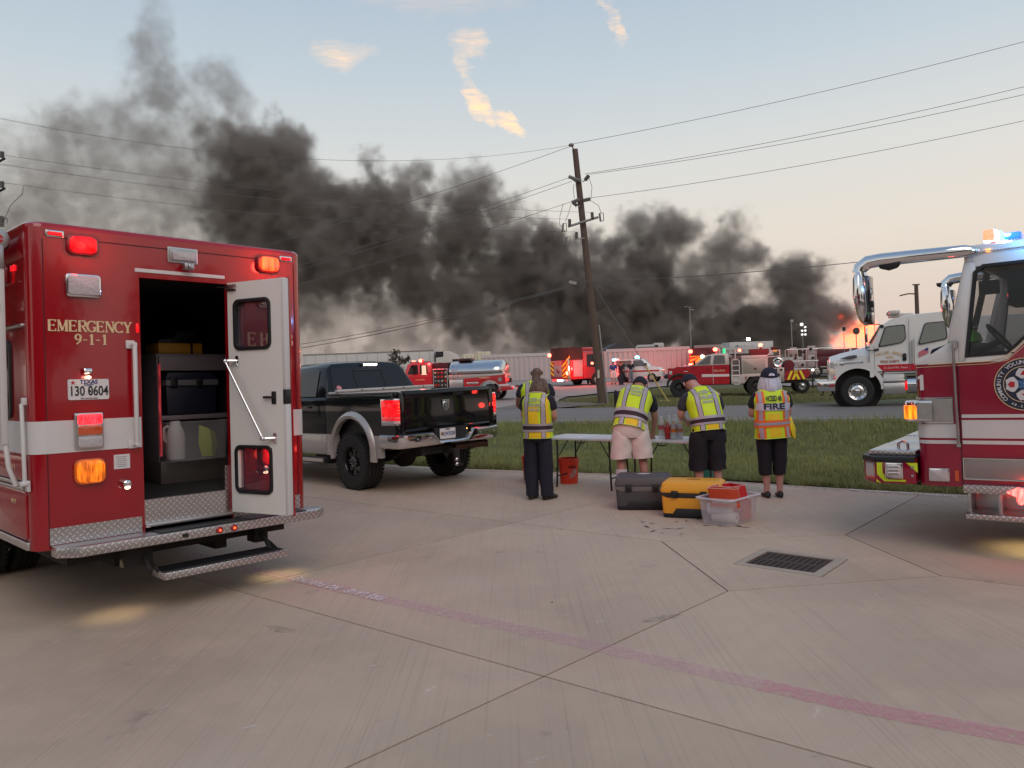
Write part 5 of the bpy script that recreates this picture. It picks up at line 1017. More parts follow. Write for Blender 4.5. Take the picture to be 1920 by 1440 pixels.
b.build('lamp_tube', pwhite, bm_)
b = MB(); b.prism([(.352, .018), (.452, -.085), (.44, -.10), (.345, 0)], 'z', .60, .75); k = b.build('corner_lamp', chrome, bm_); b = MB(); b.prism([(.372, .008), (.448, -.068), (.44, -.08), (.36, .0)], 'z', .622, .735); b.build('lens', lclear, k)
bplate('lime_panel', [(.338, .60), (.338, .578), (.30, .567)], ylw, .005)
for x, z in ((.045, .712), (.045, .64)): b = MB(); b.cyl(bface(x, z), bface(x, z, .012), .012, n=12); b.build('bolt', steel, bm_)
# chrome mirror arms
for s, yb in ((1, 0), (-1, -EW)):
    Y = lambda v: yb+s*v; FX = 1 if s == 1 else .30
    b = MB(); path = [(-.54, .02, 2.545), (-.44, .05, 2.548), (-.1, .10, 2.550), (.20, .13, 2.552), (.30, .135, 2.545), (.365, .14, 2.50), (.375, .14, 2.455)]
    path = [(x if x < -.4 else -.44+(x+.44)*(.82 if s < 0 else 1), y, z) for x, y, z in path]
    if s < 0: path = [(x-.10*(i > 1), y, z) for i, (x, y, z) in enumerate(path)]
    rings = []
    for i, (x, y, z) in enumerate(path):
        hh = [.02, .052, .056, .058, .060, .062, .06][i]; ww = [.012, .05, .055, .06, .06, .065, .075][i]
        dirv = Vector(path[min(i+1, 6)])-Vector(path[max(i-1, 0)]); dirv.normalize(); up = Vector((0, 1, 0)).cross(dirv).normalized()*-1
        rings.append([tuple(Vector((x, Y(y), z))+up*hh*math.sin(2*math.pi*k/12)+Vector((0, 1, 0))*ww*math.cos(2*math.pi*k/12)) for k in range(12)])
    b.loft(rings); arm = b.build('mirror_arm', chrome, en, angle=60)
    b = MB(); b.prism([(.03, 2.515), (.215, 2.515), (.205, 2.475), (.14, 2.452), (.07, 2.468)], 'y', Y(.09), Y(.16)); b.build('arm_cover', black, arm, bevel=.008)
    b = MB(); rings = []
    for z, w0, w1 in ((2.455, .10, .0), (2.40, .13, .01), (2.25, .15, .012), (2.12, .13, .010), (2.02, .085, .004), (1.985, .03, .0)):
        x = path[-1][0]+.01-.02*((2.455-z)/.47); rings.append([(x+w0*.55*math.cos(t)-.03+(.0 if math.cos(t) > -.3 else .015), Y(.14)+w0*1.15*math.sin(t), z) for t in [2*math.pi*k/16 for k in range(16)]])
    b.loft(rings); mh = b.build('mirror_housing', chrome, arm, angle=60)
    b = MB(); xm = path[-1][0]-.375; b.box(xm+.285, xm+.315, Y(.14)-.09, Y(.14)+.09, 2.10, 2.42); b.box(xm+.285, xm+.31, Y(.14)-.08, Y(.14)+.08, 1.99, 2.08); b.build('mirror_glass', mat('mirror_back', (.10, .10, .11), .08, .9), mh, bevel=.008)
    b = MB(); b.box(xm+.27, xm+.33, Y(.14)-.03, Y(.14)+.03, 2.14, 2.20); b.build('mirror_camera', black, mh, bevel=.006)
    b = MB(); b.tube([(-.02, Y(.14), 2.54), (-.08, Y(.14), 2.545), (-.16, Y(.14), 2.55)], [.012, .008, .008]); b.build('arm_bolt', steel, arm)
# roof light bar and clearance lamps
b = MB(); b.box(-.80, -.58, -EW+.45, -.28, 2.60, 2.64); lbm = b.build('light_bar', steel, en, bevel=.005)
bl_d = mat('lens_blue_dark', (.02, .06, .40), .1, coat=1, emit=((.01, .10, 1), 1.6))
for (y0, y1, x0, x1, m_) in ((-.30, -.20, -.62, -.54, mat('lens_red_amber', (.8, .1, .1), .15, coat=1, emit=((1, .25, .1), 2))), (-.37, -.305, -.64, -.53, lwhite), (-.56, -.375, -.66, -.52, lblue), (-1.0, -.565, -.78, -.56, bl_d), (-1.7, -1.005, -.78, -.56, mat('lens_clear_bar', (.6, .6, .65), .1, coat=1)), (-EW+.3, -1.705, -.78, -.56, bl_d)):
    b = MB(); b.box(x0, x1, y0, y1, 2.645, 2.735); b.build('lens', m_, lbm, bevel=.01)
b = MB(); b.ball((-.90, .0, 2.585), (.05, .02, .028)); b.build('side_beacon', lblue, en)
b = MB(); b.ball((-.60, .006, 2.535), (.02, .012, .014)); b.build('clearance_lamp', lens('amber_bulb2', (1, .35, .05), 5), en)
b = MB(); b.tube([(-.49, .012, 2.53), (-1.6, .012, 2.555)], .006); b.build('drip_rail', pwhite, en)
# rest of the truck, out of frame to the right
b = MB(); b.box(-8.2, -3.5, -EW, 0, .6, 2.75); b.build('pump_body', crim, en, bevel=.03)
b = MB(); b.box(-8.0, .2, -1.6, -1.45, .45, .62); b.box(-8.0, .2, -.9, -.75, .45, .62); b.cyl((-1.9, -2.1, .52), (-1.9, -.2, .52), .08); b.build('chassis', dark, en)
for x in (-1.95, -6.6):
    for y, s in ((-.12, 1), (-EW+.12, -1)): wheel(en, x, y-.06*s, .52, .30, s, 'chrome')
for a in (((-.66, -.40, 2.80), (.15, .35, 1), 26), ((-.9, .12, 2.60), (.1, .45, 1), 4), ((-.76, .16, .52), (1, .06, .05), 2)): point('beacon_light', a[0], a[1], a[2], .05, EM)
sp_ = bpy.data.lights.new('ground_light', 'SPOT'); sp_.energy = 10; sp_.color = (1, .85, .42); sp_.spot_size = R(105); sp_.spot_blend = .8; sp_.shadow_soft_size = .05
o = bpy.data.objects.new('ground_light', sp_); C.objects.link(o); o.matrix_world = EM @ Matrix.Translation((-.85, -.36, .48))
beam('beacon_beam', tuple(EM @ Vector((-.55, -.3, 2.85))), (3.1, 9.5, 1.3), (.15, .4, 1), 70, 34)

# ================================================================ vehicles across the road
def swheel(parent, x, y, r, w, side=1, m=None, hub=.55):
    e = bpy.data.objects.new('wheel', None); C.objects.link(e); e.parent = parent; e.location = (x, y, r)
    b = MB(); h = w/2; b.lathe([(r*hub, -h), (r*.93, -h), (r, -h*.7), (r, h*.7), (r*.93, h), (r*hub, h)], n=28, sy=side); b.build('tyre', rubber, e, angle=25)
    b = MB(); b.lathe([(r*hub, h*.8), (r*hub*.94, h*.86), (r*hub*.85, h*.3), (r*hub*.6, h*.35), (r*hub*.5, h*.7), (r*hub*.3, h*.9), (.01, h*.95)], n=24, sy=side); b.build('rim', m or alu, e, angle=30); return e
def plate(mb, pts, y0, y1): mb.prism(pts, 'y', y0, y1)
def beacon(parent, x, y, z, m, r=.09, nm='beacon'):
    b = MB(); b.ball((x, y, z), (r*1.35, r*1.35, r*1.25), 10); return b.build(nm, m, parent)
hotred = lens('beacon_red_hot', (1, .10, .06), 12); softred = lens('beacon_red_soft', (1, .02, .02), 3); 
# ---- white tanker truck T-1
T1 = Matrix.Translation((11.7, 26.3, 0)) @ Matrix.Rotation(R(158), 4, 'Z')
t1 = thing('tanker_truck', 'white conventional cab fire truck with a red door stripe, nose left across the road', 'fire truck', base=T1)
TW = 2.4
b = MB(); pts = [(.78, 1.06), (.80, 1.62), (.745, 1.75), (.55, 1.80), (.1, 1.90), (-.42, 2.045), (-.47, 2.0), (-.47, .95)]
b = MB(); hood = [(.80, 1.0), (.80, 1.60), (.74, 1.74), (.40, 1.84), (.0, 1.93), (-.45, 2.05)]
rings = []
for x, zc, inn_ in ((.80, 1.62, .55), (.76, 1.74, .50), (.40, 1.85, .45), (-.05, 1.95, .35), (-.50, 2.08, .12)):
    lo = 1.40; rings.append([(x, -.06-inn_*.15, lo), (x, -.05-inn_*.3, lo+(zc-lo)*.55), (x, -.20-inn_*.6, zc-.10), (x, -.45-inn_*.5, zc), (x, -TW+.45+inn_*.5, zc), (x, -TW+.20+inn_*.6, zc-.10), (x, -TW+.05+inn_*.3, lo+(zc-lo)*.55), (x, -TW+.06+inn_*.15, lo)])
b.loft(rings); b.build('bonnet', white, t1, bevel=.02, angle=50)
for s0, s1 in ((-.30, 0), (-TW, -TW+.3)):
    b = MB(); cx, cz, r = -.10, .58, .74; top = lambda x: 1.45
    n = 16; prev = None
    for i in range(n+1):
        a = R(100-190*i/n); x, z = cx+r*math.sin(a), cz+r*math.cos(a); xo, zo = cx+(r+.16)*math.sin(a), cz+(r+.10)*math.cos(a)
        xo = min(max(xo, -.92), .80); zt_ = max(zo, 1.50 if x > -.55 else zo)
        cur = ((x, z), (xo, max(zt_, z+.03)))
        if prev: b.prism([prev[0], cur[0], cur[1], prev[1]], 'y', s0, s1)
        prev = cur
    b.prism([(.60, .93), (.80, .93), (.80, 1.5), (.60, 1.5)], 'y', s0, s1); b.build('front_wing', white, t1, angle=40)
    b = MB(); b.cyl((-.1, -.36 if s0 > -1 else -TW+.36, .58), (-.1, -.42 if s0 > -1 else -TW+.42, .58), .80, n=28); b.build('wheel_well', dark, t1)
b = MB(); b.box(.795, .83, -TW+.55, -.55, 1.02, 1.62); b.build('grille', chrome, t1, bevel=.02)
b = MB(); b.prism([(.60, .555), (1.10, .555), (1.18, .62), (1.18, .93), (.60, .93)], 'y', -TW+.02, .02); b.prism([(.58, .90), (1.24, .915), (1.24, .945), (.58, .935)], 'y', -TW, .04); k = b.build('bumper', chrome, t1, bevel=.01)
b = MB(); b.box(.62, .80, .02, .035, .70, .79); b.build('bumper_lamp', lredoff, k, bevel=.005)
for x in (1.0, .70): b = MB(); b.tube([(x, -.1, .56), (x, -.1, .44), (x+.04, -.1, .41), (x+.09, -.1, .43)], .022); b.build('tow_hook', dark, k)
b = MB(); b.prism([(.56, 1.12), (.79, 1.10), (.79, 1.30), (.70, 1.36), (.60, 1.28)], 'y', -.06, .012); b.build('headlamp', mat('lens_warm', (.75, .60, .48), .1, coat=1), t1, bevel=.02)
b = MB(); b.ball((.60, .01, 1.02), .03); b.box(.795, .805, -.1, -.02, 1.25, 1.4); b.build('side_marker', lred, t1)
b = MB(); b.prism([(.45, 1.66), (.20, 1.74), (-.02, 1.78), (-.12, 1.76), (-.10, 1.68), (.1, 1.64)], 'y', -.10, -.045); b.build('bonnet_vent', mat('vent_dark', (.10, .09, .09), .6), t1, bevel=.01)
b = MB(); b.cyl((.40, .01, 1.50), (.25, .01, 1.505), .065, .02, n=16); b.cyl((.25, .01, 1.505), (-.25, .01, 1.53), .018, n=10); b.ball((-.27, .01, 1.53), .035); b.build('air_horn', steel, t1)
text('T-1', .17, mat('letter_tan', (.34, .26, .18), .5), t1, (.62, .012, 1.47), (-1, 0, 0), (0, 0, 1), bold=.002)
prof = [(-.50, 1.0), (-.50, 2.09), (-.60, 2.14), (-.98, 2.80), (-1.15, 2.93), (-1.65, 3.06), (-2.9, 3.13), (-3.3, 3.12), (-3.3, 1.20), (-.75, 1.20), (-.60, 1.0)]
b = MB(); rings = []
for y, d in ((0, .10), (-.06, .02), (-.2, 0), (-TW+.2, 0), (-TW+.06, .02), (-TW, .10)):
    cx, cz = -1.9, 2.0; rings.append([(cx+(x-cx)*(1-d*.35 if z > 2.2 else 1), y+(-.07 if y > -1 else .07)*max(0, (z-2.1)), cz+(z-cz)*(1-d*.25 if z > 2.2 else 1)) for x, z in prof])
b.loft(rings); b.build('cab', white, t1, angle=35)
def tw_(pts, nm, d, m, par, inn=False):
    b = MB(); b.add([(x, -.07*max(0, z-2.1)+d, z) for x, z in pts]+[(x, -.07*max(0, z-2.1)+d-.02, z) for x, z in pts], [tuple(range(len(pts)))]+[(i, (i+1) % len(pts), len(pts)+(i+1) % len(pts), len(pts)+i) for i in range(len(pts))]); return b.build(nm, m, par, smooth=False)
def rnd(pts, r, n=3):
    out = []
    for i in range(len(pts)):
        a, b_, c = Vector(pts[i-1]), Vector(pts[i]), Vector(pts[(i+1) % len(pts)]); p0 = b_+(a-b_).normalized()*r; p1 = b_+(c-b_).normalized()*r
        for k in range(n+1): t = k/n; out.append(tuple(p0*(1-t)**2+b_*2*t*(1-t)+p1*t*t))
    return out
for w in ([(-.76, 2.00), (-.99, 2.70), (-1.60, 2.75), (-1.62, 2.25), (-1.50, 2.13)], [(-1.96, 2.03), (-2.18, 2.76), (-2.80, 2.79), (-2.84, 2.2)]):
    k = tw_(rnd(w, .09), 'cab_window', .012, black, t1); cx = sum(p[0] for p in w)/len(w); cz = sum(p[1] for p in w)/len(w)
    tw_([(cx+(x-cx)*.91, cz+(z-cz)*.91) for x, z in rnd(w, .09)], 'pane', .018, mat('pane_grey', (.12, .13, .125), .05, coat=1, noise=(2, .2)), k)
b = MB(); b.add([(-.60, -.2, 2.16), (-.60, -TW+.2, 2.16), (-.97, -TW+.28, 2.78), (-.97, -.28, 2.78)], [(0, 1, 2, 3)]); b.v = [(x+.03, y, z+.02) for x, y, z in b.v]; b.build('windscreen', glass, t1)
for x0, x1, z0, z1 in ((-1.712, -1.70, 1.2, 2.92), (-.655, -.645, 1.25, 2.05), (-1.86, -1.85, 1.2, 2.3), (-.50, -.49, 1.5, 2.05)): b = MB(); b.box(x0, x1, -.003, .004, z0, z1); b.build('door_seam', mat('seam_grey', (.16, .15, .15), .8), t1)
b = MB(); b.cyl((-1.79, .04, 1.42), (-1.79, .02, 2.2), .022); b.build('grab_rail', steel, t1)
b = MB(); b.prism(rrect(-1.62, -1.50, 1.52, 1.78, .05), 'y', 0, .02); b.build('door_handle', black, t1, bevel=.005)
b = MB(); b.prism([(-.72, 1.41), (-1.698, 1.42), (-1.698, 1.20), (-.90, 1.20)], 'y', .0, .005); b.prism([(-1.715, 1.42), (-3.3, 1.44), (-3.3, 1.22), (-1.715, 1.20)], 'y', .0, .005); k = b.build('red_stripe', mat('stripe_red', (.50, .006, .02), .4), t1, smooth=False)
text('In God We Trust', .10, pwhite, k, (-1.28, .007, 1.305), (-1, 0, 0), (0, 0, 1), shear=.3)
lg = mat('letter_gold', (.62, .40, .20), .5, noise=(30, .2))
for i, ch in enumerate('WALLER AREA'): 
    if ch != ' ': t_ = (i-5)/5; text(ch, .14, lg, t1, (-1.08-.37*t_, .008, 1.82-.08*t_*t_), (-1, 0, -.25*t_), (0, 0, 1), bold=.002, depth=.001)
text('VOL.', .12, lg, t1, (-1.13, .008, 1.66), (-1, 0, 0), (0, 0, 1), bold=.003); text('FIRE DEPT.', .13, mat('letter_rust', (.42, .16, .10), .5), t1, (-1.13, .008, 1.51), (-1, 0, 0), (0, 0, 1), bold=.003)
b = MB(); b.add([(-1.98, .006, 1.62), (-2.27, .006, 1.76), (-2.27, .006, 1.95), (-1.98, .006, 1.80)], [(0, 1, 2, 3)]); k = b.build('flag_decal', mat('flag_pink', (.55, .15, .17), .5), t1); b = MB(); b.add([(-2.16, .009, 1.81), (-2.27, .009, 1.86), (-2.27, .009, 1.95), (-2.16, .009, 1.90)], [(0, 1, 2, 3)]); b.build('flag_canton', pblue, k)
b = MB(); b.box(-1.56, -.90, -.35, .02, .42, .80); k = b.build('battery_box', alu, t1, bevel=.015); b = MB(); b.box(-1.56, -.92, -.30, .06, .83, .90); b.box(-1.56, -.92, -.30, -.26, .42, 1.1); b.build('cab_step', alu, k, bevel=.006)
b = MB(); b.cyl((-1.62, -.28, .72), (-2.9, -.28, .72), .30, n=28); b.build('fuel_tank', chrome, t1, angle=50)
b = MB(); b.box(-1.62, -1.55, .0, .04, .55, .85); b.build('tank_lamp', lred, t1, bevel=.01)
for y in (-.16, -TW+.16): wheel(t1, -.10, y, .53, .30, 1 if y > -1 else -1, 'chrome', sc=.56, nb=10)
b = MB(); b.box(-1.48, -1.15, -1.5, -.25, 3.12, 3.24); b.box(-1.9, -1.2, -1.35, -.5, 3.02, 3.14); b.build('light_bar', mat('bar_clear', (.55, .50, .46), .2, coat=1), t1, bevel=.02)
b = MB(); b.tube([(-.93, -.05, 2.72), (-.80, .10, 2.78), (-.40, .30, 2.78), (-.35, .32, 2.70), (-.38, .32, 1.95), (-.45, .28, 1.90), (-.62, .12, 1.92), (-.75, .0, 1.92)], .016); mk = b.build('mirror_arm', black, t1)
b = MB(); b.box(-.44, -.38, .24, .40, 2.18, 2.66); b.ball((-.42, .32, 2.05), (.04, .09, .09)); b.build('mirror', chrome, mk, bevel=.015)
b = MB(); b.obox((-.90, -.0, 2.70), (.12, .06, .10), (0, .5, 0)); b.obox((-.72, .02, 1.93), (.14, .06, .07), (0, .2, 0)); b.build('mirror_mount', black, mk, bevel=.01)
b = MB(); b.box(-7.8, -3.45, -TW, 0, 1.0, 2.9); b.build('water_tank', white, t1, bevel=.05)
b = MB(); b.box(-7.6, .6, -1.65, -1.5, .62, .85); b.box(-7.6, .6, -.9, -.75, .62, .85); b.cyl((-.1, -2.1, .53), (-.1, -.3, .53), .08); b.build('chassis', dark, t1)
for x in (-5.6, -6.9):
    for y in (-.18, -TW+.18): swheel(t1, x, y, .53, .32, 1 if y > -1 else -1)

# ---- brush truck in the middle
BM = Matrix.Translation((8.38, 38.49, 0)) @ Matrix.Rotation(R(168), 4, 'Z')
br = thing('brush_truck', 'red and white crew cab brush truck with an open equipment bed, parked on the grass', 'fire truck', base=BM)
redw = mat('brush_red', (.42, .010, .022), .22, coat=1, noise=(1.5, .08)); whw = mat('brush_white', (.56, .53, .49), .35, coat=.4, noise=(2, .05)); BW = 2.0
for s0, s1 in ((-.05, 0), (-BW, -BW+.05)):
    b = MB(); n = 14; cx, cz, r = 0, .56, .55
    pr = [(.42, .75), (.42, 1.40)]
    prev = None
    for i in range(n+1):
        a = R(90-180*i/n); x, z = cx+r*math.sin(a), cz+r*math.cos(a)
        if prev: b.prism([prev, (x, z), (x, 1.52 if x < .2 else 1.46), (prev[0], 1.52 if prev[0] < .2 else 1.46)], 'y', s0, s1)
        prev = (x, z)
    b.prism([(-.55, .60), (-2.42, .60), (-2.42, 1.54), (-.55, 1.53)], 'y', s0, s1); b.build('body_side', redw, br)
    b = MB(); 
    for i in range(n):
        a, c = R(95-190*i/n), R(95-190*(i+1)/n); b.prism([(cx+r*math.sin(a), cz+r*math.cos(a)), (cx+r*math.sin(c), cz+r*math.cos(c)), (cx+(r+.09)*math.sin(c), cz+(r+.09)*math.cos(c)), (cx+(r+.09)*math.sin(a), cz+(r+.09)*math.cos(a))], 'y', s0-.0 if s0 > -1 else s0-.06, s1+.06 if s0 > -1 else s1)
    b.build('arch_flare', black, br)
b = MB(); b.loft([[(.45, -.08, .85), (.45, -.08, 1.38), (.42, -.25, 1.46), (.42, -BW+.25, 1.46), (.45, -BW+.08, 1.38), (.45, -BW+.08, .85)], [(-.75, -.02, .85), (-.75, -.02, 1.53), (-.75, -.2, 1.62), (-.75, -BW+.2, 1.62), (-.75, -BW+.02, 1.53), (-.75, -BW+.02, .85)]]); b.build('bonnet', redw, br, bevel=.02, angle=45)
b = MB(); b.prism([(-.72, 1.545), (-1.38, 2.06), (-1.75, 2.13), (-2.40, 2.10), (-2.46, 1.545)], 'y', -BW+.12, -.12); b.build('cab_upper', whw, br, bevel=.03)
for w in ([(-.88, 1.60), (-1.42, 2.02), (-1.58, 2.04), (-1.52, 1.60)], [(-1.66, 1.60), (-1.72, 2.04), (-2.22, 2.03), (-2.25, 1.61)]):
    b = MB(); b.prism(rnd(w, .05), 'y', -.125, -.11); b.build('cab_window', mat('pane_brush', (.16, .17, .165), .05, coat=1), br, smooth=False)
b = MB(); b.box(.42, .52, -BW+.05, -.05, .80, 1.36); b.build('grille', chrome, br, bevel=.02); b = MB(); b.box(.50, .62, -BW-.02, .02, .70, .84); b.build('front_bumper', black, br, bevel=.02)
b = MB(); b.box(.34, .50, -.10, .01, 1.14, 1.33); b.build('headlamp', lclear, br, bevel=.02)
b = MB(); b.prism([(-1.10, 1.12), (-2.42, 1.09), (-2.42, .97), (-1.10, .98)], 'y', 0, .006); b.build('white_stripe', pwhite, br, smooth=False)
text('BELLVILLE', .12, gold, br, (-1.95, .008, 1.27), (-1, 0, 0), (0, 0, 1), bold=.002)
for x in (-1.42, -2.2): b = MB(); b.box(x-.08, x+.08, 0, .03, 1.40, 1.43); b.build('door_handle', black, br)
b = MB(); b.box(-.80, -.70, .02, .22, 1.58, 1.80); b.build('mirror', black, br, bevel=.02)
b = MB(); b.box(-.42, -.22, .0, .01, 1.27, 1.30); b.box(-1.648, -1.635, .0, .006, .62, 1.53); b.build('door_seam', pwhite, br)
# bed: light panels and locker, tubular ladder, hose reel, pump panel, rack
b = MB(); b.box(-4.75, -2.50, -BW, -.30, .75, 1.95); b.build('bed_core', mat('bed_inner', (.16, .14, .13), .6), br)
b = MB(); b.box(-4.20, -3.02, -.30, 0, .93, 1.97); b.box(-4.75, -2.50, -.32, -.02, .60, .92) if False else b.prism([(-2.50, .60), (-3.12, .60), (-3.35, .92), (-4.25, .94), (-4.3, 1.05), (-2.50, 1.05)], 'y', -.3, .01); lk = b.build('side_locker', whw, br, bevel=.008)
b = MB(); b.prism(rrect(-4.14, -3.07, 1.10, 1.78, .03), 'y', 0, .02); k = b.build('locker_door', mat('panel_grey', (.40, .38, .34), .4, .3), br, bevel=.006); b = MB(); b.cyl((-3.65, .02, 1.31), (-3.65, .05, 1.31), .05); b.build('handle', chrome, k)
b = MB(); b.box(-4.22, -3.0, -.0, .012, 1.815, 1.96); k = b.build('upper_panel', whw, br, bevel=.004)
for z in (.82, .90): b = MB(); b.box(-3.24, -3.16, .01, .02, z-.03, z+.03); b.build('marker', lredoff, br)
rail = lambda pts, nm, r=.022, m=None: MB().tube(pts, r).build(nm, m or whitem, br)
rail([(-2.55, .03, .72), (-2.55, .03, 1.72), (-2.58, .03, 1.78), (-2.84, .03, 1.78), (-2.90, .03, 1.72), (-2.90, .03, .78), (-2.84, .03, .72), (-2.6, .03, .72), (-2.55, .03, .78)], 'ladder_rail')
for z in (1.50, 1.24, .98): rail([(-2.55, .03, z), (-2.90, .03, z)], 'rung')
rail([(-2.72, .03, 1.78), (-2.72, .03, 2.25)], 'grab_rail'); rail([(-2.62, .05, .66), (-2.66, .06, .56), (-2.86, .06, .56), (-2.95, .05, .66)], 'stirrup_step')
rail([(-4.20, 0, 1.92), (-4.52, 0, 2.18), (-4.80, 0, 2.18), (-4.80, 0, 1.88), (-4.15, 0, 1.86)], 'rack_frame'); rail([(-4.22, 0, .95), (-4.22, 0, 1.9)], 'rack_frame'); rail([(-4.80, 0, .6), (-4.82, 0, 2.2)], 'rack_frame')
b = MB(); b.lathe([(.10, 0), (.235, 0), (.235, .04), (.20, .05), (.17, .03), (.10, .03), (.08, .08), (.01, .08)], (-4.72, -.02, 1.58), 'y', 28); b.build('hose_reel', chrome, br)
b = MB(); b.box(-5.0, -4.52, -.30, -.01, .62, 1.32); k = b.build('pump_panel', mat('panel_alu', (.44, .42, .38), .4, .5), br, bevel=.01)
for x, z in ((-4.62, 1.22), (-4.86, 1.22), (-4.74, .98)): b = MB(); b.cyl((x, 0, z), (x, .05, z), .06, n=14); b.build('gauge', black, k)
b = MB(); b.cyl((-5.3, -.5, 1.42), (-5.3, -1.2, 1.42), .26, n=20); b.box(-5.5, -5.05, -1.2, -.4, 1.0, 1.5); b.build('hose_roll', mat('hose_maroon', (.12, .015, .02), .7), br)
b = MB(); b.box(-4.70, -4.50, -.3, .02, 2.08, 2.20); b.build('yellow_box', mat('pale_yellow', (.50, .50, .16), .6), br, bevel=.01)
b = MB(); b.box(-4.80, -4.45, -.5, -.05, 2.20, 2.36); b.build('crate', black, br, bevel=.01)
b = MB(); b.box(-4.35, -3.45, -.9, -.2, 1.98, 2.28); b.build('folded_hose', mat('hose_dark_red', (.13, .02, .022), .8), br, bevel=.04)
b = MB(); b.box(-4.3, -2.6, -.8, -.35, 1.955, 2.0); b.cyl((-2.5, -.4, 2.05), (-3.4, -.4, 2.05), .04); b.build('deck_gear', black, br)
# chevroned tailboard
b = MB(); b.prism([(-5.03, 1.12), (-6.10, 1.22), (-6.22, .98), (-6.02, .74), (-5.02, .68)], 'y', -.12, 0); k = b.build('tailboard', mat('chevron_red', (.30, .01, .015), .5), br)
for i, x in enumerate((-5.10, -5.32, -5.60, -5.84)):
    q = 1 if i < 2 else -1; b = MB(); b.prism([(x-.02, .72), (x-.13, .72), (x-.13-q*.18, 1.15), (x-.02-q*.18, 1.15)][::1], 'y', .0, .008); b.build('chevron_stripe', yell, k, smooth=False)
b = MB(); b.box(-5.9, -4.9, -BW+.1, -.1, .55, .72); b.box(-5.7, -5.5, -.1, 0, .42, .56); b.build('rear_bumper', dark, br, bevel=.01)
b = MB(); b.box(-5.6, .4, -1.4, -1.25, .55, .72); b.box(-5.6, .4, -.75, -.6, .55, .72); b.cyl((-3.70, -1.8, .46), (-3.7, -.2, .46), .07); b.build('chassis', dark, br)
for x in (0, -3.70):
    for y, s in ((-.10, 1), (-BW+.10, -1)): wheel(br, x, y, .47, .32, s, 'dark', sc=.5)
beacon(br, -2.95, -.2, 2.24, hotred, .06); beacon(br, -3.98, -.5, 2.46, hotred, .08); b = MB(); b.box(-4.02, -3.94, -.55, -.45, 2.0, 2.42); b.build('beacon_mast', black, br)
b = MB(); b.cyl((-2.25, -.8, 2.13), (-2.25, -.8, 2.36), .06); b.build('green_beacon', lens('green_lit', (.02, .8, .25), 1.6), br)
# cage of another rescue rig behind it
cg = thing('equipment_trailer', 'open steel frame equipment trailer with panels behind the brush truck', 'trailer', base=BM @ Matrix.Translation((-5.45, -1.6, 0)))
for x in (0, -.42, -.85, -1.3): MB().tube([(x, 0, .9), (x, 0, 2.2)], .025).build('post', alu, cg); MB().tube([(x, -1.2, .9), (x, -1.2, 2.2)], .025).build('post', alu, cg)
for z in (1.2, 1.6, 2.2): MB().tube([(.1, 0, z), (-1.4, 0, z)], .022).build('rail', alu, cg)
for x0, x1, z0, z1 in ((-.05, -.40, 1.95, 2.30), (-.90, -1.28, 1.9, 2.35), (-.46, -.80, 1.25, 1.58), (-.9, -1.25, 1.3, 1.9)): b = MB(); b.box(x1, x0, -.06, .0, z0, z1); b.build('panel', mat('panel_pale', (.42, .40, .38), .5, .2), cg, bevel=.01)
for x, z in ((-.3, 1.75), (-.65, 1.42), (-1.05, 2.2), (-1.15, 1.75), (-.2, 1.45), (-.7, 2.05)): b = MB(); b.cyl((x, .02, z), (x, .08, z), .07, n=12); b.build('fitting', black, cg)
b = MB(); b.box(-1.4, .1, -1.2, 0, .72, .9); b.build('deck', dark, cg); swheel(cg, -.6, .02, .36, .2, 1); swheel(cg, -.6, -1.25, .36, .2, -1)

# ---- tanker behind the pickup
KM = Matrix.Translation((-1.24, 42.4, 0)) @ Matrix.Rotation(R(168), 4, 'Z')
tk = thing('water_tanker', 'red fire tanker with a polished round steel tank behind the black pickup', 'fire truck', base=KM)
KW = 2.3; rk = mat('tanker_red', (.42, .008, .02), .22, coat=1, noise=(2, .08))
b = MB(); b.prism([(3.28, .9), (5.6, .9), (5.6, 1.45), (4.95, 1.55), (4.72, 2.15), (4.45, 2.27), (3.35, 2.24), (3.28, 2.1)], 'y', -KW+.1, 0); b.build('cab', rk, tk, bevel=.03)
b = MB(); b.prism(rnd([(3.55, 1.62), (3.55, 2.12), (4.0, 2.13), (4.0, 1.6)], .05), 'y', .0, .012); b.prism(rnd([(4.1, 1.6), (4.1, 2.13), (4.5, 2.12), (4.75, 1.6)], .05), 'y', .0, .012); b.build('cab_window', glass, tk)
b = MB(); b.box(3.62, 3.86, .02, .05, 1.60, 2.08); b.box(3.58, 3.9, .02, .04, 1.56, 1.6); b.build('mirror_flag', mat('mirror_painted_glow', (.7, .5, .4), .3, emit=((1, .7, .45), .6)), tk)  # mirror panel painted with a warm glow of its own, no lamp
text('VOLUNTEER', .10, gold, tk, (4.0, .005, 1.28), (-1, 0, 0), (0, 0, 1))
b = MB(); b.box(2.38, 3.22, -KW+.1, -.1, .8, 1.82); b.build('pump_house', mat('panel_black', (.02, .018, .02), .6), tk)
b = MB(); b.box(2.42, 3.16, -.1, -.02, .82, 1.78); k = b.build('pump_panel', mat('panel_black'), tk)
rs = random.Random(3)
for i in range(16):
    x, z = 2.5+.58*(i % 4)/3+rs.random()*.04, .95+.7*(i//4)/3; m_ = [chrome, chrome, mat('gauge_cream', (.7, .55, .35), .4), mat('knob_red', (.6, .03, .03), .4)][rs.randrange(4)]
    b = MB(); b.cyl((x, -.02, z), (x, .03, z), .035+.03*rs.random(), n=10); b.build('gauge', m_, k)
for x in (2.40, 3.20): MB().tube([(x, .03, .8), (x, .03, 1.86)], .025).build('frame_post', alu, tk)
MB().tube([(2.35, .03, 1.84), (3.25, .03, 1.84)], .025).build('frame_rail', alu, tk)
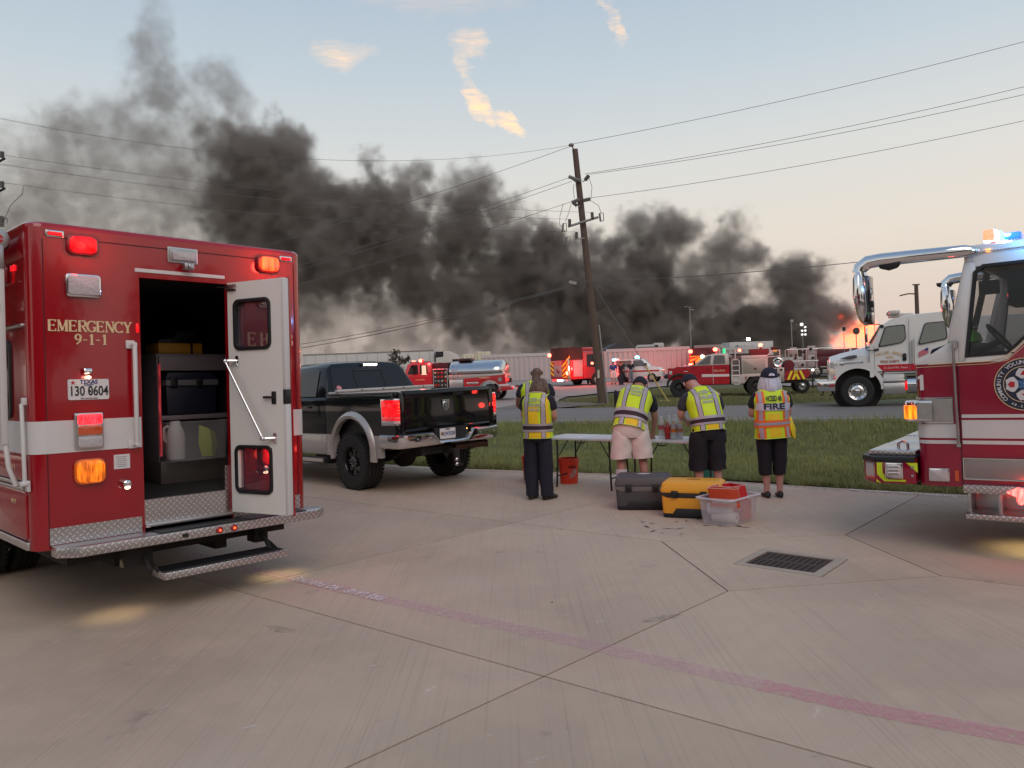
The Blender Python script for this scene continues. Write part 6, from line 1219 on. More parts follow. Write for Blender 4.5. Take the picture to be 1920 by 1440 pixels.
b = MB(); b.box(2.40, 3.26, -KW+.2, -.2, 1.86, 2.20); b.build('hose_bed', mat('hose_bed_dark', (.05, .015, .02), .8), tk, bevel=.02)
b = MB(); rings = []
for x, sc_ in ((2.38, .88), (2.30, 1.0), (-.20, 1.0), (-.55, .97), (-.68, .80)):
    rings.append([(x, -KW/2+KW*.50*sc_*math.cos(t), 1.62+(.66*math.sin(t) if math.sin(t) > 0 else .22*math.sin(t))*sc_) for t in [2*math.pi*i/32 for i in range(32)]])
b.loft(rings); b.build('steel_tank', mat('polished_tank', (.62, .62, .64), .18, 1.0, noise=(1.5, .06)), tk, angle=50)
b = MB(); b.box(1.2, 1.95, -KW/2-.3, -KW/2+.5, 2.26, 2.40); b.build('hatch', black, tk, bevel=.02)
b = MB(); b.box(-.7, 2.38, -KW, -.02, 1.22, 1.50); b.build('side_walk', mat('walk_steel', (.44, .42, .38), .4, .7), tk, bevel=.02)
b = MB(); b.prism([(1.45, .72), (1.45, 1.27), (-.89, 1.44), (-.91, .90), (-.42, .84), (-.42, .72)], 'y', -.30, 0) if False else None
b = MB(); n = 12; prev = None
for i in range(n+1):
    a = R(90-180*i/n); x, z = 0+.62*math.sin(a), .48+.62*math.cos(a)
    if prev: b.prism([prev, (x, z), (x, 1.27+(1.45-x)*.072), (prev[0], 1.27+(1.45-prev[0])*.072)], 'y', -.3, 0)
    prev = (x, z)
b.prism([(1.45, .60), (.62, .6), (.62, 1.32), (1.45, 1.27)], 'y', -.3, 0); b.prism([(-.62, .85), (-.91, .90), (-.89, 1.44), (-.62, 1.42)], 'y', -.3, 0); b.build('side_panel', rk, tk)
b = MB(); 
for i in range(n): a, c = R(90-180*i/n), R(90-180*(i+1)/n); b.prism([(.60*math.sin(a), .48+.60*math.cos(a)), (.60*math.sin(c), .48+.60*math.cos(c)), (.66*math.sin(c), .48+.66*math.cos(c)), (.66*math.sin(a), .48+.66*math.cos(a))], 'y', -.02, .04)
b.build('arch_trim', chrome, tk)
b = MB(); b.box(-1.05, -.55, -.4, .01, .80, .90); b.build('white_step', whitem, tk); b = MB(); b.prism([(-.45, .50), (-1.36, .60), (-1.15, .80), (-.50, .80)], 'y', -KW+.1, 0); b.build('rear_bumper', rk, tk, bevel=.01)
b = MB(); b.box(.62, 1.30, -.2, .02, .95, 1.06); b.box(1.50, 2.3, -.3, .01, .75, 1.22); b.build('locker', alu, tk, bevel=.01)
text('TANKER 2', .13, gold, tk, (.28, .006, 1.28), (-1, 0, 0), (0, 0, 1), bold=.002)
b = MB(); b.cyl((-.60, 0, 1.16), (-.60, .01, 1.16), .12, n=20); b.build('emblem', steel, tk); b = MB(); b.box(-1.18, -.95, -.5, -.2, .98, 1.22); b.build('rear_box', black, tk); beacon(tk, -.98, -.1, 1.14, softred, .08, 'tail_lamp'); beacon(tk, -1.28, -.06, .68, softred, .04, 'tail_lamp')
for q in (2.10, 1.86): MB().tube([(q, .03, 1.2), (q, .03, 1.85), (q+.05, -.15, 2.0)], .014).build('ladder_rail', alu, tk)
for z in (1.35, 1.55, 1.75): MB().tube([(2.10, .03, z), (1.86, .03, z)], .012).build('rung', alu, tk)
MB().tube([(2.25, -.1, 1.9), (2.2, -.3, 2.15), (1.9, -.4, 2.25), (1.8, -.3, 2.1)], .014).build('grab_rail', alu, tk)
swheel(tk, 0, -.15, .47, .30, 1); swheel(tk, 0, -KW+.15, .47, .3, -1); swheel(tk, 4.6, -.15, .47, .30, 1); swheel(tk, 4.6, -KW+.15, .47, .3, -1)
b = MB(); b.box(-.45, -.36, -.35, -.02, .15, .6); b.build('mud_flap', black, tk); b = MB(); b.box(-.8, 5.3, -1.5, -.8, .6, .8); b.build('chassis', dark, tk)
beacon(tk, 4.05, -.35, 2.36, hotred, .08); beacon(tk, 3.9, -.3, 2.36, softred, .05); beacon(tk, 4.45, -.5, 2.34, hotred, .045); beacon(tk, 4.6, -.6, 2.34, hotred, .04)
b = MB(); b.box(3.85, 4.7, -1.6, -.4, 2.24, 2.32); b.build('light_bar_base', black, tk)

# ---- engine seen from its rear corner, right of the bald man
M2 = Matrix.Translation((4.45, 57.2, rise(57))) @ Matrix.Rotation(R(38), 4, 'Z')     # local x forward (away right), y left; rear face at x = 0
e2 = thing('fire_engine', 'red fire engine parked beyond the pole with yellow chevrons on its rear', 'fire engine', base=M2)
re = mat('engine_red', (.52, .012, .022), .25, coat=1, noise=(2, .08)); chr_ = mat('chevron_red2', (.34, .012, .015), .5); cy2 = mat('chevron_yellow2', (.85, .66, .03), .5)
b = MB(); b.box(0, 1.3, .1, 2.35, .55, 2.0); b.build('rear_body', re, e2, bevel=.02)
b = MB(); b.box(-.02, 1.3, .15, 2.3, 2.0, 2.95); b.build('hose_bed', mat('hose_bed_net', (.05, .025, .02), .9, noise=(25, .5)), e2)
b = MB(); b.box(-.03, 0, 1.05, 1.95, .75, 1.6); k = b.build('rear_cover', mat('cover_grey', (.34, .26, .25), .6), e2, bevel=.01); b = MB(); b.prism([(1.40, 1.0), (1.6, 1.12), (1.62, 1.35), (1.52, 1.38), (1.5, 1.22), (1.3, 1.25), (1.28, 1.05)], 'x', -.045, -.03); b.build('state_emblem', mat('emblem_maroon', (.18, .03, .05), .5), k)
for y0, y1, z0, z1, q in ((1.96, 2.34, .72, 1.9, 1), (.12, .5, .65, 2.3, -1), (.52, 1.0, .65, 2.0, -1)):
    b = MB(); b.box(-.02, -.001, y0, y1, z0, z1); k = b.build('chevron_panel', chr_, e2)
    n = int((z1-z0)/.36)+1
    for i in range(n):
        z = z0+.05+i*.36; dz = (y1-y0)*.7*q; v = [(y0, z), (y1, z+dz), (y1, z+dz+.17), (y0, z+.17)]; v = [(y, min(z1, max(z0, zz))) for y, zz in v]
        b = MB(); b.prism(v, 'x', -.03, -.02); b.build('chevron_stripe', cy2, k, smooth=False)
b = MB(); b.box(-.35, 0, .1, 2.35, .42, .56); b.build('tailboard', dp, e2, bevel=.01)
b = MB(); b.box(.3, 1.2, .08, .1, .75, 1.95); b.build('roller_shutter', mat('shutter', (.50, .40, .40), .4, .5), e2)
b = MB(); b.box(1.35, 3.6, .1, 2.35, .55, 2.62); b.build('cab', mat('engine_pink_red', (.40, .03, .04), .3, coat=.8), e2, bevel=.05)
b = MB(); b.box(1.7, 3.3, .07, .1, 1.45, 2.40); b.build('cab_window', glass, e2)
b = MB(); b.box(.9, 3.2, .5, 1.9, 2.66, 2.95); b.build('roof_box', re, e2, bevel=.03)
b = MB(); b.box(-.3, -.2, -.0, .05, .5, 2.1); b.build('grab_rail', chrome, e2)
for x in (2.6,): swheel(e2, x, .2, .48, .3, -1); swheel(e2, x, 2.2, .48, .3, 1)
b = MB(); b.box(.2, 3.5, .8, 1.6, .4, .6); b.build('chassis', dark, e2)
beacon(e2, -.08, .30, 1.02, hotred, .13); beacon(e2, -.05, 2.36, 2.42, hotred, .12); beacon(e2, 2.2, .05, 1.7, hotred, .08)
for y in (1.3, 1.5, 1.7): beacon(e2, -.36, y, .5, softred, .05, 'tail_lamp')
b = MB(); b.box(-.37, -.35, .6, 1.2, .45, .53); b.build('tail_strip', lwhite, e2)

# ---- white ambulance pickup beyond the pole
M3 = Matrix.Translation((8.0, 61.5, rise(61))) @ Matrix.Rotation(R(-22), 4, 'Z')
a2 = thing('ambulance', 'white rescue pickup with a red side stripe and blue beacons by the grey metal wall', 'rescue truck', base=M3)
b = MB(); b.prism([(0, .42), (3.9, .42), (3.9, .95), (3.75, 1.12), (2.9, 1.25), (0, 1.2)], 'y', 0, 1.9); b.build('body', white, a2, bevel=.03)
b = MB(); b.prism([(.2, 1.2), (.25, 1.82), (2.4, 1.84), (2.95, 1.24), (2.95, 1.2)], 'y', .08, 1.82); b.build('cab', white, a2, bevel=.04)
b = MB(); b.prism(rnd([(1.75, 1.26), (1.75, 1.74), (2.35, 1.76), (2.82, 1.28)], .04), 'y', .065, .08); b.prism(rnd([(.35, 1.26), (.35, 1.74), (1.55, 1.75), (1.55, 1.26)], .04), 'y', .065, .08); b.build('cab_window', mat('pane_brush'), a2)
b = MB(); b.box(.5, 3.8, -.008, 0, .82, .94); b.build('red_stripe', mat('stripe_red'), a2); b = MB(); b.box(-.03, 0, .1, 1.8, .6, 1.5); k = b.build('rear_panel', chr_, a2)
for i in range(4): b = MB(); b.prism([(.2+i*.4, .62), (.4+i*.4, .62), (.7+i*.3, 1.48), (.55+i*.3, 1.48)], 'x', -.04, -.03); b.build('chevron_stripe', cy2, k, smooth=False)
swheel(a2, 3.2, .1, .36, .25, -1); swheel(a2, .8, .1, .36, .25, -1); swheel(a2, 3.2, 1.8, .36, .25, 1); swheel(a2, .8, 1.8, .36, .25, 1)
blue2 = lens('beacon_blue_hot', (.12, .55, 1), 14)
beacon(a2, 1.9, .9, 1.95, blue2, .14); b = MB(); b.box(1.7, 2.1, .3, 1.5, 1.83, 1.9); b.build('light_bar_base', black, a2)
for y, m_ in ((.3, blue2), (.75, blue2), (1.3, lens('beacon_pink', (1, .25, .5), 8)), (1.7, hotred)): beacon(a2, .1, y, 1.84, m_, .08)
beacon(a2, -.05, 1.85, .55, hotred, .09, 'tail_lamp'); beacon(a2, -.06, .3, .62, lwhite, .06, 'tail_lamp'); b = MB(); b.box(2.7, 2.85, -.2, 0, 1.25, 1.5); b.build('mirror', black, a2)

# ---- engine behind the brush truck, rear on with lit chevrons
M4 = Matrix.Translation((16.3, 70.5, rise(70))) @ Matrix.Rotation(R(70), 4, 'Z')    # x forward, away
e3 = thing('fire_engine', 'fire engine with brightly lit orange chevrons behind the brush truck cab', 'fire engine', base=M4)
b = MB(); b.box(0, 7, -2.5, 0, .5, 2.5); b.build('body', re, e3, bevel=.03); b = MB(); b.box(-.02, 0, -2.35, -.15, 1.85, 2.55); b.build('hose_bed', mat('hose_bed_dark'), e3)
b = MB(); b.box(-.04, -.02, -2.45, -.05, .6, 1.85); k = b.build('chevron_panel', chr_, e3); oy = mat('chevron_orange_lit', (.85, .5, .05), .5)
for i in range(5):
    for q in (1, -1):
        z = .45+i*.42; v = [(-1.25, z+.75), (-1.25, z+.97), (-1.25-q*1.15, z+.22), (-1.25-q*1.15, z)]; v = [(y, min(1.84, max(.61, zz))) for y, zz in v]
        if max(p[1] for p in v)-min(p[1] for p in v) > .05: b = MB(); b.prism(v, 'x', -.06-.002*i, -.04); b.build('chevron_stripe', oy, k, smooth=False)
for y, z, m_ in ((-2.35, 2.35, hotred), (-.15, 2.25, hotred), (-.12, 1.0, hotred), (-2.4, 1.0, hotred)): beacon(e3, -.1, y, z, m_, .15)
beacon(e3, -.08, -1.2, 1.75, lwhite, .12, 'work_lamp'); swheel(e3, 2, -.1, .5, .3, 1); swheel(e3, 2, -2.4, .5, .3, -1)
b = MB(); b.box(2.5, 6.8, -2.6, -.2, 2.5, 2.85); b.build('roof_gear', mat('roof_gear', (.35, .30, .28), .5), e3); b = MB(); b.box(1.5, 7.0, -2.62, -2.52, 1.1, 2.4); b.build('side_panel', alu, e3)

# ---- box trailers, lorry and yard clutter
def boxy(nm, lab, cat, p, yaw, dims, m, z0=.9, wheels=(), grp=None, bev=.03):
    t = thing(nm, lab, cat, (p[0], p[1], rise(p[1])), yaw, group=grp); b = MB(); b.box(0, dims[0], 0, dims[1], z0, z0+dims[2]); b.build('box', m, t, bevel=bev)
    for x in wheels: swheel(t, x, .1, .48, .3, -1); swheel(t, x, dims[1]-.1, .48, .3, 1)
    return t
tr = boxy('semi_trailer', 'long white box trailer behind the pickup roof', 'trailer', (-19.6, 72.5), R(-1.5), (12.4, 2.5, 2.45), mat('trailer_white', (.52, .50, .48), .5, noise=(1, .08)), 1.0-rise(72)+.3, (1.2, 2.4))
for i in range(13): b = MB(); b.box(.2+i*.98, .22+i*.98, -.012, 0, 1.0, 3.1); b.build('panel_seam', mat('seam_grey'), tr)
b = MB(); b.box(0, 12.4, -.02, 0, 3.10, 3.22); b.build('top_rail', mat('rail_brownish', (.22, .20, .18), .6), tr); b = MB(); b.box(.5, 12, .6, 1.9, .8, 1.0); b.build('chassis', dark, tr)
tt = thing('lorry_cab', 'pale sleeper lorry cab with a rounded roof fairing in front of the long trailer', 'lorry', (-7.0, 71.5, rise(71)), 0)
b = MB(); b.prism([(0, .5), (3.3, .5), (3.35, 1.2), (2.6, 1.5), (2.25, 2.3), (1.9, 2.75), (1.3, 3.05), (.7, 3.1), (.7, 2.55), (0, 2.5)], 'y', 0, 2.4); b.build('cab', mat('lorry_cream', (.50, .47, .42), .4), tt, bevel=.08); b = MB(); b.box(0, .68, .1, 2.3, 2.52, 3.05); b.build('dark_gap', dark, tt); swheel(tt, 2.6, .1, .5, .3, -1); swheel(tt, .2, .1, .5, .3, -1)
b = MB(); b.prism([(1.55, 1.65), (1.55, 2.3), (2.05, 2.3), (2.35, 1.65)], 'y', -.02, 0); b.build('cab_window', glass, tt)
cream = mat('crate_cream', (.62, .56, .42), .6, noise=(5, .25))
for x, w, h in ((-4.9, 1.25, .42), (-3.5, 1.45, .62)):
    t = thing('bulk_bag', 'cream wrapped pallet load above the steel tank, ' + ('the lower one' if h < .5 else 'the taller one'), 'pallet load', (x, 77, rise(77)), 0); b = MB(); b.box(0, w, 0, 1.2, 0, 2.3+h); b.build('wrap', cream, t, bevel=.08)
    for i in range(3): b = MB(); b.box(.1+i*.4, .14+i*.4, -.015, 0, .1, 2.3+h-.05); b.build('strap', mat('strap_tan', (.35, .28, .18), .6), t)
# corrugated metal wall in lengths, with a pale top band
wallm = mat('corrugated_wall', (.50, .45, .44), .5, .25, noise=(.7, .10)); capm = mat('wall_cap', (.50, .48, .47), .5, noise=(2, .08))
mw = bpy.data.objects.new('metal_wall', None); C.objects.link(mw); tag(mw, 'long grey corrugated metal wall with a pale top band behind the engines', 'wall'); mw.location = (0, 0, 0)
segs = [(-2.8, 75.0, 4.6, 75.0, 2.62), (4.6, 75.0, 9.3, 75.2, 2.55), (9.3, 75.2, 17.2, 74.0, 2.75), (17.2, 74.0, 24.0, 72.8, 2.5)]
for x0, y0, x1, y1, h in segs:
    p0, p1 = Vector((x0, y0)), Vector((x1, y1)); d = (p1-p0); n = int(d.length/.12); pts = []
    for i in range(n+1): q = p0+d*i/n+Vector((0, -.03 if (i//2) % 2 else .03)); pts.append(q)
    z0 = rise(75)-.05; b = MB(); v = [(p.x, p.y, z0) for p in pts]+[(p.x, p.y, z0+h) for p in pts]+[(p.x, p.y+.12, z0+h) for p in pts]+[(p.x, p.y+.12, z0) for p in pts]; m_ = len(pts); b.add(v, [(i+j*m_, i+1+j*m_, i+1+(j+1)*m_, i+(j+1)*m_) for i in range(m_-1) for j in range(3)]); b.build('wall_panel', wallm, mw, smooth=False)
    b = MB(); b.prism([(p0.x, p0.y-.06), (p1.x, p1.y-.06), (p1.x, p1.y+.2), (p0.x, p0.y+.2)], 'z', z0+h-.28, z0+h+.02); b.build('wall_cap', capm, mw)
bn = thing('barn', 'low building with a dark gabled roof behind the metal wall', 'building', (9.9, 86, rise(86)), 0)
b = MB(); b.box(0, 4.2, 0, 8, 0, 2.4); b.build('wall', wallm, bn); b = MB(); b.prism([(-.3, 2.25), (4.5, 2.25), (2.1, 3.45)], 'y', -.4, 8.4); b.build('roof', mat('barn_roof', (.06, .055, .06), .8), bn)
for x, l, h, dz in ((12.4, 2.1, .45, 0), (14.1, .95, .35, .25)):
    t = thing('roof_unit', 'pale ' + ('long low' if l > 1 else 'small upper') + ' air unit on top of the metal wall', 'air unit', (x, 75.6, rise(75)+2.55), 0); b = MB(); b.box(0, l, 0, .9, 0, h+dz); b.box(.1, l-.1, .1, .8, h+dz, h+dz+.05); b.build('housing', capm, t, bevel=.02); b = MB(); b.box(.1, l-.1, -.02, 0, .08, h*.7); b.build('grille', mat('seam_grey'), t)
bt = boxy('box_trailer', 'white box trailer with a dark star logo behind the brush truck bed', 'trailer', (22.6, 79.5), R(3), (4.6, 2.5, 2.05), mat('trailer_white'), .95, (1, 3.6)); text('* Smith', .5, mat('logo_grey', (.16, .15, .18), .5), bt, (1.9, -.01, 2.45), (1, 0, 0), (0, 0, 1))
b = MB(); b.prism([(.8+.3*math.cos(R(30*i))*(1 if i % 2 else .6), 2.45+.3*math.sin(R(30*i))*(1 if i % 2 else .6)) for i in range(12)], 'y', -.012, 0); b.build('logo_star', mat('logo_grey'), bt)
for (x, y, w, h, m_, lab) in ((26.6, 68, 1.7, 1.55, mat('container_beige', (.42, .38, .32), .6), 'beige storage container left of the red beacon'), (28.7, 69, 1.2, 1.75, mat('container_tan', (.50, .40, .26), .6), 'tan storage container beside the fire'), (30.0, 69.5, 1.3, 1.6, mat('container_grey', (.26, .27, .30), .6), 'grey storage container beside the tan one'), (22.0, 64, 2.6, 1.5, mat('container_white', (.48, .46, .44), .6), 'white storage container behind the equipment trailer')):
    t = thing('storage_container', lab, 'container', (x, y, rise(y)), R(-8)); b = MB(); b.box(0, w, 0, 2, 0, h); b.build('box', m_, t, bevel=.03)
    for i in range(int(w/.3)): b = MB(); b.box(.08+i*.3, .2+i*.3, -.03, 0, .1, h-.1); b.build('rib', m_, t)
rt = thing('red_lorry', 'dark red lorry with its bonnet up near the fire', 'lorry', (23.4, 60.5, rise(60)), R(-8))
b = MB(); b.box(0, 4.0, 0, 2, .8, 1.55); b.prism([(0, 1.55), (3.0, 1.55), (3.1, 2.1), (.3, 2.1)], 'y', 0, 2); b.prism([(3.1, 1.4), (3.75, 1.4), (3.75, 2.1), (3.45, 2.15)], 'y', 0, 2); b.build('body', mat('lorry_maroon', (.10, .01, .018), .4), rt, bevel=.03); b = MB(); b.box(-.3, 3.9, -.1, 0, .55, .7); b.build('frame', dark, rt)
for x in (.6, 3.2): swheel(rt, x, .05, .42, .25, -1)
MB().tube([(-1.5, -.1, 2.15), (0, -.1, 2.2), (2.6, -.1, 2.22)], .03).build('rail', alu, rt); beacon(rt, 4.0, -.1, 1.35, hotred, .15); b = MB(); b.box(3.05, 3.2, -.01, 0, 1.45, 2.1); b.build('white_edge', pwhite, rt)
for i, x in enumerate((-.8, .5, 1.8, 3.0)): MB().tube([(x, -.6, 0), (x, -.6, 1.4)], .025).build('gate_post', mat('gate_pinkish', (.36, .26, .25), .6), rt)
sb = thing('kiosk', 'low white kiosk with a dark open window band and a soccer ball sign', 'kiosk', (27.0, 62.0, rise(62)), R(-10))
b = MB(); b.box(0, 4, 0, 2.4, 0, 1.05); b.build('wall', capm, sb); b = MB(); b.box(0, 4, 0, 2.4, 1.75, 1.90); b.build('roof', capm, sb, bevel=.02); b = MB(); b.box(.05, 3.95, .3, 2.3, 1.05, 1.75); b.build('window_band', mat('kiosk_dark', (.03, .012, .02), .6), sb)
for x in (0, .75, 1.5, 2.3): b = MB(); b.box(x, x+.06, 0, .08, 1.05, 1.75); b.build('mullion', mat('gate_pinkish'), sb)
b = MB(); b.box(-.05, .2, -.1, -.05, 1.1, 1.45); b.build('notice', pwhite, sb); text('NATIONAL', .22, pblack, sb, (1.25, -.01, .88), (1, 0, 0), (0, 0, 1), bold=.006)
b = MB(); b.cyl((.38, 0, .85), (.38, -.02, .85), .2, n=20); k = b.build('ball_sign', pwhite, sb)
for a in range(0, 360, 72): b = MB(); b.cyl((.38+.13*math.cos(R(a)), -.02, .85+.13*math.sin(R(a))), (.38+.13*math.cos(R(a)), -.03, .85+.13*math.sin(R(a))), .055, n=5); b.build('patch', pblack, k)
# poles, lamps, signs
galv = mat('galvanised', (.30, .28, .27), .5, .4); wood = mixnoise(mat('pole_wood', (.115, .075, .058), .85, noise=(2, .25), bump=(40, .5)), [(.06, .04, .03), (.19, .13, .10)], [((30., 30., .8, 0), .5, .7), (4, .6, .75)], [.6, .5])
def lamp_pole(lab, x, y, h, arms, lit=None, r=.05):
    t = thing('lamp_post', lab, 'lamp post', (x, y, rise(y)), 0); MB().tube([(0, 0, 0), (-.05, 0, h)], [r*1.3, r]).build('pole', galv, t)
    for ax, az, aw, ah, on in arms: b = MB(); b.box(ax-aw/2, ax+aw/2, -.1, .1, h+az, h+az+ah); b.build('lamp_head', lwhite if on else galv, t)
    return t
lamp_pole('tall slim lamp post with two heads against the smoke', 21.1, 90, 7.3, [(-.45, .0, .35, .12, 0), (.25, -.35, .35, .12, 0), (-.1, .0, .9, .05, 0)])
lamp_pole('slim lamp post with a small round head right of the dark smoke puff', 31.1, 85, 5.0, [(0, .0, .3, .3, 0)])
lamp_pole('short lamp post with a lit white lamp behind the brush truck', 27.7, 90, 3.2, [(.1, .0, .35, .3, 1), (-.35, .05, .3, .08, 0)])
sl = lamp_pole('floodlight tower with stacked round lamps near the fire', 41.8, 110, 4.4, [], r=.04)
for i, (x, z) in enumerate(((-.15, 5.35), (.35, 4.95), (-.1, 4.45), (.35, 4.45), (-.1, 3.9), (.35, 3.9))): b = MB(); b.ball((x, 0, z), .26 if i == 0 else .17, 10); b.build('floodlight', lens('flood_lit', (1, .95, .95), 1.1), sl)
t = thing('round_sign', 'dark round sign on a short post in front of the fire', 'sign', (25.15, 56, rise(56)), 0); MB().tube([(0, 0, 0), (0, 0, 3.1)], .04).build('post', galv, t); b = MB(); b.cyl((0, -.05, 3.38), (0, .0, 3.38), .26, n=28); b.build('face', mat('sign_back', (.07, .055, .05), .7), t); MB().tube([(0, .02, 2.9), (0, .02, 3.6)], .02).build('bracket', galv, t)
t = thing('square_sign', 'small dark square sign on a thin post left of the round sign', 'sign', (25.13, 58, rise(58)), 0); MB().tube([(0, 0, 0), (0, 0, 3.5)], .025).build('post', galv, t); b = MB(); b.box(-.12, .12, -.04, 0, 3.45, 3.75); b.build('face', black, t)
t = thing('utility_pole', 'distant wooden utility pole with one short arm above the white truck', 'utility pole', (37.1, 70, rise(70)), 0); MB().tube([(0, 0, 0), (-.1, 0, 7.6)], [.22, .17]).build('shaft', wood, t); MB().tube([(-.1, 0, 6.75), (-.8, 0, 6.8), (-1.6, 0, 6.65)], .06).build('arm', wood, t); b = MB(); b.box(-.4, .2, -.1, .1, 7.55, 7.65); b.build('cap', wood, t)
t = thing('radio_mast', 'very thin aerial mast above the white truck cab', 'mast', (28.4, 60, rise(60)), 0); MB().tube([(0, 0, 0), (0, 0, 5.6)], .025).build('pole', galv, t); b = MB(); b.box(-.04, .04, -.04, .04, 0, .3); b.build('foot', galv, t)
# rail fence by the side lot
fn = thing('rail_fence', 'low dark two rail fence beyond the grass, left of the white truck', 'fence', (17.4, 44.5, 0), R(-12))
for i in range(9): b = MB(); b.box(i*1.9-.04, i*1.9+.04, -.04, .04, -.1, 1.15); b.build('post', black, fn); 
for z in (.42, .82): b = MB(); b.box(-1.5, 16, -.02, .02, z-.03, z+.03); b.build('rail', black, fn)
beacon(fn, 0, -.06, 1.05, lwhite, .05, 'post_lamp')
# young tree tops and ground clutter
t = thing('small_tree', 'scraggly dark tree top showing over the pickup cab roof', 'tree', (-7.5, 50, rise(50)), 0)
MB().tube([(0, 0, 0), (.05, 0, 1.5), (0, 0, 2.6)], [.06, .04, .015]).build('trunk', wood, t); b = MB(); rs = random.Random(4)
for i in range(420):
    k = rs.choice([(0, 2.9, .22), (-.15, 2.6, .25), (.3, 2.45, .2), (.55, 2.35, .16), (.8, 2.5, .10), (-.1, 2.3, .3), (.1, 2.0, .35)]); x, z = k[0]+rs.gauss(0, k[2]*.5), k[1]+rs.gauss(0, k[2]*.5); y = rs.gauss(0, .2); a = rs.random()*6.28; l_ = .05+.05*rs.random()
    b.add([(x, y, z), (x+l_*math.cos(a), y+.02, z+l_*math.sin(a)), (x+l_*1.6*math.cos(a+.5), y, z+l_*1.6*math.sin(a+.5)), (x+l_*math.cos(a+1), y-.02, z+l_*math.sin(a+1))], [(0, 1, 2, 3)])
b.build('crown', mat('leaf_dark', (.035, .03, .018), .8), t)
for x, y, lab in ((13.6, 66, 'dark heap of gear bags on the ground at the wall, the wider one'), (14.6, 66.5, 'dark heap of gear bags on the ground at the wall, the smaller one')):
    t = thing('gear_bag', lab, 'bag', (x, y, rise(y)), 0); b = MB(); s_ = 1 if x < 14 else .6; b.ball((0, 0, .18), (.6*s_, .35, .28)); b.ball((.3*s_, .1, .3), (.35*s_, .3, .28)); b.build('sack', black, t); b = MB(); b.tube([(-.2, -.3, .3), (0, -.35, .42), (.2, -.3, .3)], .03); b.build('strap', black, t)

# ================================================================ utility pole, its hardware and the wires
def PX(px, py, Y): return at(px, py, Y)
up = thing('utility_pole', 'tall leaning wooden utility pole with insulators and crossarms', 'utility pole', (0, 0, 0))
base, top = Vector((4.18, 35.72, -.3)), PX(1078, 280, 35.5)
def on(py): return base+(top-base)*((755-py)/(755-280.))
MB().tube([base+(top-base)*i/10 for i in range(11)], [.19-.006*i for i in range(11)], 16).build('shaft', wood, up)
MB().tube([base+Vector((.24, -.05, 0)), on(600)+Vector((.22, -.05, 0))], .045).build('cable_guard', galv, up)
MB().tube([on(290), PX(1073, 274, 35.4)], .035).build('top_pin', galv, up)
ins = mat('porcelain', (.23, .22, .21), .35, noise=(10, .1))
def insul(p0, p1, r=.085, par=None):
    p0, p1 = Vector(p0), Vector(p1); b = MB(); n = 7; pts = []; rr = []
    for i in range(n*2+1): pts.append(p0+(p1-p0)*i/(n*2)); rr.append(r if i % 2 else r*.62)
    b.tube(pts, rr, 10); return b.build('insulator', ins, par or up)
b = MB(); b.ball(PX(1071, 272, 35.4), (.13, .13, .08)); b.build('insulator', ins, up)
for a, c in (((1090, 340), (1066, 331)), ((1097, 338), (1104, 329)), ((1086, 374), (1072, 380)), ((1074, 379), (1082, 386)), ((1094, 376), (1107, 373))): insul(PX(*a, 35.3), PX(*c, 35.3), .10)
for a, c in (((1082, 343), (1066, 331)), ((1092, 341), (1104, 334)), ((1087, 388), (1072, 378))): MB().tube([PX(*a, 35.35), PX(*c, 35.35)], .025).build('brace', galv, up)
arm = MB().tube([PX(1065, 425, 35.25), PX(1122, 407, 35.25)], .055).build('crossarm', galv, up); MB().tube([PX(1078, 448, 35.2), PX(1096, 447, 35.3)], .03).build('bracket', galv, up)
insul(PX(1068, 422, 35.2), PX(1068, 411, 35.2)); insul(PX(1111, 410, 35.2), PX(1110, 398, 35.2)); insul(PX(1081, 446, 35.2), PX(1081, 435, 35.2))
for x, y, s in ((1127, 407, 1), (1059, 426, -.6), (1065, 452, -1)):
    insul(PX(x-3, y-7, 35.2), PX(x-3+s*2, y+8, 35.2), .055); MB().tube([PX(x-3, y-7, 35.2), PX(x+4*abs(s), y-8, 35.2), PX(x+4*abs(s)+1, y+7, 35.2), PX(x-3+s*2, y+8, 35.2)], .022).build('fuse_cutout', galv, up)
wire = mat('wire_grey', (.14, .13, .13), .6)
def jump(*p): MB().tube([PX(a, b_, 35.2) for a, b_ in p], .012, 5).build('jumper', wire, up)
jump((1104, 332), (1110, 350), (1108, 373)); jump((1076, 345), (1075, 358), (1077, 372)); jump((1107, 376), (1122, 385), (1127, 399)); jump((1056, 382), (1050, 405), (1049, 420), (1058, 432)); jump((1071, 382), (1066, 400), (1060, 415))
b = MB(); q_ = on(690); b.obox((q_.x-.05, q_.y-.20, q_.z), (.10, .02, .38)); b.build('pole_tag', mat('tag_pale', (.6, .5, .42), .5), up)
def cable(lab, pts, r=.0095, sag=0., nm='power_line', grp='power lines strung from the leaning pole', y_off=0):
    P = [PX(*p) for p in pts]; out = []
    for i in range(len(P)-1):
        n = 24
        for k in range(n+(i == len(P)-2)): t = k/n; q = P[i].lerp(P[i+1], t); q.z -= sag*4*t*(1-t); out.append(q)
    o = MB().tube(out, r, 6).build(nm, wire, None); return tag(o, lab, 'power line', grp)
cable('topmost wire running up right from the pole tip', [(1073, 270, 35.4), (2100, 30, 29)], sag=.25)
cable('upper one of the two close wires running right from the pole', [(1096, 326, 35.3), (2100, 118, 29)], sag=.3); cable('lower one of the two close wires running right from the pole', [(1104, 327, 35.3), (2100, 135, 29)], sag=.3)
cable('single wire running right from the middle insulators', [(1107, 371, 35.3), (2100, 185, 29)], sag=.3)
cable('heavy cable running right above the white truck', [(1106, 528, 35.3), (2100, 428, 27)], .014, .3)
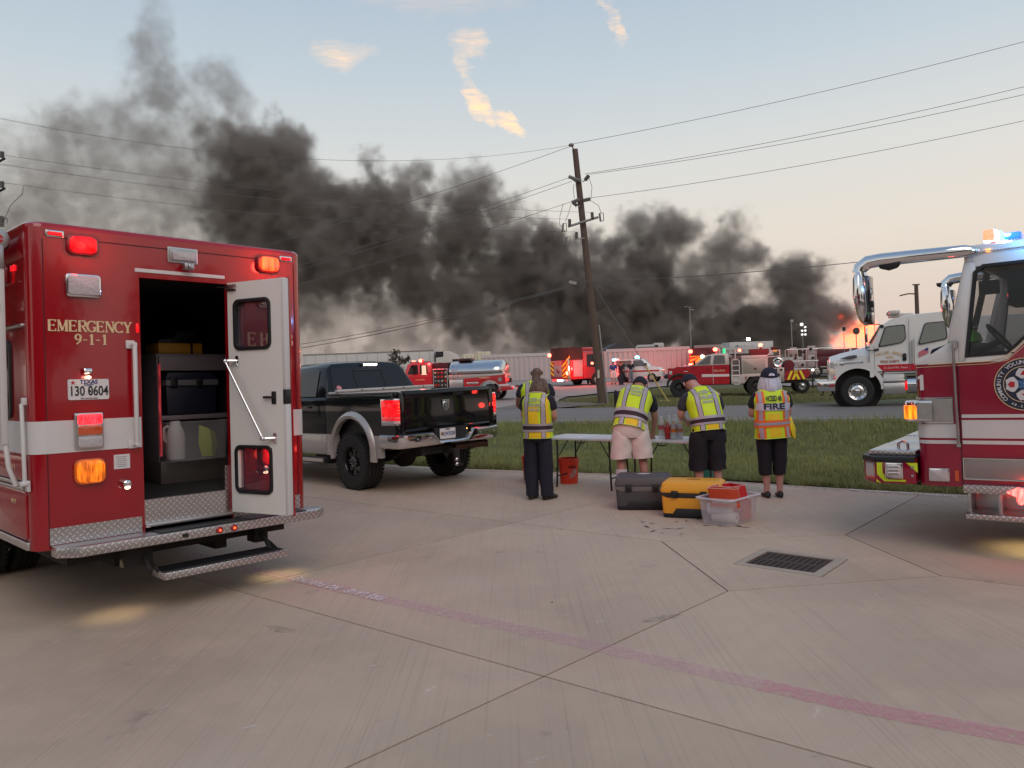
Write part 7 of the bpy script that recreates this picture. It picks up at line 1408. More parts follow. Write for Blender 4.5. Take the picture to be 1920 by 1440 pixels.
cable('wire falling left from the pole tip across the smoke', [(1071, 274, 35.4), (300, 505, 62)], sag=.5); cable('upper one of the two close wires falling left from the pole', [(1067, 333, 35.3), (300, 560, 62)], sag=.5); cable('lower one of the two close wires falling left from the pole', [(1072, 340, 35.3), (300, 568, 62)], sag=.5)
cable('wire falling left from the middle insulators', [(1072, 378, 35.3), (300, 590, 62)], sag=.5)
cable('heavy cable falling left, the upper of two', [(1102, 527, 35.3), (300, 672, 58)], .014, .7); cable('heavy cable falling left, the lower of two', [(1102, 529, 35.3), (300, 682, 58)], .018, .7)
b = MB(); b.obox(PX(1074, 530, 35.6), (.35, .1, .13), (0, .25, 0)); k = b.build('cable_joint', galv, up)
cable('long sagging wire from the pole tip to the left edge', [(1071, 272, 35.4), (-40, 214, 24)], .006, 1.05)
cable('long sagging wire to the upper insulator at the left edge', [(1110, 398, 35.2), (-12, 288, 24)], .006, .35); cable('long sagging wire to the lower insulator at the left edge', [(1068, 411, 35.2), (-12, 306, 24)], .006, .35); cable('lowest sagging wire to the left edge', [(1081, 435, 35.2), (-12, 340, 24)], .006, .35)
gw = thing('guy_wire', 'slanting guy wire with a yellow plastic guard at its foot', 'guy wire', (0, 0, 0)); p0, p1 = PX(1105, 522, 35.6), Vector((8.0, 35.2, -.1)); p1 = PX(1255, 758, 35.0); p1.z = -.1
MB().tube([p0, p1], .014, 6).build('wire', wire, gw); MB().tube([p0.lerp(p1, .70), p1], .035, 8).build('guard', mat('guard_yellow', (.48, .36, .10), .5), gw)
t = thing('survey_stake', 'small yellowish crossbar stake in the grass by the guy wire', 'stake', tuple(PX(1246, 751, 35.6)), 0); b = MB(); b.box(-.28, .28, -.01, .01, -.02, .02); b.build('bar', mat('stake_tan', (.45, .38, .16), .6), t); b = MB(); b.box(-.02, .02, -.01, .01, -.25, .03); b.build('peg', mat('stake_tan'), t)
# the pole just outside the left edge, its arms reaching into view
lp2 = thing('utility_pole', 'utility pole at the left edge with arms and insulators over the ambulance roof', 'utility pole', (0, 0, 0)); c0 = PX(-16, 300, 24)
MB().tube([(c0.x, 24, -.2), (c0.x-.05, 24, 10.5)], [.2, .14], 12).build('shaft', wood, lp2)
for y in (300, 356): MB().tube([PX(-14, y+10, 24), PX(9, y-3, 23.8)], .035).build('arm', black, lp2); insul(PX(4, y-4, 23.9), PX(4, y-16, 23.9), .07, lp2)
MB().tube([PX(44, 350, 24), PX(42, 364, 24), PX(20, 385, 24), (PX(5, 420, 24))], .01, 5).build('jumper', wire, lp2); insul(PX(3, 405, 24), PX(3, 425, 24), .09, lp2); MB().tube([PX(-5, 408, 24), PX(14, 410, 24), PX(13, 418, 24)], .025).build('fuse_cutout', galv, lp2)
for a in (((3.6, 56.0, 2.2), 160), ((5.6, 56.8, 1.6), 120), ((7.3, 61, 1.5), 120), ((15.5, 69, 1.6), 200), ((12.5, 71, 1.6), 160), ((-5.0, 41.6, 2.9), 110), ((12.4, 36.8, 2.9), 60)): point('beacon_light', a[0], (1, .06, .05), a[1], .15)

# ================================================================ people
skin_p = mat('skin_pale', (.50, .27, .22), .5, noise=(30, .08)); skin_d = mat('skin_deep', (.14, .075, .055), .45, noise=(30, .1)); skin_t = mat('skin_tan', (.36, .19, .14), .5, noise=(30, .08))
lime = mat('vest_lime', (.62, .80, .012), .6, noise=(60, .08), bump=(14, .35)); limeo = mat('vest_amber', (.86, .58, .01), .6, noise=(60, .08), bump=(14, .35)); vsil = mat('vest_silver', (.42, .37, .39), .45, .2, noise=(90, .1)); vdark = mat('vest_dark_trim', (.03, .012, .018), .7); vor = mat('vest_orange', (.90, .16, .02), .6, noise=(60, .06)); vtext = mat('vest_print', (.40, .42, .36), .5, noise=(40, .15)); vedge = mat('vest_edge', (.70, .85, .12), .5)
navyc = mat('navy_cloth', (.012, .012, .024), .85, noise=(20, .2), bump=(9, .5)); blackc = mat('black_cloth', (.010, .008, .012), .85, noise=(20, .2), bump=(9, .5)); khaki = mat('pale_shorts_cloth', (.70, .62, .58), .8, noise=(12, .08), bump=(7, .7)); shoe = mat('black_shoe', (.012, .011, .011), .5, noise=(30, .2)); sockw = mat('white_sock', (.62, .60, .62), .9, noise=(90, .06), bump=(120, .4))
hairb = mixnoise(mat('hair_brown', (.15, .075, .045), .5, noise=(30, .3), bump=(40, .4)), [(.03, .018, .014)], [((55., 55., 7., 0), .45, .62)], [.9]); hairw = mixnoise(mat('hair_white', (.62, .57, .56), .45, noise=(9, .10)), [(.36, .33, .34)], [((60., 60., 3., 0), .46, .66)], [.9]); hairg = mat('hair_grey', (.30, .27, .26), .6, noise=(60, .3))
def skinmesh(name, verts, edges, radii, m, parent, root=0, sub=2, extra=None):
    me = bpy.data.meshes.new(name); me.from_pydata([tuple(v) for v in verts], edges, []); o = bpy.data.objects.new(name, me); C.objects.link(o)
    md = o.modifiers.new('skin', 'SKIN'); md.use_smooth_shade = True
    for i, r in enumerate(radii):
        s = me.skin_vertices[0].data[i]; s.radius = (r, r) if isinstance(r, (int, float)) else r; s.use_root = (i == root)
    if sub: o.modifiers.new('sub', 'SUBSURF').levels = sub
    bpy.context.view_layer.update(); dg = bpy.context.evaluated_depsgraph_get(); nm = bpy.data.meshes.new_from_object(o.evaluated_get(dg)); C.objects.unlink(o); bpy.data.objects.remove(o)
    if extra:
        bm = bmesh.new(); bm.from_mesh(nm); t = bpy.data.meshes.new('t'); t.from_pydata([tuple(p) for p in extra.v], [], extra.f); bm.from_mesh(t); bmesh.ops.recalc_face_normals(bm, faces=bm.faces); bm.to_mesh(nm); bm.free()
    nm.materials.clear(); nm.materials.append(m); nm.polygons.foreach_set('use_smooth', [True]*len(nm.polygons)); nm.polygons.foreach_set('material_index', [0]*len(nm.polygons))
    q = bpy.data.objects.new(name, nm); C.objects.link(q)
    if parent: q.parent = parent
    return q
class Torso:
    """surface of the upper body: centre line, half widths and lean; t runs 0 (hem) to 1 (neck)"""
    def __init__(s, pts, rad):          # pts: [(t, Vector)], rad: [(t, rx, ry)]
        s.pts, s.rad = pts, rad
    def lerp(s, tab, t):
        for i in range(len(tab)-1):
            if t <= tab[i+1][0]: k = (t-tab[i][0])/(tab[i+1][0]-tab[i][0]); k = max(0, k); return k, tab[i], tab[i+1]
        return 1, tab[-2], tab[-1]
    def c(s, t): k, a, b = s.lerp(s.pts, t); return a[1].lerp(b[1], k)
    def frame(s, t):
        d = (s.c(min(1, t+.08))-s.c(max(0, t-.08))).normalized(); x = Vector((1, 0, 0)); x = (x-d*x.dot(d)).normalized(); y = d.cross(x); return x, y, d
    def r(s, t): k, a, b = s.lerp(s.rad, t); k = k*k*(3-2*k); return a[1]+(b[1]-a[1])*k, a[2]+(b[2]-a[2])*k
    def P(s, u, t, d=0.):
        x, y, z = s.frame(t); rx, ry = s.r(t); e = .82; cu, su = math.cos(u), math.sin(u)
        cx = math.copysign(abs(cu)**e, cu); sy_ = math.copysign(abs(su)**e, su)
        w = 1+.018*math.sin(5*u+9*t)+.012*math.sin(11*u-7*t)
        n = (x*cu/max(rx, .02)+y*su/max(ry, .02)).normalized()
        return s.c(t)+x*cx*rx*w+y*sy_*ry*w+n*d
    def back(s, xo, t, d=0.):            # point of the back at sideways offset xo
        rx, ry = s.r(t); q = max(-1, min(1, xo/max(rx, .03))); q = math.copysign(abs(q)**(1/.82), q); return s.P(-math.acos(q), t, d)
    def sheet(s, name, m, par, t0, t1, u0=-math.pi, u1=math.pi, d=.0, nt=18, nu=40):
        b = MB(); full = abs(u1-u0-2*math.pi) < .01; n = nu+1
        v = [s.P(u0+(u1-u0)*i/nu, t0+(t1-t0)*j/nt, d) for j in range(nt+1) for i in range(n)]
        b.add(v, [(j*n+i, j*n+i+1, (j+1)*n+i+1, (j+1)*n+i) for j in range(nt) for i in range(nu)]); v2 = [s.P(u0+(u1-u0)*i/nu, t0+(t1-t0)*j/nt, d-.005) for j in range(nt+1) for i in range(n)]
        o = len(b.v); b.add(v2, [(j*n+i, (j+1)*n+i, (j+1)*n+i+1, j*n+i+1) for j in range(nt) for i in range(nu)])
        for i in range(nu): b.f += [(i, i+o, i+1+o, i+1), (nt*n+i, nt*n+i+1, nt*n+i+1+o, nt*n+i+o)]; b.m += [0, 0]
        return b.build(name, m, par, angle=60)
    def patch(s, name, m, par, x0, x1, t0, t1, d, nx_=3, nt=14, slope=0):
        b = MB(); n = nx_+1; f = lambda xo, t, dd: s.back(xo, min(.999, max(0, t+slope*abs(xo))), dd)
        v = [f(x0+(x1-x0)*i/nx_, t0+(t1-t0)*j/nt, d) for j in range(nt+1) for i in range(n)]+[f(x0+(x1-x0)*i/nx_, t0+(t1-t0)*j/nt, d-.004) for j in range(nt+1) for i in range(n)]
        o = (nt+1)*n; F = [(j*n+i, j*n+i+1, (j+1)*n+i+1, (j+1)*n+i) for j in range(nt) for i in range(nx_)]
        for i in range(nx_): F += [(i, i+o, i+1+o, i+1), (nt*n+i, nt*n+i+1, nt*n+i+1+o, nt*n+i+o)]
        for j in range(nt): F += [(j*n, (j+1)*n, (j+1)*n+o, j*n+o), (j*n+nx_, j*n+nx_+o, (j+1)*n+nx_+o, (j+1)*n+nx_)]
        return b.add(v, F).build(name, m, par, angle=60)
    def print(s, txt, size, m, par, xo, t, L_, **k):
        """flat print following the cloth; L_ = length of the surface per unit t"""
        me = text_mesh(txt, size, .0, **k)
        bm = bmesh.new(); bm.from_mesh(me)
        for _ in range(3):
            es = [e for e in bm.edges if e.calc_length() > .014]
            if es: bmesh.ops.subdivide_edges(bm, edges=es, cuts=1); bmesh.ops.triangulate(bm, faces=[f for f in bm.faces if len(f.verts) > 4])
        bm.to_mesh(me); bm.free(); me.materials.clear(); me.materials.append(m)
        for v in me.vertices: v.co = s.back(xo+v.co.x, t+v.co.y/L_, .0145)
        for p in me.polygons: p.material_index = 0
        o = bpy.data.objects.new('vest_print', me); C.objects.link(o); o.parent = par; return o
def fingers(wr, el, side, curl=.9, down=Vector((0, 0, -1)), sc=1.):
    """hand chains from the wrist: palm and five fingers; returns verts, edges, radii relative to index 0 = wrist"""
    wr, el = Vector(wr), Vector(el); d = (wr-el).normalized(); a = d.cross(down); a = a.normalized() if a.length > .1 else Vector((1, 0, 0)); n = a.cross(d).normalized()*-1
    if n.dot(down) < 0: n = -n
    V, E, Rr = [], [], []
    palm = wr+d*.05*sc; V.append(palm); E.append((-1, 0)); Rr.append((.033*sc, .017*sc))
    pe = wr+d*.085*sc; V.append(pe); E.append((0, 1)); Rr.append((.036*sc, .014*sc))
    for i, (o, l) in enumerate(((-.030, .066), (-.010, .074), (.010, .070), (.030, .056))):
        p = pe+a*o*sc; k = len(V); d0 = (d*math.cos(curl*.5)+n*math.sin(curl*.5)); d1 = (d*math.cos(curl*1.1)+n*math.sin(curl*1.1)); d2 = (d*math.cos(curl*1.7)+n*math.sin(curl*1.7))
        p1 = p+d0*l*.42*sc; p2 = p1+d1*l*.33*sc; p3 = p2+d2*l*.28*sc; V += [p, p1, p2, p3]; E += [(1, k), (k, k+1), (k+1, k+2), (k+2, k+3)]; Rr += [.0095*sc, .009*sc, .0085*sc, .007*sc]
    k = len(V); t0 = wr+d*.03*sc-a*.03*sc*side; t1 = t0+(d*.6-a*side*.7+n*.3).normalized()*.035*sc; t2 = t1+(d*.9+n*.5).normalized()*.03*sc; V += [t0, t1, t2]; E += [(0, k), (k, k+1), (k+1, k+2)]; Rr += [.013*sc, .011*sc, .009*sc]
    return V, E, Rr
def person(lab, loc, rz, J, skin, grp=None, hands=True, base_r=1.0, sub=2):
    """J: joints in the local frame (x right, y ahead, z up)"""
    t = thing('person', lab, 'person', loc, rz, group=grp); g = lambda k: Vector(J[k])
    V = [g('pelvis'), g('waist'), g('chest'), g('neck'), g('skull'), g('crown')]; E = [(0, 1), (1, 2), (2, 3), (3, 4), (4, 5)]; Rr = [(.15, .11), (.14, .10), (.16, .11), (.058, .058), (.083, .095), (.066, .078)]
    for s in ('l', 'r'):
        i = len(V); V += [g('sho_'+s), g('elb_'+s), g('wri_'+s)]; E += [(2, i), (i, i+1), (i+1, i+2)]; Rr += [.062, .044, .027]
        if hands:
            hv, he, hr = fingers(g('wri_'+s), g('elb_'+s), 1 if s == 'l' else -1, J.get('curl', .8)); o = len(V); V += hv; E += [((i+2) if a < 0 else o+a, o+b) for a, b in he]; Rr += hr
        i = len(V); V += [g('hip_'+s), g('knee_'+s), g('calf_'+s), g('ank_'+s), g('heel_'+s), g('toe_'+s)]; E += [(0, i), (i, i+1), (i+1, i+2), (i+2, i+3), (i+3, i+4), (i+4, i+5)]; Rr += [.088, .058, .056, .036, .040, .034]
    Rr = [(r[0]*base_r, r[1]*base_r) if isinstance(r, tuple) else r*(base_r if r > .025 else 1) for r in Rr]
    ex = MB(); h = g('skull'); up = (g('crown')-g('skull')).normalized(); fw = Vector(J.get('face', (0, 1, 0))).normalized(); fw = (fw-up*fw.dot(up)).normalized(); sd = fw.cross(up)
    for q in (1, -1):
        e = h+sd*q*.083+up*-.012; ex.tube([e+up*.032, e+up*.01+sd*q*.008-fw*.01, e-up*.022, e-up*.034], [.007, .013, .012, .006], 7)
        ex.ball(h+fw*.086+sd*q*.032+up*.004, .012, 8)
    ex.tube([h+fw*.088+up*.012, h+fw*.108-up*.018, h+fw*.092-up*.026], [.008, .014, .010], 7); ex.tube([h+fw*.088-up*.05-sd*.022, h+fw*.094-up*.05, h+fw*.088-up*.05+sd*.022], .006, 6)
    skinmesh('body', V, E, Rr, skin, t, sub=sub, extra=ex); t['up'] = 0; del t['up']
    return t, up, fw, sd, h
def leg_tube(b, pts, n=18):
    rings = []
    for i, (p, rx, ry) in enumerate(pts):
        p = Vector(p); w = lambda a: 1+.05*math.sin(3*a+i*1.3)+.03*math.sin(5*a-i*2.1)
        rings.append([(p.x+rx*w(a)*math.cos(a), p.y+ry*w(a)*math.sin(a), p.z+.006*math.sin(2*a+i)) for a in [2*math.pi*k/n for k in range(n)]])
    b.loft(rings, True)
def trousers(par, J, m, hem, r_hip, r_hem, name='trousers', waist_r=(.17, .12), top=.06):
    b = MB(); p = Vector(J['pelvis']); rings = []
    for dz, kx in ((top+.04, .95), (top, 1.0), (-.03, 1.08), (-.10, 1.06), (-.15, .92)):
        rings.append([(p.x+waist_r[0]*kx*.97*math.cos(a), p.y+waist_r[1]*kx*math.sin(a)*.93, p.z+dz) for a in [2*math.pi*k/24 for k in range(24)]])
    b.loft(rings)
    o = []
    for s in ('l', 'r'):
        h, k, a = Vector(J['hip_'+s]), Vector(J['knee_'+s]), Vector(J['ank_'+s])
        pts = []; n = 10; z0 = h.z+.09
        for i in range(n+1):
            z = z0+(hem-z0)*i/n
            q = h.lerp(k, max(0, (h.z-z)/(h.z-k.z))) if z > k.z else k.lerp(a, (k.z-z)/(k.z-a.z)); r = (r_hip+(r_hem-r_hip)*(i/n)**.8)*(.70, .86, .96, 1.0)[min(3, i)]
            if hem < .2 and .25 < i/n < .6: r *= .97
            pts.append((q, r, r*1.05))
        leg_tube(b, pts)
    return b.build(name, m, par, angle=60)
def shoes(par, J, m, sc=1.):
    for s in ('l', 'r'):
        h, t = Vector(J['heel_'+s]), Vector(J['toe_'+s]); d = (t-h); d.z = 0; d.normalize(); a = Vector((-d.y, d.x, 0)); b = MB(); rings = []
        for u, w, z0, z1 in ((-.055, .030, .0, .06), (-.03, .042, 0, .10), (.03, .044, 0, .105), (.09, .048, 0, .075), (.15, .052, 0, .062), (.19, .045, 0, .05), (.215, .022, .004, .03)):
            c = Vector((h.x, h.y, 0))+d*u*sc; rings.append([tuple(c+a*w*sc*math.cos(q)+Vector((0, 0, z0+(z1-z0)*sc*(.5+.5*math.sin(q))))) for q in [2*math.pi*k/12 for k in range(12)]])
        b.loft(rings); b.build('shoe', m, par, angle=60)
def sleeves(par, J, m, tor, ln=.62, name='shirt'):
    V = [tor.c(.30), tor.c(.62), tor.c(.86)]; E = [(0, 1), (1, 2)]; r62 = tor.r(.5); Rr = [(r62[0]*.80, r62[1]*.80), (r62[0]*.82, r62[1]*.8), (.10, .085)]
    for s in ('l', 'r'):
        i = len(V); a, b_ = Vector(J['sho_'+s]), Vector(J['elb_'+s]); V += [a, a.lerp(b_, ln*.5), a.lerp(b_, ln)]; E += [(1, i), (i, i+1), (i+1, i+2)]; Rr += [.080, .076, .078]
    return skinmesh(name, V, E, Rr, m, par, root=0)
def cap(par, h, up, fw, m, r=.102, back=False):
    sd = fw.cross(up); b = MB(); rings = []; n = 24
    for j in range(7):
        a = R(4+86*j/6); rr = r*math.sin(a); z = r*1.02*math.cos(a)+.018
        rings.append([h+up*z+sd*rr*.93*math.cos(q)+fw*rr*1.08*math.sin(q) for q in [2*math.pi*k/n for k in range(n)]])
    rings.append([h+up*.004+sd*r*.93*math.cos(q)+fw*r*1.08*math.sin(q) for q in [2*math.pi*k/n for k in range(n)]]); b.loft(rings); c = b.build('cap', m, par, angle=60)
    b = MB(); v = []
    for k in range(11): q = R(20+140*k/10); e = h+up*.012+sd*r*.93*math.cos(q)+fw*r*1.06*math.sin(q); v.append((e, e+fw*.075*math.sin(q)**.7-up*.012))
    b.add([p[0] for p in v]+[p[1] for p in v]+[p[1]-up*.005 for p in v]+[p[0]-up*.005 for p in v], [(i, i+1, 12+i, 11+i) for i in range(10)]+[(22+i, 23+i, 34+i, 33+i) for i in range(10)]+[(11+i, 12+i, 23+i, 22+i) for i in range(10)]); b.build('brim', m, c)
    b = MB(); b.ball(h+up*(r*1.02+.016), .008, 6); b.build('button', m, c)
    if back:
        b = MB(); e = h-fw*r*1.07+up*.028; v = [e+sd*.038*math.cos(R(q))+up*.032*math.sin(R(q)) for q in range(0, 181, 20)]; v = [p-fw*.002+fw*(p-e).dot(up)*.30 for p in v]; b.add([tuple(p) for p in v]+[tuple(p+fw*.01) for p in v], [tuple(range(len(v)))]); b.build('cap_opening', hairw, c, smooth=False)
    return c
def vest(par, tor, L_, style, txt=True, dk=.0):
    v = tor.sheet('vest', lime, par, .0, .985, d=.004)
    if style == 'rehab':
        [tor.patch('amber_light_patch', limeo, v, a_, b_, .02, c_, .0085, 4) for a_, b_, c_ in ((-.072, .055, .70), (.145, .178, .86))] if dk > 0 else None  # amber patches paint warm light onto the cloth of this vest
        tor.patch('lower_panel', limeo, v, -.05, .09, .015, .14, .0085, 5)
        for x in (-.125, .095):
            tor.patch('stripe_border', vdark, v, x-.007, x+.052, .0, .93, .0085); tor.patch('reflective_stripe', vsil, v, x, x+.045, .0, .93, .0125)
        for t0, t1, m_, d in ((.150, .330, vdark, .014), (.150, .200, vsil, .0175), (.285, .330, vsil, .0175)): tor.sheet('waist_band', m_, v, t0, t1, d=d, nt=3)
        if txt:
            for s_, t_, sz in (('HCESD 48', .80, .050), ('FIRE-EMS', .715, .050), ('REHAB', .63, .050)): tor.print(s_, sz, vtext, v, .012, t_, L_, bold=.0016, wid=.86)
    else:
        tor.patch('back_panel', limeo, v, -.07, .07, .03, .50, .0082, 5)
        for x in (-.192, .105):
            tor.patch('orange_border', vor, v, x, x+.087, .0, .93, .0085, 3); tor.patch('reflective_stripe', vsil, v, x+.022, x+.062, .0, .93, .0125)
        tor.sheet('waist_band', vor, v, .225, .365, d=.014, nt=3); tor.sheet('waist_band', vsil, v, .268, .322, d=.0175, nt=3)
        tor.patch('name_band', mat('vest_silver_light', (.60, .53, .56), .5), v, -.195, .195, .565, .705, .0165, 10, 4)
        tor.print('HCESD 48', .082, pblack, v, 0, .785, L_, bold=.002, wid=.50); o = tor.print('FIRE', .098, pblack, v, .0, .638, L_, bold=.0034, wid=1.38)
        for q in o.data.vertices: q.co += Vector((0, -.007, 0))
    for s in (0, 1):
        pass
    tor.sheet('hem_trim', vedge, v, .0, .012, d=.0095, nt=1)
    return v
def zl(a, b): return Vector(a), Vector(b)

# ---- woman at the left of the table, head bowed
J = dict(pelvis=(0, 0, .90), waist=(0, .01, 1.02), chest=(0, .0, 1.20), neck=(0, .06, 1.39), skull=(.0, .13, 1.455), crown=(0, .145, 1.52), face=(0, 1, -.6),
 sho_l=(-.17, .02, 1.32), elb_l=(-.215, .06, 1.06), wri_l=(-.13, .26, 1.02), sho_r=(.17, .02, 1.32), elb_r=(.215, .06, 1.06), wri_r=(.12, .27, 1.03),
 hip_l=(-.085, 0, .84), knee_l=(-.10, .02, .47), calf_l=(-.10, .0, .33), ank_l=(-.105, -.01, .09), heel_l=(-.105, -.03, .045), toe_l=(-.115, .13, .03), hip_r=(.085, 0, .84), knee_r=(.095, .01, .47), calf_r=(.10, .0, .33), ank_r=(.10, -.01, .09), heel_r=(.10, -.03, .045), toe_r=(.15, .12, .03))
p, up_, fw, sd, h = person('woman with short brown hair in a yellow rehab vest left of the table', (.315, 9.97, 0), R(-22), J, skin_p)
trousers(p, J, navyc, .055, .105, .082, waist_r=(.165, .125)); shoes(p, J, shoe)
tor = Torso([(0, Vector((0, 0, .80))), (.35, Vector((0, .0, 1.0))), (.75, Vector((0, .0, 1.24))), (.92, Vector((0, .025, 1.345))), (1, Vector((0, .04, 1.385)))], [(0, .188, .145), (.3, .178, .135), (.55, .188, .135), (.78, .195, .125), (.90, .165, .10), (1, .075, .065)])
sleeves(p, J, navyc, tor, .70); vest(p, tor, .60, 'rehab', dk=1)
b = MB(); rings = []
for z, r, o in ((.115, .03, 0), (.104, .072, 0), (.07, .106, 0), (.02, .122, -.006), (-.03, .132, -.012), (-.075, .136, -.016), (-.105, .120, -.022), (-.112, .07, -.02)): rings.append([h+up_*z+fw*(o-.012)+(sd*.92*math.cos(q)+fw*math.sin(q))*r*(1+.045*math.sin(7*q+z*40)+.03*math.sin(17*q-z*50)) for q in [2*math.pi*k/28 for k in range(28)]])
b.loft(rings); b.build('hair', hairb, p, angle=60)
b = MB(); b.tube([tor.P(R(a), .965, .01) for a in range(-170, -9, 20)], .010); b.build('collar', mat('collar_pinkish', (.5, .35, .36), .6), p)

# ---- bald man behind her
J2 = dict(J); J2.update(pelvis=(0, 0, .98), waist=(0, .02, 1.12), chest=(0, .04, 1.32), neck=(0, .08, 1.53), skull=(.02, .11, 1.64), crown=(.02, .11, 1.715), face=(.3, 1, -.3), sho_l=(-.20, .04, 1.44), elb_l=(-.27, .02, 1.16), wri_l=(-.16, .22, 1.06), sho_r=(.20, .04, 1.44), elb_r=(.26, .02, 1.16), wri_r=(.15, .24, 1.06), hip_l=(-.09, 0, .92), hip_r=(.09, 0, .92), knee_l=(-.10, .02, .52), knee_r=(.10, .02, .52))
p, up_, fw, sd, h = person('bald man in a yellow rehab vest standing behind the brown haired woman', (.34, 11.35, 0), R(-8), J2, skin_d)
trousers(p, J2, navyc, .055, .12, .10); shoes(p, J2, shoe)
tor = Torso([(0, Vector((0, 0, .90))), (.35, Vector((0, .01, 1.10))), (.75, Vector((0, .03, 1.36))), (.92, Vector((0, .06, 1.475))), (1, Vector((0, .07, 1.515)))], [(0, .20, .15), (.3, .195, .145), (.55, .21, .145), (.78, .225, .14), (.90, .19, .11), (1, .08, .07)])
sleeves(p, J2, navyc, tor, .65); vest(p, tor, .62, 'rehab')

# ---- man in pale shorts bending over the table
J3 = dict(pelvis=(0, 0, .95), waist=(.03, .10, 1.06), chest=(.09, .28, 1.24), neck=(.15, .44, 1.36), skull=(.195, .53, 1.435), crown=(.215, .56, 1.50), face=(.35, .8, -1.2), curl=1.1,
 sho_l=(-.08, .34, 1.31), elb_l=(-.10, .55, 1.05), wri_l=(.0, .72, .84), sho_r=(.30, .32, 1.28), elb_r=(.36, .42, 1.01), wri_r=(.345, .52, .80),
 hip_l=(-.10, 0, .88), knee_l=(-.125, .03, .50), calf_l=(-.13, -.01, .36), ank_l=(-.135, -.02, .09), heel_l=(-.135, -.04, .045), toe_l=(-.15, .12, .03), hip_r=(.10, 0, .88), knee_r=(.145, .03, .50), calf_r=(.155, -.01, .36), ank_r=(.165, -.02, .09), heel_r=(.165, -.04, .045), toe_r=(.20, .12, .03))
p, up_, fw, sd, h = person('man in pale shorts and white socks bending over the folding table', (1.465, 9.62, 0), R(-3), J3, skin_t, base_r=1.04)
trousers(p, J3, khaki, .535, .122, .138, 'shorts', (.212, .155), .06)
for s in ('l', 'r'):
    b = MB(); a, c = Vector(J3['ank_'+s]), Vector(J3['calf_'+s]); top = .40 if s == 'l' else .285
    leg_tube(b, [(a.lerp(c, (z-.09)/.27), r, r*1.1) for z, r in ((.06, .047), (.13, .046), (.20, .054), (.27, .064), (.33, .068), (.40, .069)) if z <= top+.03]); b.build('sock', sockw, p, angle=60)
shoes(p, J3, mat('white_shoe', (.5, .48, .47), .6))
tor = Torso([(0, Vector((-.03, -.035, .885))), (.35, Vector((.02, .07, 1.08))), (.75, Vector((.10, .28, 1.27))), (.92, Vector((.135, .38, 1.345))), (1, Vector((.15, .43, 1.37)))], [(0, .200, .16), (.3, .198, .165), (.55, .205, .155), (.78, .215, .14), (.90, .18, .11), (1, .08, .07)])
sleeves(p, J3, navyc, tor, .75); vest(p, tor, .58, 'rehab'); cap(p, h-up_*.006, up_, fw, navyc)
b = MB(); b.prism([(.20, 1.0), (.235, .98), (.25, .76), (.22, .74)], 'y', .16, .20); b.build('vest_flap', lime, p, bevel=.006)
# ---- man in black shorts, head bowed
J4 = dict(pelvis=(.02, 0, .90), waist=(.02, .05, 1.02), chest=(.0, .13, 1.22), neck=(-.05, .25, 1.37), skull=(-.10, .33, 1.45), crown=(-.11, .36, 1.51), face=(-.25, 1, -1.0), curl=1.0,
 sho_l=(-.20, .16, 1.29), elb_l=(-.265, .20, 1.03), wri_l=(-.14, .42, .96), sho_r=(.19, .15, 1.27), elb_r=(.25, .20, 1.02), wri_r=(.12, .42, .97),
 hip_l=(-.085, 0, .84), knee_l=(-.10, .03, .47), calf_l=(-.10, .0, .34), ank_l=(-.105, -.01, .09), heel_l=(-.105, -.03, .045), toe_l=(-.12, .13, .03), hip_r=(.105, 0, .84), knee_r=(.125, .03, .47), calf_r=(.13, .0, .34), ank_r=(.135, -.01, .09), heel_r=(.135, -.03, .045), toe_r=(.16, .13, .03))
p, up_, fw, sd, h = person('man in long black shorts and a dark cap at the right end of the table', (2.385, 9.52, 0), R(2), J4, skin_p, base_r=1.04)
trousers(p, J4, blackc, .37, .125, .118, 'shorts', (.185, .145), .06); shoes(p, J4, shoe)
for s in ('l', 'r'): b = MB(); a, c = Vector(J4['ank_'+s]), Vector(J4['calf_'+s]); leg_tube(b, [(a.lerp(c, (z-.09)/.27), .045, .048) for z in (.07, .12, .16)]); b.build('sock', sockw, p, angle=60)
tor = Torso([(0, Vector((.03, .0, .85))), (.35, Vector((.02, .03, 1.02))), (.75, Vector((.0, .11, 1.22))), (.92, Vector((-.03, .19, 1.32))), (1, Vector((-.045, .23, 1.355)))], [(0, .198, .155), (.3, .195, .155), (.55, .200, .145), (.78, .212, .135), (.90, .18, .11), (1, .08, .07)])
sleeves(p, J4, mat('slate_tee', (.035, .034, .045), .85, noise=(20, .2)), tor, .78); vest(p, tor, .56, 'rehab'); cap(p, h-up_*.004, up_, fw, navyc)
b = MB(); b.box(.205, .235, -.06, -.02, .70, .86); b.build('radio', black, p, bevel=.006)
# ---- white haired woman in the FIRE vest
J5 = dict(J); J5.update(pelvis=(0, 0, .88), waist=(0, .0, 1.0), chest=(0, .0, 1.17), neck=(0, .03, 1.37), skull=(0, .04, 1.47), crown=(0, .04, 1.545), face=(0, 1, -.1), sho_l=(-.18, .0, 1.28), elb_l=(-.235, .04, 1.02), wri_l=(-.10, .24, 1.04), sho_r=(.18, .0, 1.28), elb_r=(.225, .04, 1.02), wri_r=(.10, .25, 1.04),
 knee_l=(-.09, .01, .46), knee_r=(.09, .01, .46), calf_l=(-.08, .0, .32), calf_r=(.08, 0, .32), ank_l=(-.078, 0, .09), heel_l=(-.078, -.02, .045), toe_l=(-.085, .13, .03), ank_r=(.078, 0, .09), heel_r=(.078, -.02, .045), toe_r=(.09, .13, .03))
p, up_, fw, sd, h = person('white haired woman in a dark cap and yellow FIRE vest standing right of the table', (3.19, 9.50, 0), R(-4), J5, skin_p)
trousers(p, J5, blackc, .285, .118, .076, waist_r=(.175, .14)); shoes(p, J5, shoe, .85)
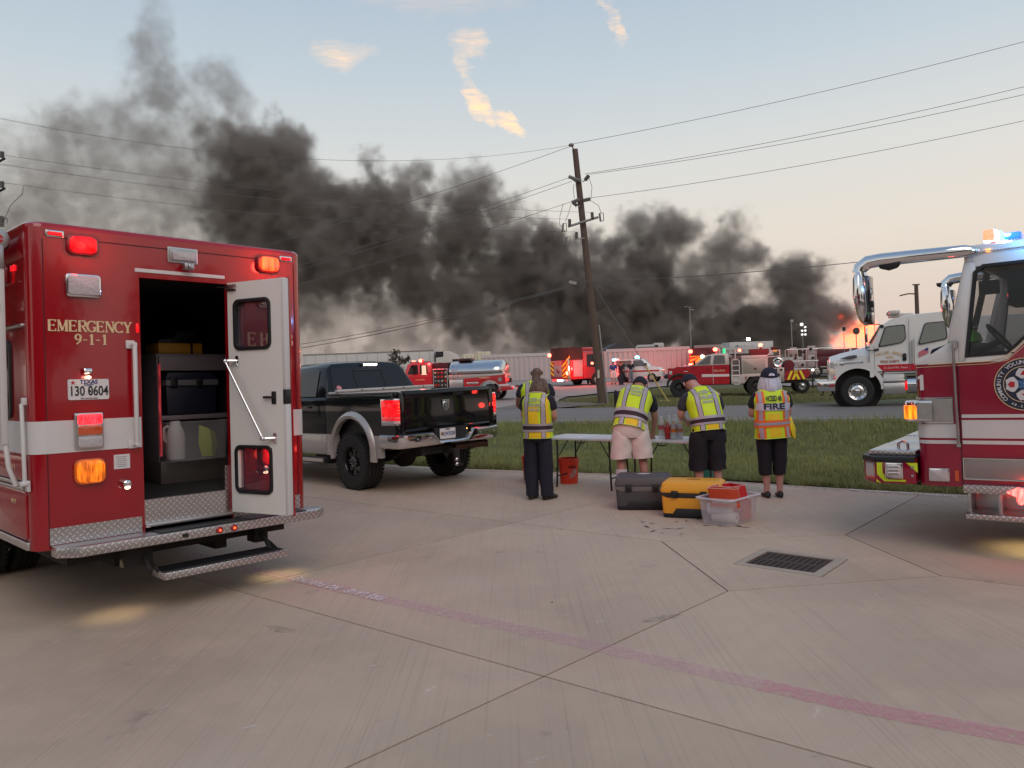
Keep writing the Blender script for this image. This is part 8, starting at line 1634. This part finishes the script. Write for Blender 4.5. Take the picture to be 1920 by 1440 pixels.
tor = Torso([(0, Vector((.01, 0, .745))), (.35, Vector((0, .0, .96))), (.75, Vector((0, .0, 1.20))), (.92, Vector((0, .01, 1.305))), (1, Vector((0, .02, 1.345)))], [(0, .208, .165), (.3, .198, .155), (.55, .205, .145), (.78, .228, .13), (.90, .21, .10), (1, .09, .07)])
sleeves(p, J5, blackc, tor, .72); vest(p, tor, .62, 'fire')
b = MB(); b.loft([[(.19, -.06, .99), (.235, -.02, 1.0), (.235, .02, .99), (.2, .04, .98)], [(.20, -.09, .86), (.275, -.05, .86), (.275, .03, .86), (.2, .05, .86)], [(.235, -.07, .75), (.275, -.05, .72), (.275, .01, .72), (.23, .02, .75)]]); b.build('vest_flap', limeo, p, bevel=.006)
b = MB(); rings = []
for z, r, k in ((.05, .092, .9), (.02, .108, .9), (-.02, .124, .92), (-.07, .138, .95), (-.12, .145, .98), (-.15, .138, 1), (-.155, .09, 1)): rings.append([h+up_*z+fw*-.008+(sd*math.cos(q)+fw*.92*math.sin(q))*r*(1+.022*math.sin(17*q)+.02*math.sin(5*q+z*20)) for q in [2*math.pi*i/60 for i in range(60)]])
b.loft(rings); b.build('hair', hairw, p, angle=60); cap(p, h+up_*.012, up_, fw, navyc, .114, True)

# ---- people across the road, small in the picture
def smallfolk(lab, x, y, rz, shirt, legs, sk, short=False, stride=0.):
    JJ = dict(J5); JJ.update(pelvis=(0, 0, .96), waist=(0, 0, 1.1), chest=(0, 0, 1.28), neck=(0, .01, 1.50), skull=(0, .02, 1.61), crown=(0, .02, 1.69), face=(0, 1, 0), sho_l=(-.19, 0, 1.42), elb_l=(-.26, -.02, 1.14), wri_l=(-.27, .06, .90), sho_r=(.19, 0, 1.42), elb_r=(.26, -.02, 1.14), wri_r=(.24, .12, .92),
      hip_l=(-.09, 0, .90), hip_r=(.09, 0, .90), knee_l=(-.11, .03+stride, .50), knee_r=(.11, .02-stride, .50), calf_l=(-.12, stride, .33), calf_r=(.12, -stride*1.3, .33), ank_l=(-.12, stride, .09), ank_r=(.12, -stride*1.6, .09), heel_l=(-.12, stride-.03, .045), heel_r=(.12, -stride*1.6-.03, .045), toe_l=(-.13, stride+.13, .03), toe_r=(.13, .13-stride*1.6, .03))
    p, up_, fw, sd, h = person(lab, (x, y, rise(y)+.012), rz, JJ, sk, hands=False, sub=1)
    trousers(p, JJ, legs, .50 if short else .06, .115, .12 if short else .09, 'shorts' if short else 'trousers')
    tor = Torso([(0, Vector((0, 0, .92))), (.5, Vector((0, 0, 1.2))), (.9, Vector((0, .0, 1.43))), (1, Vector((0, .01, 1.49)))], [(0, .185, .14), (.5, .19, .14), (.8, .205, .13), (.92, .17, .1), (1, .07, .06)])
    V = [tor.c(.05), tor.c(.5), tor.c(.85)]; E = [(0, 1), (1, 2)]; Rr = [(.17, .13), (.18, .13), (.15, .10)]
    for s in ('l', 'r'): i = len(V); a, b_ = Vector(JJ['sho_'+s]), Vector(JJ['elb_'+s]); V += [a, b_]; E += [(2, i), (i, i+1)]; Rr += [.08, .07]
    skinmesh('shirt', V, E, Rr, shirt, p, sub=1); shoes(p, JJ, shoe)
    b = MB(); b.ball(h+up_*.045, (.085, .10, .065)); b.build('hair', hairb, p)
    return p
dkc = mat('uniform_dark', (.012, .011, .018), .8); jean = mat('jeans_grey', (.17, .19, .22), .85, noise=(12, .1)); blu = mat('blue_tee', (.03, .06, .22), .8)
smallfolk('officer in a dark uniform walking this way just left of the tall pole', 6.12, 60.6, R(178), dkc, dkc, skin_t)
smallfolk('person in a blue shirt and pale shorts right of the tall pole', 7.75, 58.6, R(5), blu, khaki, skin_t, True)
smallfolk('person all in black striding in front of the white ambulance', 8.15, 57.2, R(-60), dkc, dkc, skin_t, stride=.14)
smallfolk('person in a black tee and grey jeans facing the white ambulance', 9.35, 60.3, R(10), dkc, jean, skin_t)
smallfolk('person in dark clothes half hidden behind the others at the white ambulance', 8.85, 61.0, R(90), dkc, dkc, skin_t)

# ================================================================ tables, coolers, tote, buckets, bottles
tabm = mat('table_white', (.62, .61, .62), .45, noise=(4, .04)); ax = R(-35.7)
for i, (cx, cy, lab) in enumerate(((1.10, 10.90, 'white folding table, the left one of two end to end'), (2.09, 10.19, 'white folding table under the water bottles, the right one of two end to end'))):
    t = thing('folding_table', lab, 'table', (cx, cy, 0), ax, group='two folding tables set end to end')
    for s in (-1, 1): b = MB(); b.box(s*.002 if s > 0 else -.61, .61 if s > 0 else -.002, -.305, .305, .675, .71); b.build('tabletop', tabm, t, bevel=.012)
    for s in (-1, 1):
        for q in (-1, 1): MB().tube([(s*.42, q*.25, .675), (s*.42, q*.25, .36), (s*.44, q*.26, .0)], [.013, .013, .014]).build('leg', dark, t)
        MB().tube([(s*.425, -.25, .16), (s*.425, .25, .16)], .010).build('leg_brace', dark, t)
        MB().tube([(s*.40, -.24, .45), (s*.26, -.22, .67)], .008).build('leg_strut', dark, t); MB().tube([(s*.40, .24, .45), (s*.26, .22, .67)], .008).build('leg_strut', dark, t)
    MB().tube([(-.06, -.295, .675), (-.05, -.30, .645), (.05, -.30, .645), (.06, -.295, .675)], .009).build('carry_handle', black, t)
def TB(u, v, z=.71): c, s = math.cos(ax), math.sin(ax); return (2.09+c*u-s*v, 10.19+s*u+c*v, z)
pet = mat('bottle_plastic', (.70, .70, .74), .12, noise=(4, 0), alpha=.45, coat=.5); drink = mat('red_drink', (.35, .02, .02), .15, coat=.5, noise=(4, .1)); oran = mat('orange_drink', (.75, .17, .03), .2, coat=.5, noise=(4, .1)); labr = mat('bottle_label_red', (.42, .10, .12), .5)
def bottle(lab, u, v, h, r, m, lm, capm_, grp='bottles on the right folding table'):
    t = thing('drink_bottle', lab, 'bottle', TB(u, v), 0, group=grp)
    b = MB(); b.lathe([(.005, 0), (r*.9, .0), (r, .012), (r, h*.28), (r*.93, h*.32), (r, h*.36), (r, h*.66), (r*.75, h*.80), (r*.38, h*.90), (r*.36, h*.94), (.005, h*.94)], axis='z', n=18); b.build('bottle', m, t)
    b = MB(); b.lathe([(r+.001, h*.40), (r+.0015, h*.60)], axis='z', n=18); b.f = b.f[:-2]; b.m = b.m[:-2]; b.build('label_band', lm, t)
    b = MB(); b.cyl((0, 0, h*.93), (0, 0, h), r*.42, n=12); b.build('cap', capm_, t)
bottle('clear water bottle nearest the bending man', -.12, -.05, .30, .042, pet, labr, pwhite)
bottle('clear water bottle second from the bending man', -.03, .0, .30, .042, pet, labr, pwhite)
bottle('clear water bottle at the back of the group on the table', .03, .06, .31, .042, pet, labr, pwhite)
bottle('clear water bottle between the red and orange bottles', .10, .03, .27, .038, pet, labr, pwhite)
bottle('red drink bottle with a red label in front of the clear bottles', -.0, -.12, .23, .038, drink, pred, labr)
bottle('orange drink bottle beside the red one', .08, -.10, .23, .038, pet, oran, mat('cap_orange', (.8, .25, .05), .4))
bottle('orange capped bottle nearest the man in black shorts', .16, -.07, .23, .036, pet, mat('label_rust', (.5, .18, .08), .5), oran)
t = thing('paper_sheet', 'white sheet of paper on the table under the bending man\'s hand', 'paper', TB(-.35, -.12, .713), ax); b = MB(); b.box(-.10, .14, -.10, .10, 0, .002); b.build('sheet', pwhite, t, smooth=False); b = MB(); b.box(-.10, .14, .085, .105, .002, .006); b.build('clip_edge', steel, t)
# coolers
def cooler(lab, p, rz, w, d, h, cb, cband, cl, logo):
    t = thing('cooler', lab, 'cooler', (p[0], p[1], 0), rz)
    f = lambda k: [(-w/2*k, 0), (w/2*k, 0)]
    hb = h*.70
    b = MB(); rings = []
    for z, k in ((.03, .955), (.05, .96), (hb-.0, 1.0)): rings.append([(x, y, z) for x, y in rrect(-w/2*k, w/2*k, -d/2*k, d/2*k, .035)])
    b.loft(rings); b.build('body', cb, t, bevel=.004, angle=50)
    b = MB(); b.loft([[(x, y, z) for x, y in rrect(-w/2*k, w/2*k, -d/2*k, d/2*k, .03)] for z, k in ((0, .93), (.035, .965), (.05, .962))]); b.build('foot_base', black, t)
    # dark grip recess with slanted ends along the bottom front, and the band with slanted ends above
    b = MB(); b.prism([(-w*.34, .02), (w*.34, .02), (w*.25, h*.27), (-w*.25, h*.27)], 'y', -d/2*.975-.006, -d/2*.9); b.build('grip_recess', black, t, bevel=.006)
    b = MB(); b.prism([(-w*.5, hb-.002), (w*.5, hb-.002), (w*.5, hb*.905), (w*.40, hb*.80), (-w*.40, hb*.80), (-w*.5, hb*.905)], 'y', -d/2-.003, -d/2*.96); b.build('band', cband, t, bevel=.003)
    b = MB(); b.box(-w/2-.003, w/2+.003, -d/2*.99, d/2*.99, hb*.90, hb-.002); b.build('side_band', cband, t)
    b = MB(); b.loft([[(x, y, z) for x, y in rrect(-w/2*k-.008, w/2*k+.008, -d/2*k2-.008, d/2*k2+.008, .035)] for z, k, k2 in ((hb, 1.0, 1.0), (hb+.035, 1.0, 1.0), (h-.02, .95, .90), (h, .86, .72), (h+.002, .84, .70))]); b.build('lid', cl, t, bevel=.003, angle=50)
    for x in (-w*.27, w*.20): b = MB(); b.box(x-.035, x+.035, -d/2-.026, -d/2+.01, hb-.055, hb+.022); b.box(x-.028, x+.028, -d/2-.034, -d/2-.024, hb-.03, hb+.01); b.build('latch', black, t, bevel=.005)
    b = MB(); 
    for i in range(20): pass
    b.prism([(.075*math.cos(2*math.pi*i/20), .03*math.sin(2*math.pi*i/20)) for i in range(20)], 'z', h+.002, h+.006); b.build('badge', logo, t)
    return t
cooler('dark grey cooler with a mid grey band, left of the yellow one', (1.53, 9.14), R(-10), .66, .40, .40, mat('cooler_grey', (.055, .055, .058), .55, noise=(30, .1)), mat('cooler_midgrey', (.16, .155, .155), .5, noise=(30, .08)), mat('cooler_lid_grey', (.075, .072, .075), .5, noise=(30, .1)), pwhite)
cooler('yellow cooler with a black band between the grey cooler and the clear tote', (1.985, 8.55), R(-22), .66, .40, .40, mat('cooler_yellow', (.80, .34, .02), .5, noise=(20, .05)), mat('cooler_black_band', (.03, .026, .024), .5), mat('cooler_lid_yellow', (.82, .37, .025), .45, noise=(20, .05)), mat('badge_brown', (.38, .13, .04), .5))
# tote
totem = mat('tote_plastic', (.72, .66, .70), .28, noise=(8, .06), alpha=.30, coat=.4)
to = thing('storage_tote', 'clear plastic tote filled with paper rolls and red orange bags', 'tote', (2.26, 8.16, 0), R(43)); b = MB(); tub(b, -.26, .26, -.17, .17, .27, .03, .005); b.build('tub', totem, to)
b = MB(); ring(b, rrect(-.315, .315, -.225, .225, .05), rrect(-.283, .283, -.193, .193, .045), 'z', .268, .284); b.build('rim', mat('tote_rim', (.75, .68, .72), .35, alpha=.75), to, bevel=.004)
def intote(nm, lab, cat, x, y, z, rz=0, grp=None): return thing(nm, lab, cat, base=Matrix.Translation((2.26, 8.16, 0)) @ Matrix.Rotation(R(43), 4, 'Z') @ Matrix.Translation((x, y, z)) @ Matrix.Rotation(rz, 4, 'Z'), group=grp)
for i, (x, y, z, rz, lab) in enumerate(((-.11, -.02, .068, R(-80), 'paper towel roll at the bottom of the clear tote with its end showing'), (-.13, .02, .155, R(-62), 'paper towel roll lying on the lower one in the tote'), (-.02, .05, .19, R(-100), 'paper towel roll at the back of the tote'))):
    t = intote('paper_towel_roll', lab, 'paper roll', x, y, z, rz, 'paper towel rolls in the tote'); b = MB(); b.lathe([(.018, -.13), (.055, -.13), (.058, -.12), (.058, .12), (.055, .13), (.018, .13)], axis='x', n=22); b.build('roll', mat('paper_white', (.78, .75, .76), .9, noise=(50, .04), bump=(60, .5)), t)
    b = MB(); b.cyl((-.131, 0, 0), (.131, 0, 0), .017, n=14); b.build('core', mat('core_brown', (.10, .06, .05), .9), t)
bagm = mat('bag_orange', (.62, .06, .015), .5, noise=(10, .1), bump=(16, .8)); bagr = mat('bag_red', (.66, .02, .03), .5, noise=(10, .1), bump=(16, .8))
def shopbag(lab, x, y, z, rz, w, d, h, m, tilt=0, txt=None, nm='shopping_bag'):
    t = intote(nm, lab, 'bag', x, y, z, rz); b = MB(); rs = random.Random(int(x*1000)); n = 6; rings = []
    for k in range(5):
        z_ = h*k/4; o = rrect(-w/2, w/2, -d/2, d/2, .012, 2); rings.append([(px+rs.uniform(-.006, .006)+tilt*z_, py+rs.uniform(-.006, .006)-.25*tilt*z_, z_) for px, py in o])
    i_ = [[(a*.97, c*.94, q) for a, c, q in r] for r in rings[::-1]]
    b.loft(rings+i_[:-1]); b.build('bag', m, t, angle=40)
    b = MB(); r0 = rings[-1]; b.tube([(p[0], p[1], p[2]) for p in r0]+[r0[0]], .0035, 5); b.build('top_edge', mat('bag_edge', (.8, .45, .40), .6), t)
    if txt: text(txt, .075, pwhite, t, (tilt*h*.35, -d/2-.014-.25*tilt*h*.35, h*.30), (1, 0, 0), (tilt, 0, 1), wid=.45, bold=.0015)
    return t
shopbag('orange bag with white lettering standing up out of the clear tote', -.135, -.05, .19, R(-71), .30, .12, .19, bagm, -.12, 'WHATABURGER')
shopbag('red bag beside the lettered orange one in the tote', .09, .0, .12, R(-10), .27, .22, .26, bagr, -.18)
shopbag('red orange bag deep in the right end of the tote', .15, -.03, .012, R(2), .18, .20, .20, bagr)
# buckets
def bucket(lab, p, r0, r1, h, m, bail=True, rz=0):
    t = thing('bucket', lab, 'bucket', (p[0], p[1], 0), rz); b = MB(); b.lathe([(.01, 0), (r0, 0), (r0+(r1-r0)*.76, h*.76), (r1+.006, h*.77), (r1+.006, h*.80), (r1-.0, h*.81), (r1, h*.88), (r1+.006, h*.89), (r1+.006, h*.915), (r1+.002, h), (r1-.008, h), (r0-.008, .01), (.01, .01)], axis='z', n=32); b.build('pail', m, t, angle=40)
    if bail: b = MB(); b.tube([(r1+.005, 0, h*.84), (r1+.03, -.03, h*.70), (r1*.6, -r1*.85, h*.42), (-.0, -r1-.02, h*.30), (-r1*.7, -r1*.75, h*.42), (-r1-.02, -.03, h*.72), (-r1-.005, 0, h*.84)], .003, 6); b.build('bail', steel, t)
    return t
orb = mat('bucket_orange', (.68, .045, .015), .4, noise=(8, .05))
bk = bucket('bright orange bucket with white block lettering under the left table', (.79, 11.28), .128, .150, .37, orb, False)
def curl(v, r=.1445):
    a = v.x/r; rr = .130+.030*(v.z/.37)+.003; return Vector((rr*math.sin(a), -rr*math.cos(a), v.z))
for i, (s_, z, w_) in enumerate((('THE', .205, .028), ('HOME', .165, .045), ('DEPOT', .120, .040))):
    text(s_, w_*1.25, pwhite, bk, (.060, 0, z), (1, 0, .62), (-.62, 0, 1), bold=.0014, wid=.8, warp=curl)
b = MB(); n = 14; b.loft([[curl(Vector((x, 0, z))) for z in (.235, .262)] for x in [-.02+.12*i/n for i in range(n+1)]], False, 0, False); b.build('label_bar', mat('bar_darkred', (.22, .012, .01), .5), bk)
bucket('second orange bucket glimpsed between the brown haired woman\'s legs', (.26, 11.75), .128, .150, .37, orb, False)
bucket('tall teal bin behind the man in black shorts', (2.66, 10.55), .15, .17, .52, mat('bin_teal', (.05, .25, .20), .5, noise=(10, .08)), False)
# ================================================================ fire station and trees added out of view to shape reflections
st = thing('added_station', 'long tan fire station with tall bay doors added unseen behind the viewer for the vehicles to mirror', 'building', (-14, -17, 0), 0)
b = MB(); b.box(0, 34, -12, 0, 0, 6.2); b.build('wall', mat('station_brick', (.22, .15, .11), .85, noise=(6, .2)), st); b = MB(); b.box(-.4, 34.4, -12.4, .4, 6.2, 6.7); b.build('roof_edge', mat('station_cap', (.30, .27, .24), .6), st, bevel=.03)
for i in range(5):
    b = MB(); b.box(2+i*6.3, 6.4+i*6.3, -.05, .06, .0, 4.4); k = b.build('bay_door', mat('bay_door', (.05, .04, .035), .4), st)
    for j in range(4): b = MB(); b.box(2.2+i*6.3, 6.2+i*6.3, .06, .09, .3+j*1.0, 1.1+j*1.0); b.build('door_panel', mat('bay_glass', (.09, .07, .05), .1), k)
for i, (x, y) in enumerate(((-32, -6), (-27, -16), (-38, -20), (24, -14), (30, -6), (-13, 5.5), (-17, 11), (-14, -1), (-22, 16))):  # dark trees added unseen so glossy sides mirror less sky
    t = thing('tree', 'broad dark tree added outside the view for reflections, '+('farthest left', 'left of the station', 'far left corner', 'right of the station', 'farthest right', 'beside the ambulance', 'left of the ambulance cab', 'behind the ambulance on the left', 'far beyond the ambulance')[i], 'tree', (x, y, 0), 0); b = MB(); b.tube([(0, 0, -.1), (.1, 0, 2), (0, .1, 4)], [.25, .2, .1]); b.build('trunk', wood, t)
    b = MB(); rs = random.Random(i)
    for k in range(900):
        a, c = rs.random()*6.28, rs.random()*2-1; r = 3.0*rs.random()**.4; p_ = Vector((r*math.cos(a)*math.sqrt(1-c*c), r*math.sin(a)*math.sqrt(1-c*c), 5+r*c*.85)); q = [p_+Vector((rs.gauss(0, .28), rs.gauss(0, .28), rs.gauss(0, .28))) for _ in range(3)]; b.add(q, [(0, 1, 2)])
    b.build('crown', mat('leaf_behind', (.05, .06, .025), .8), t)
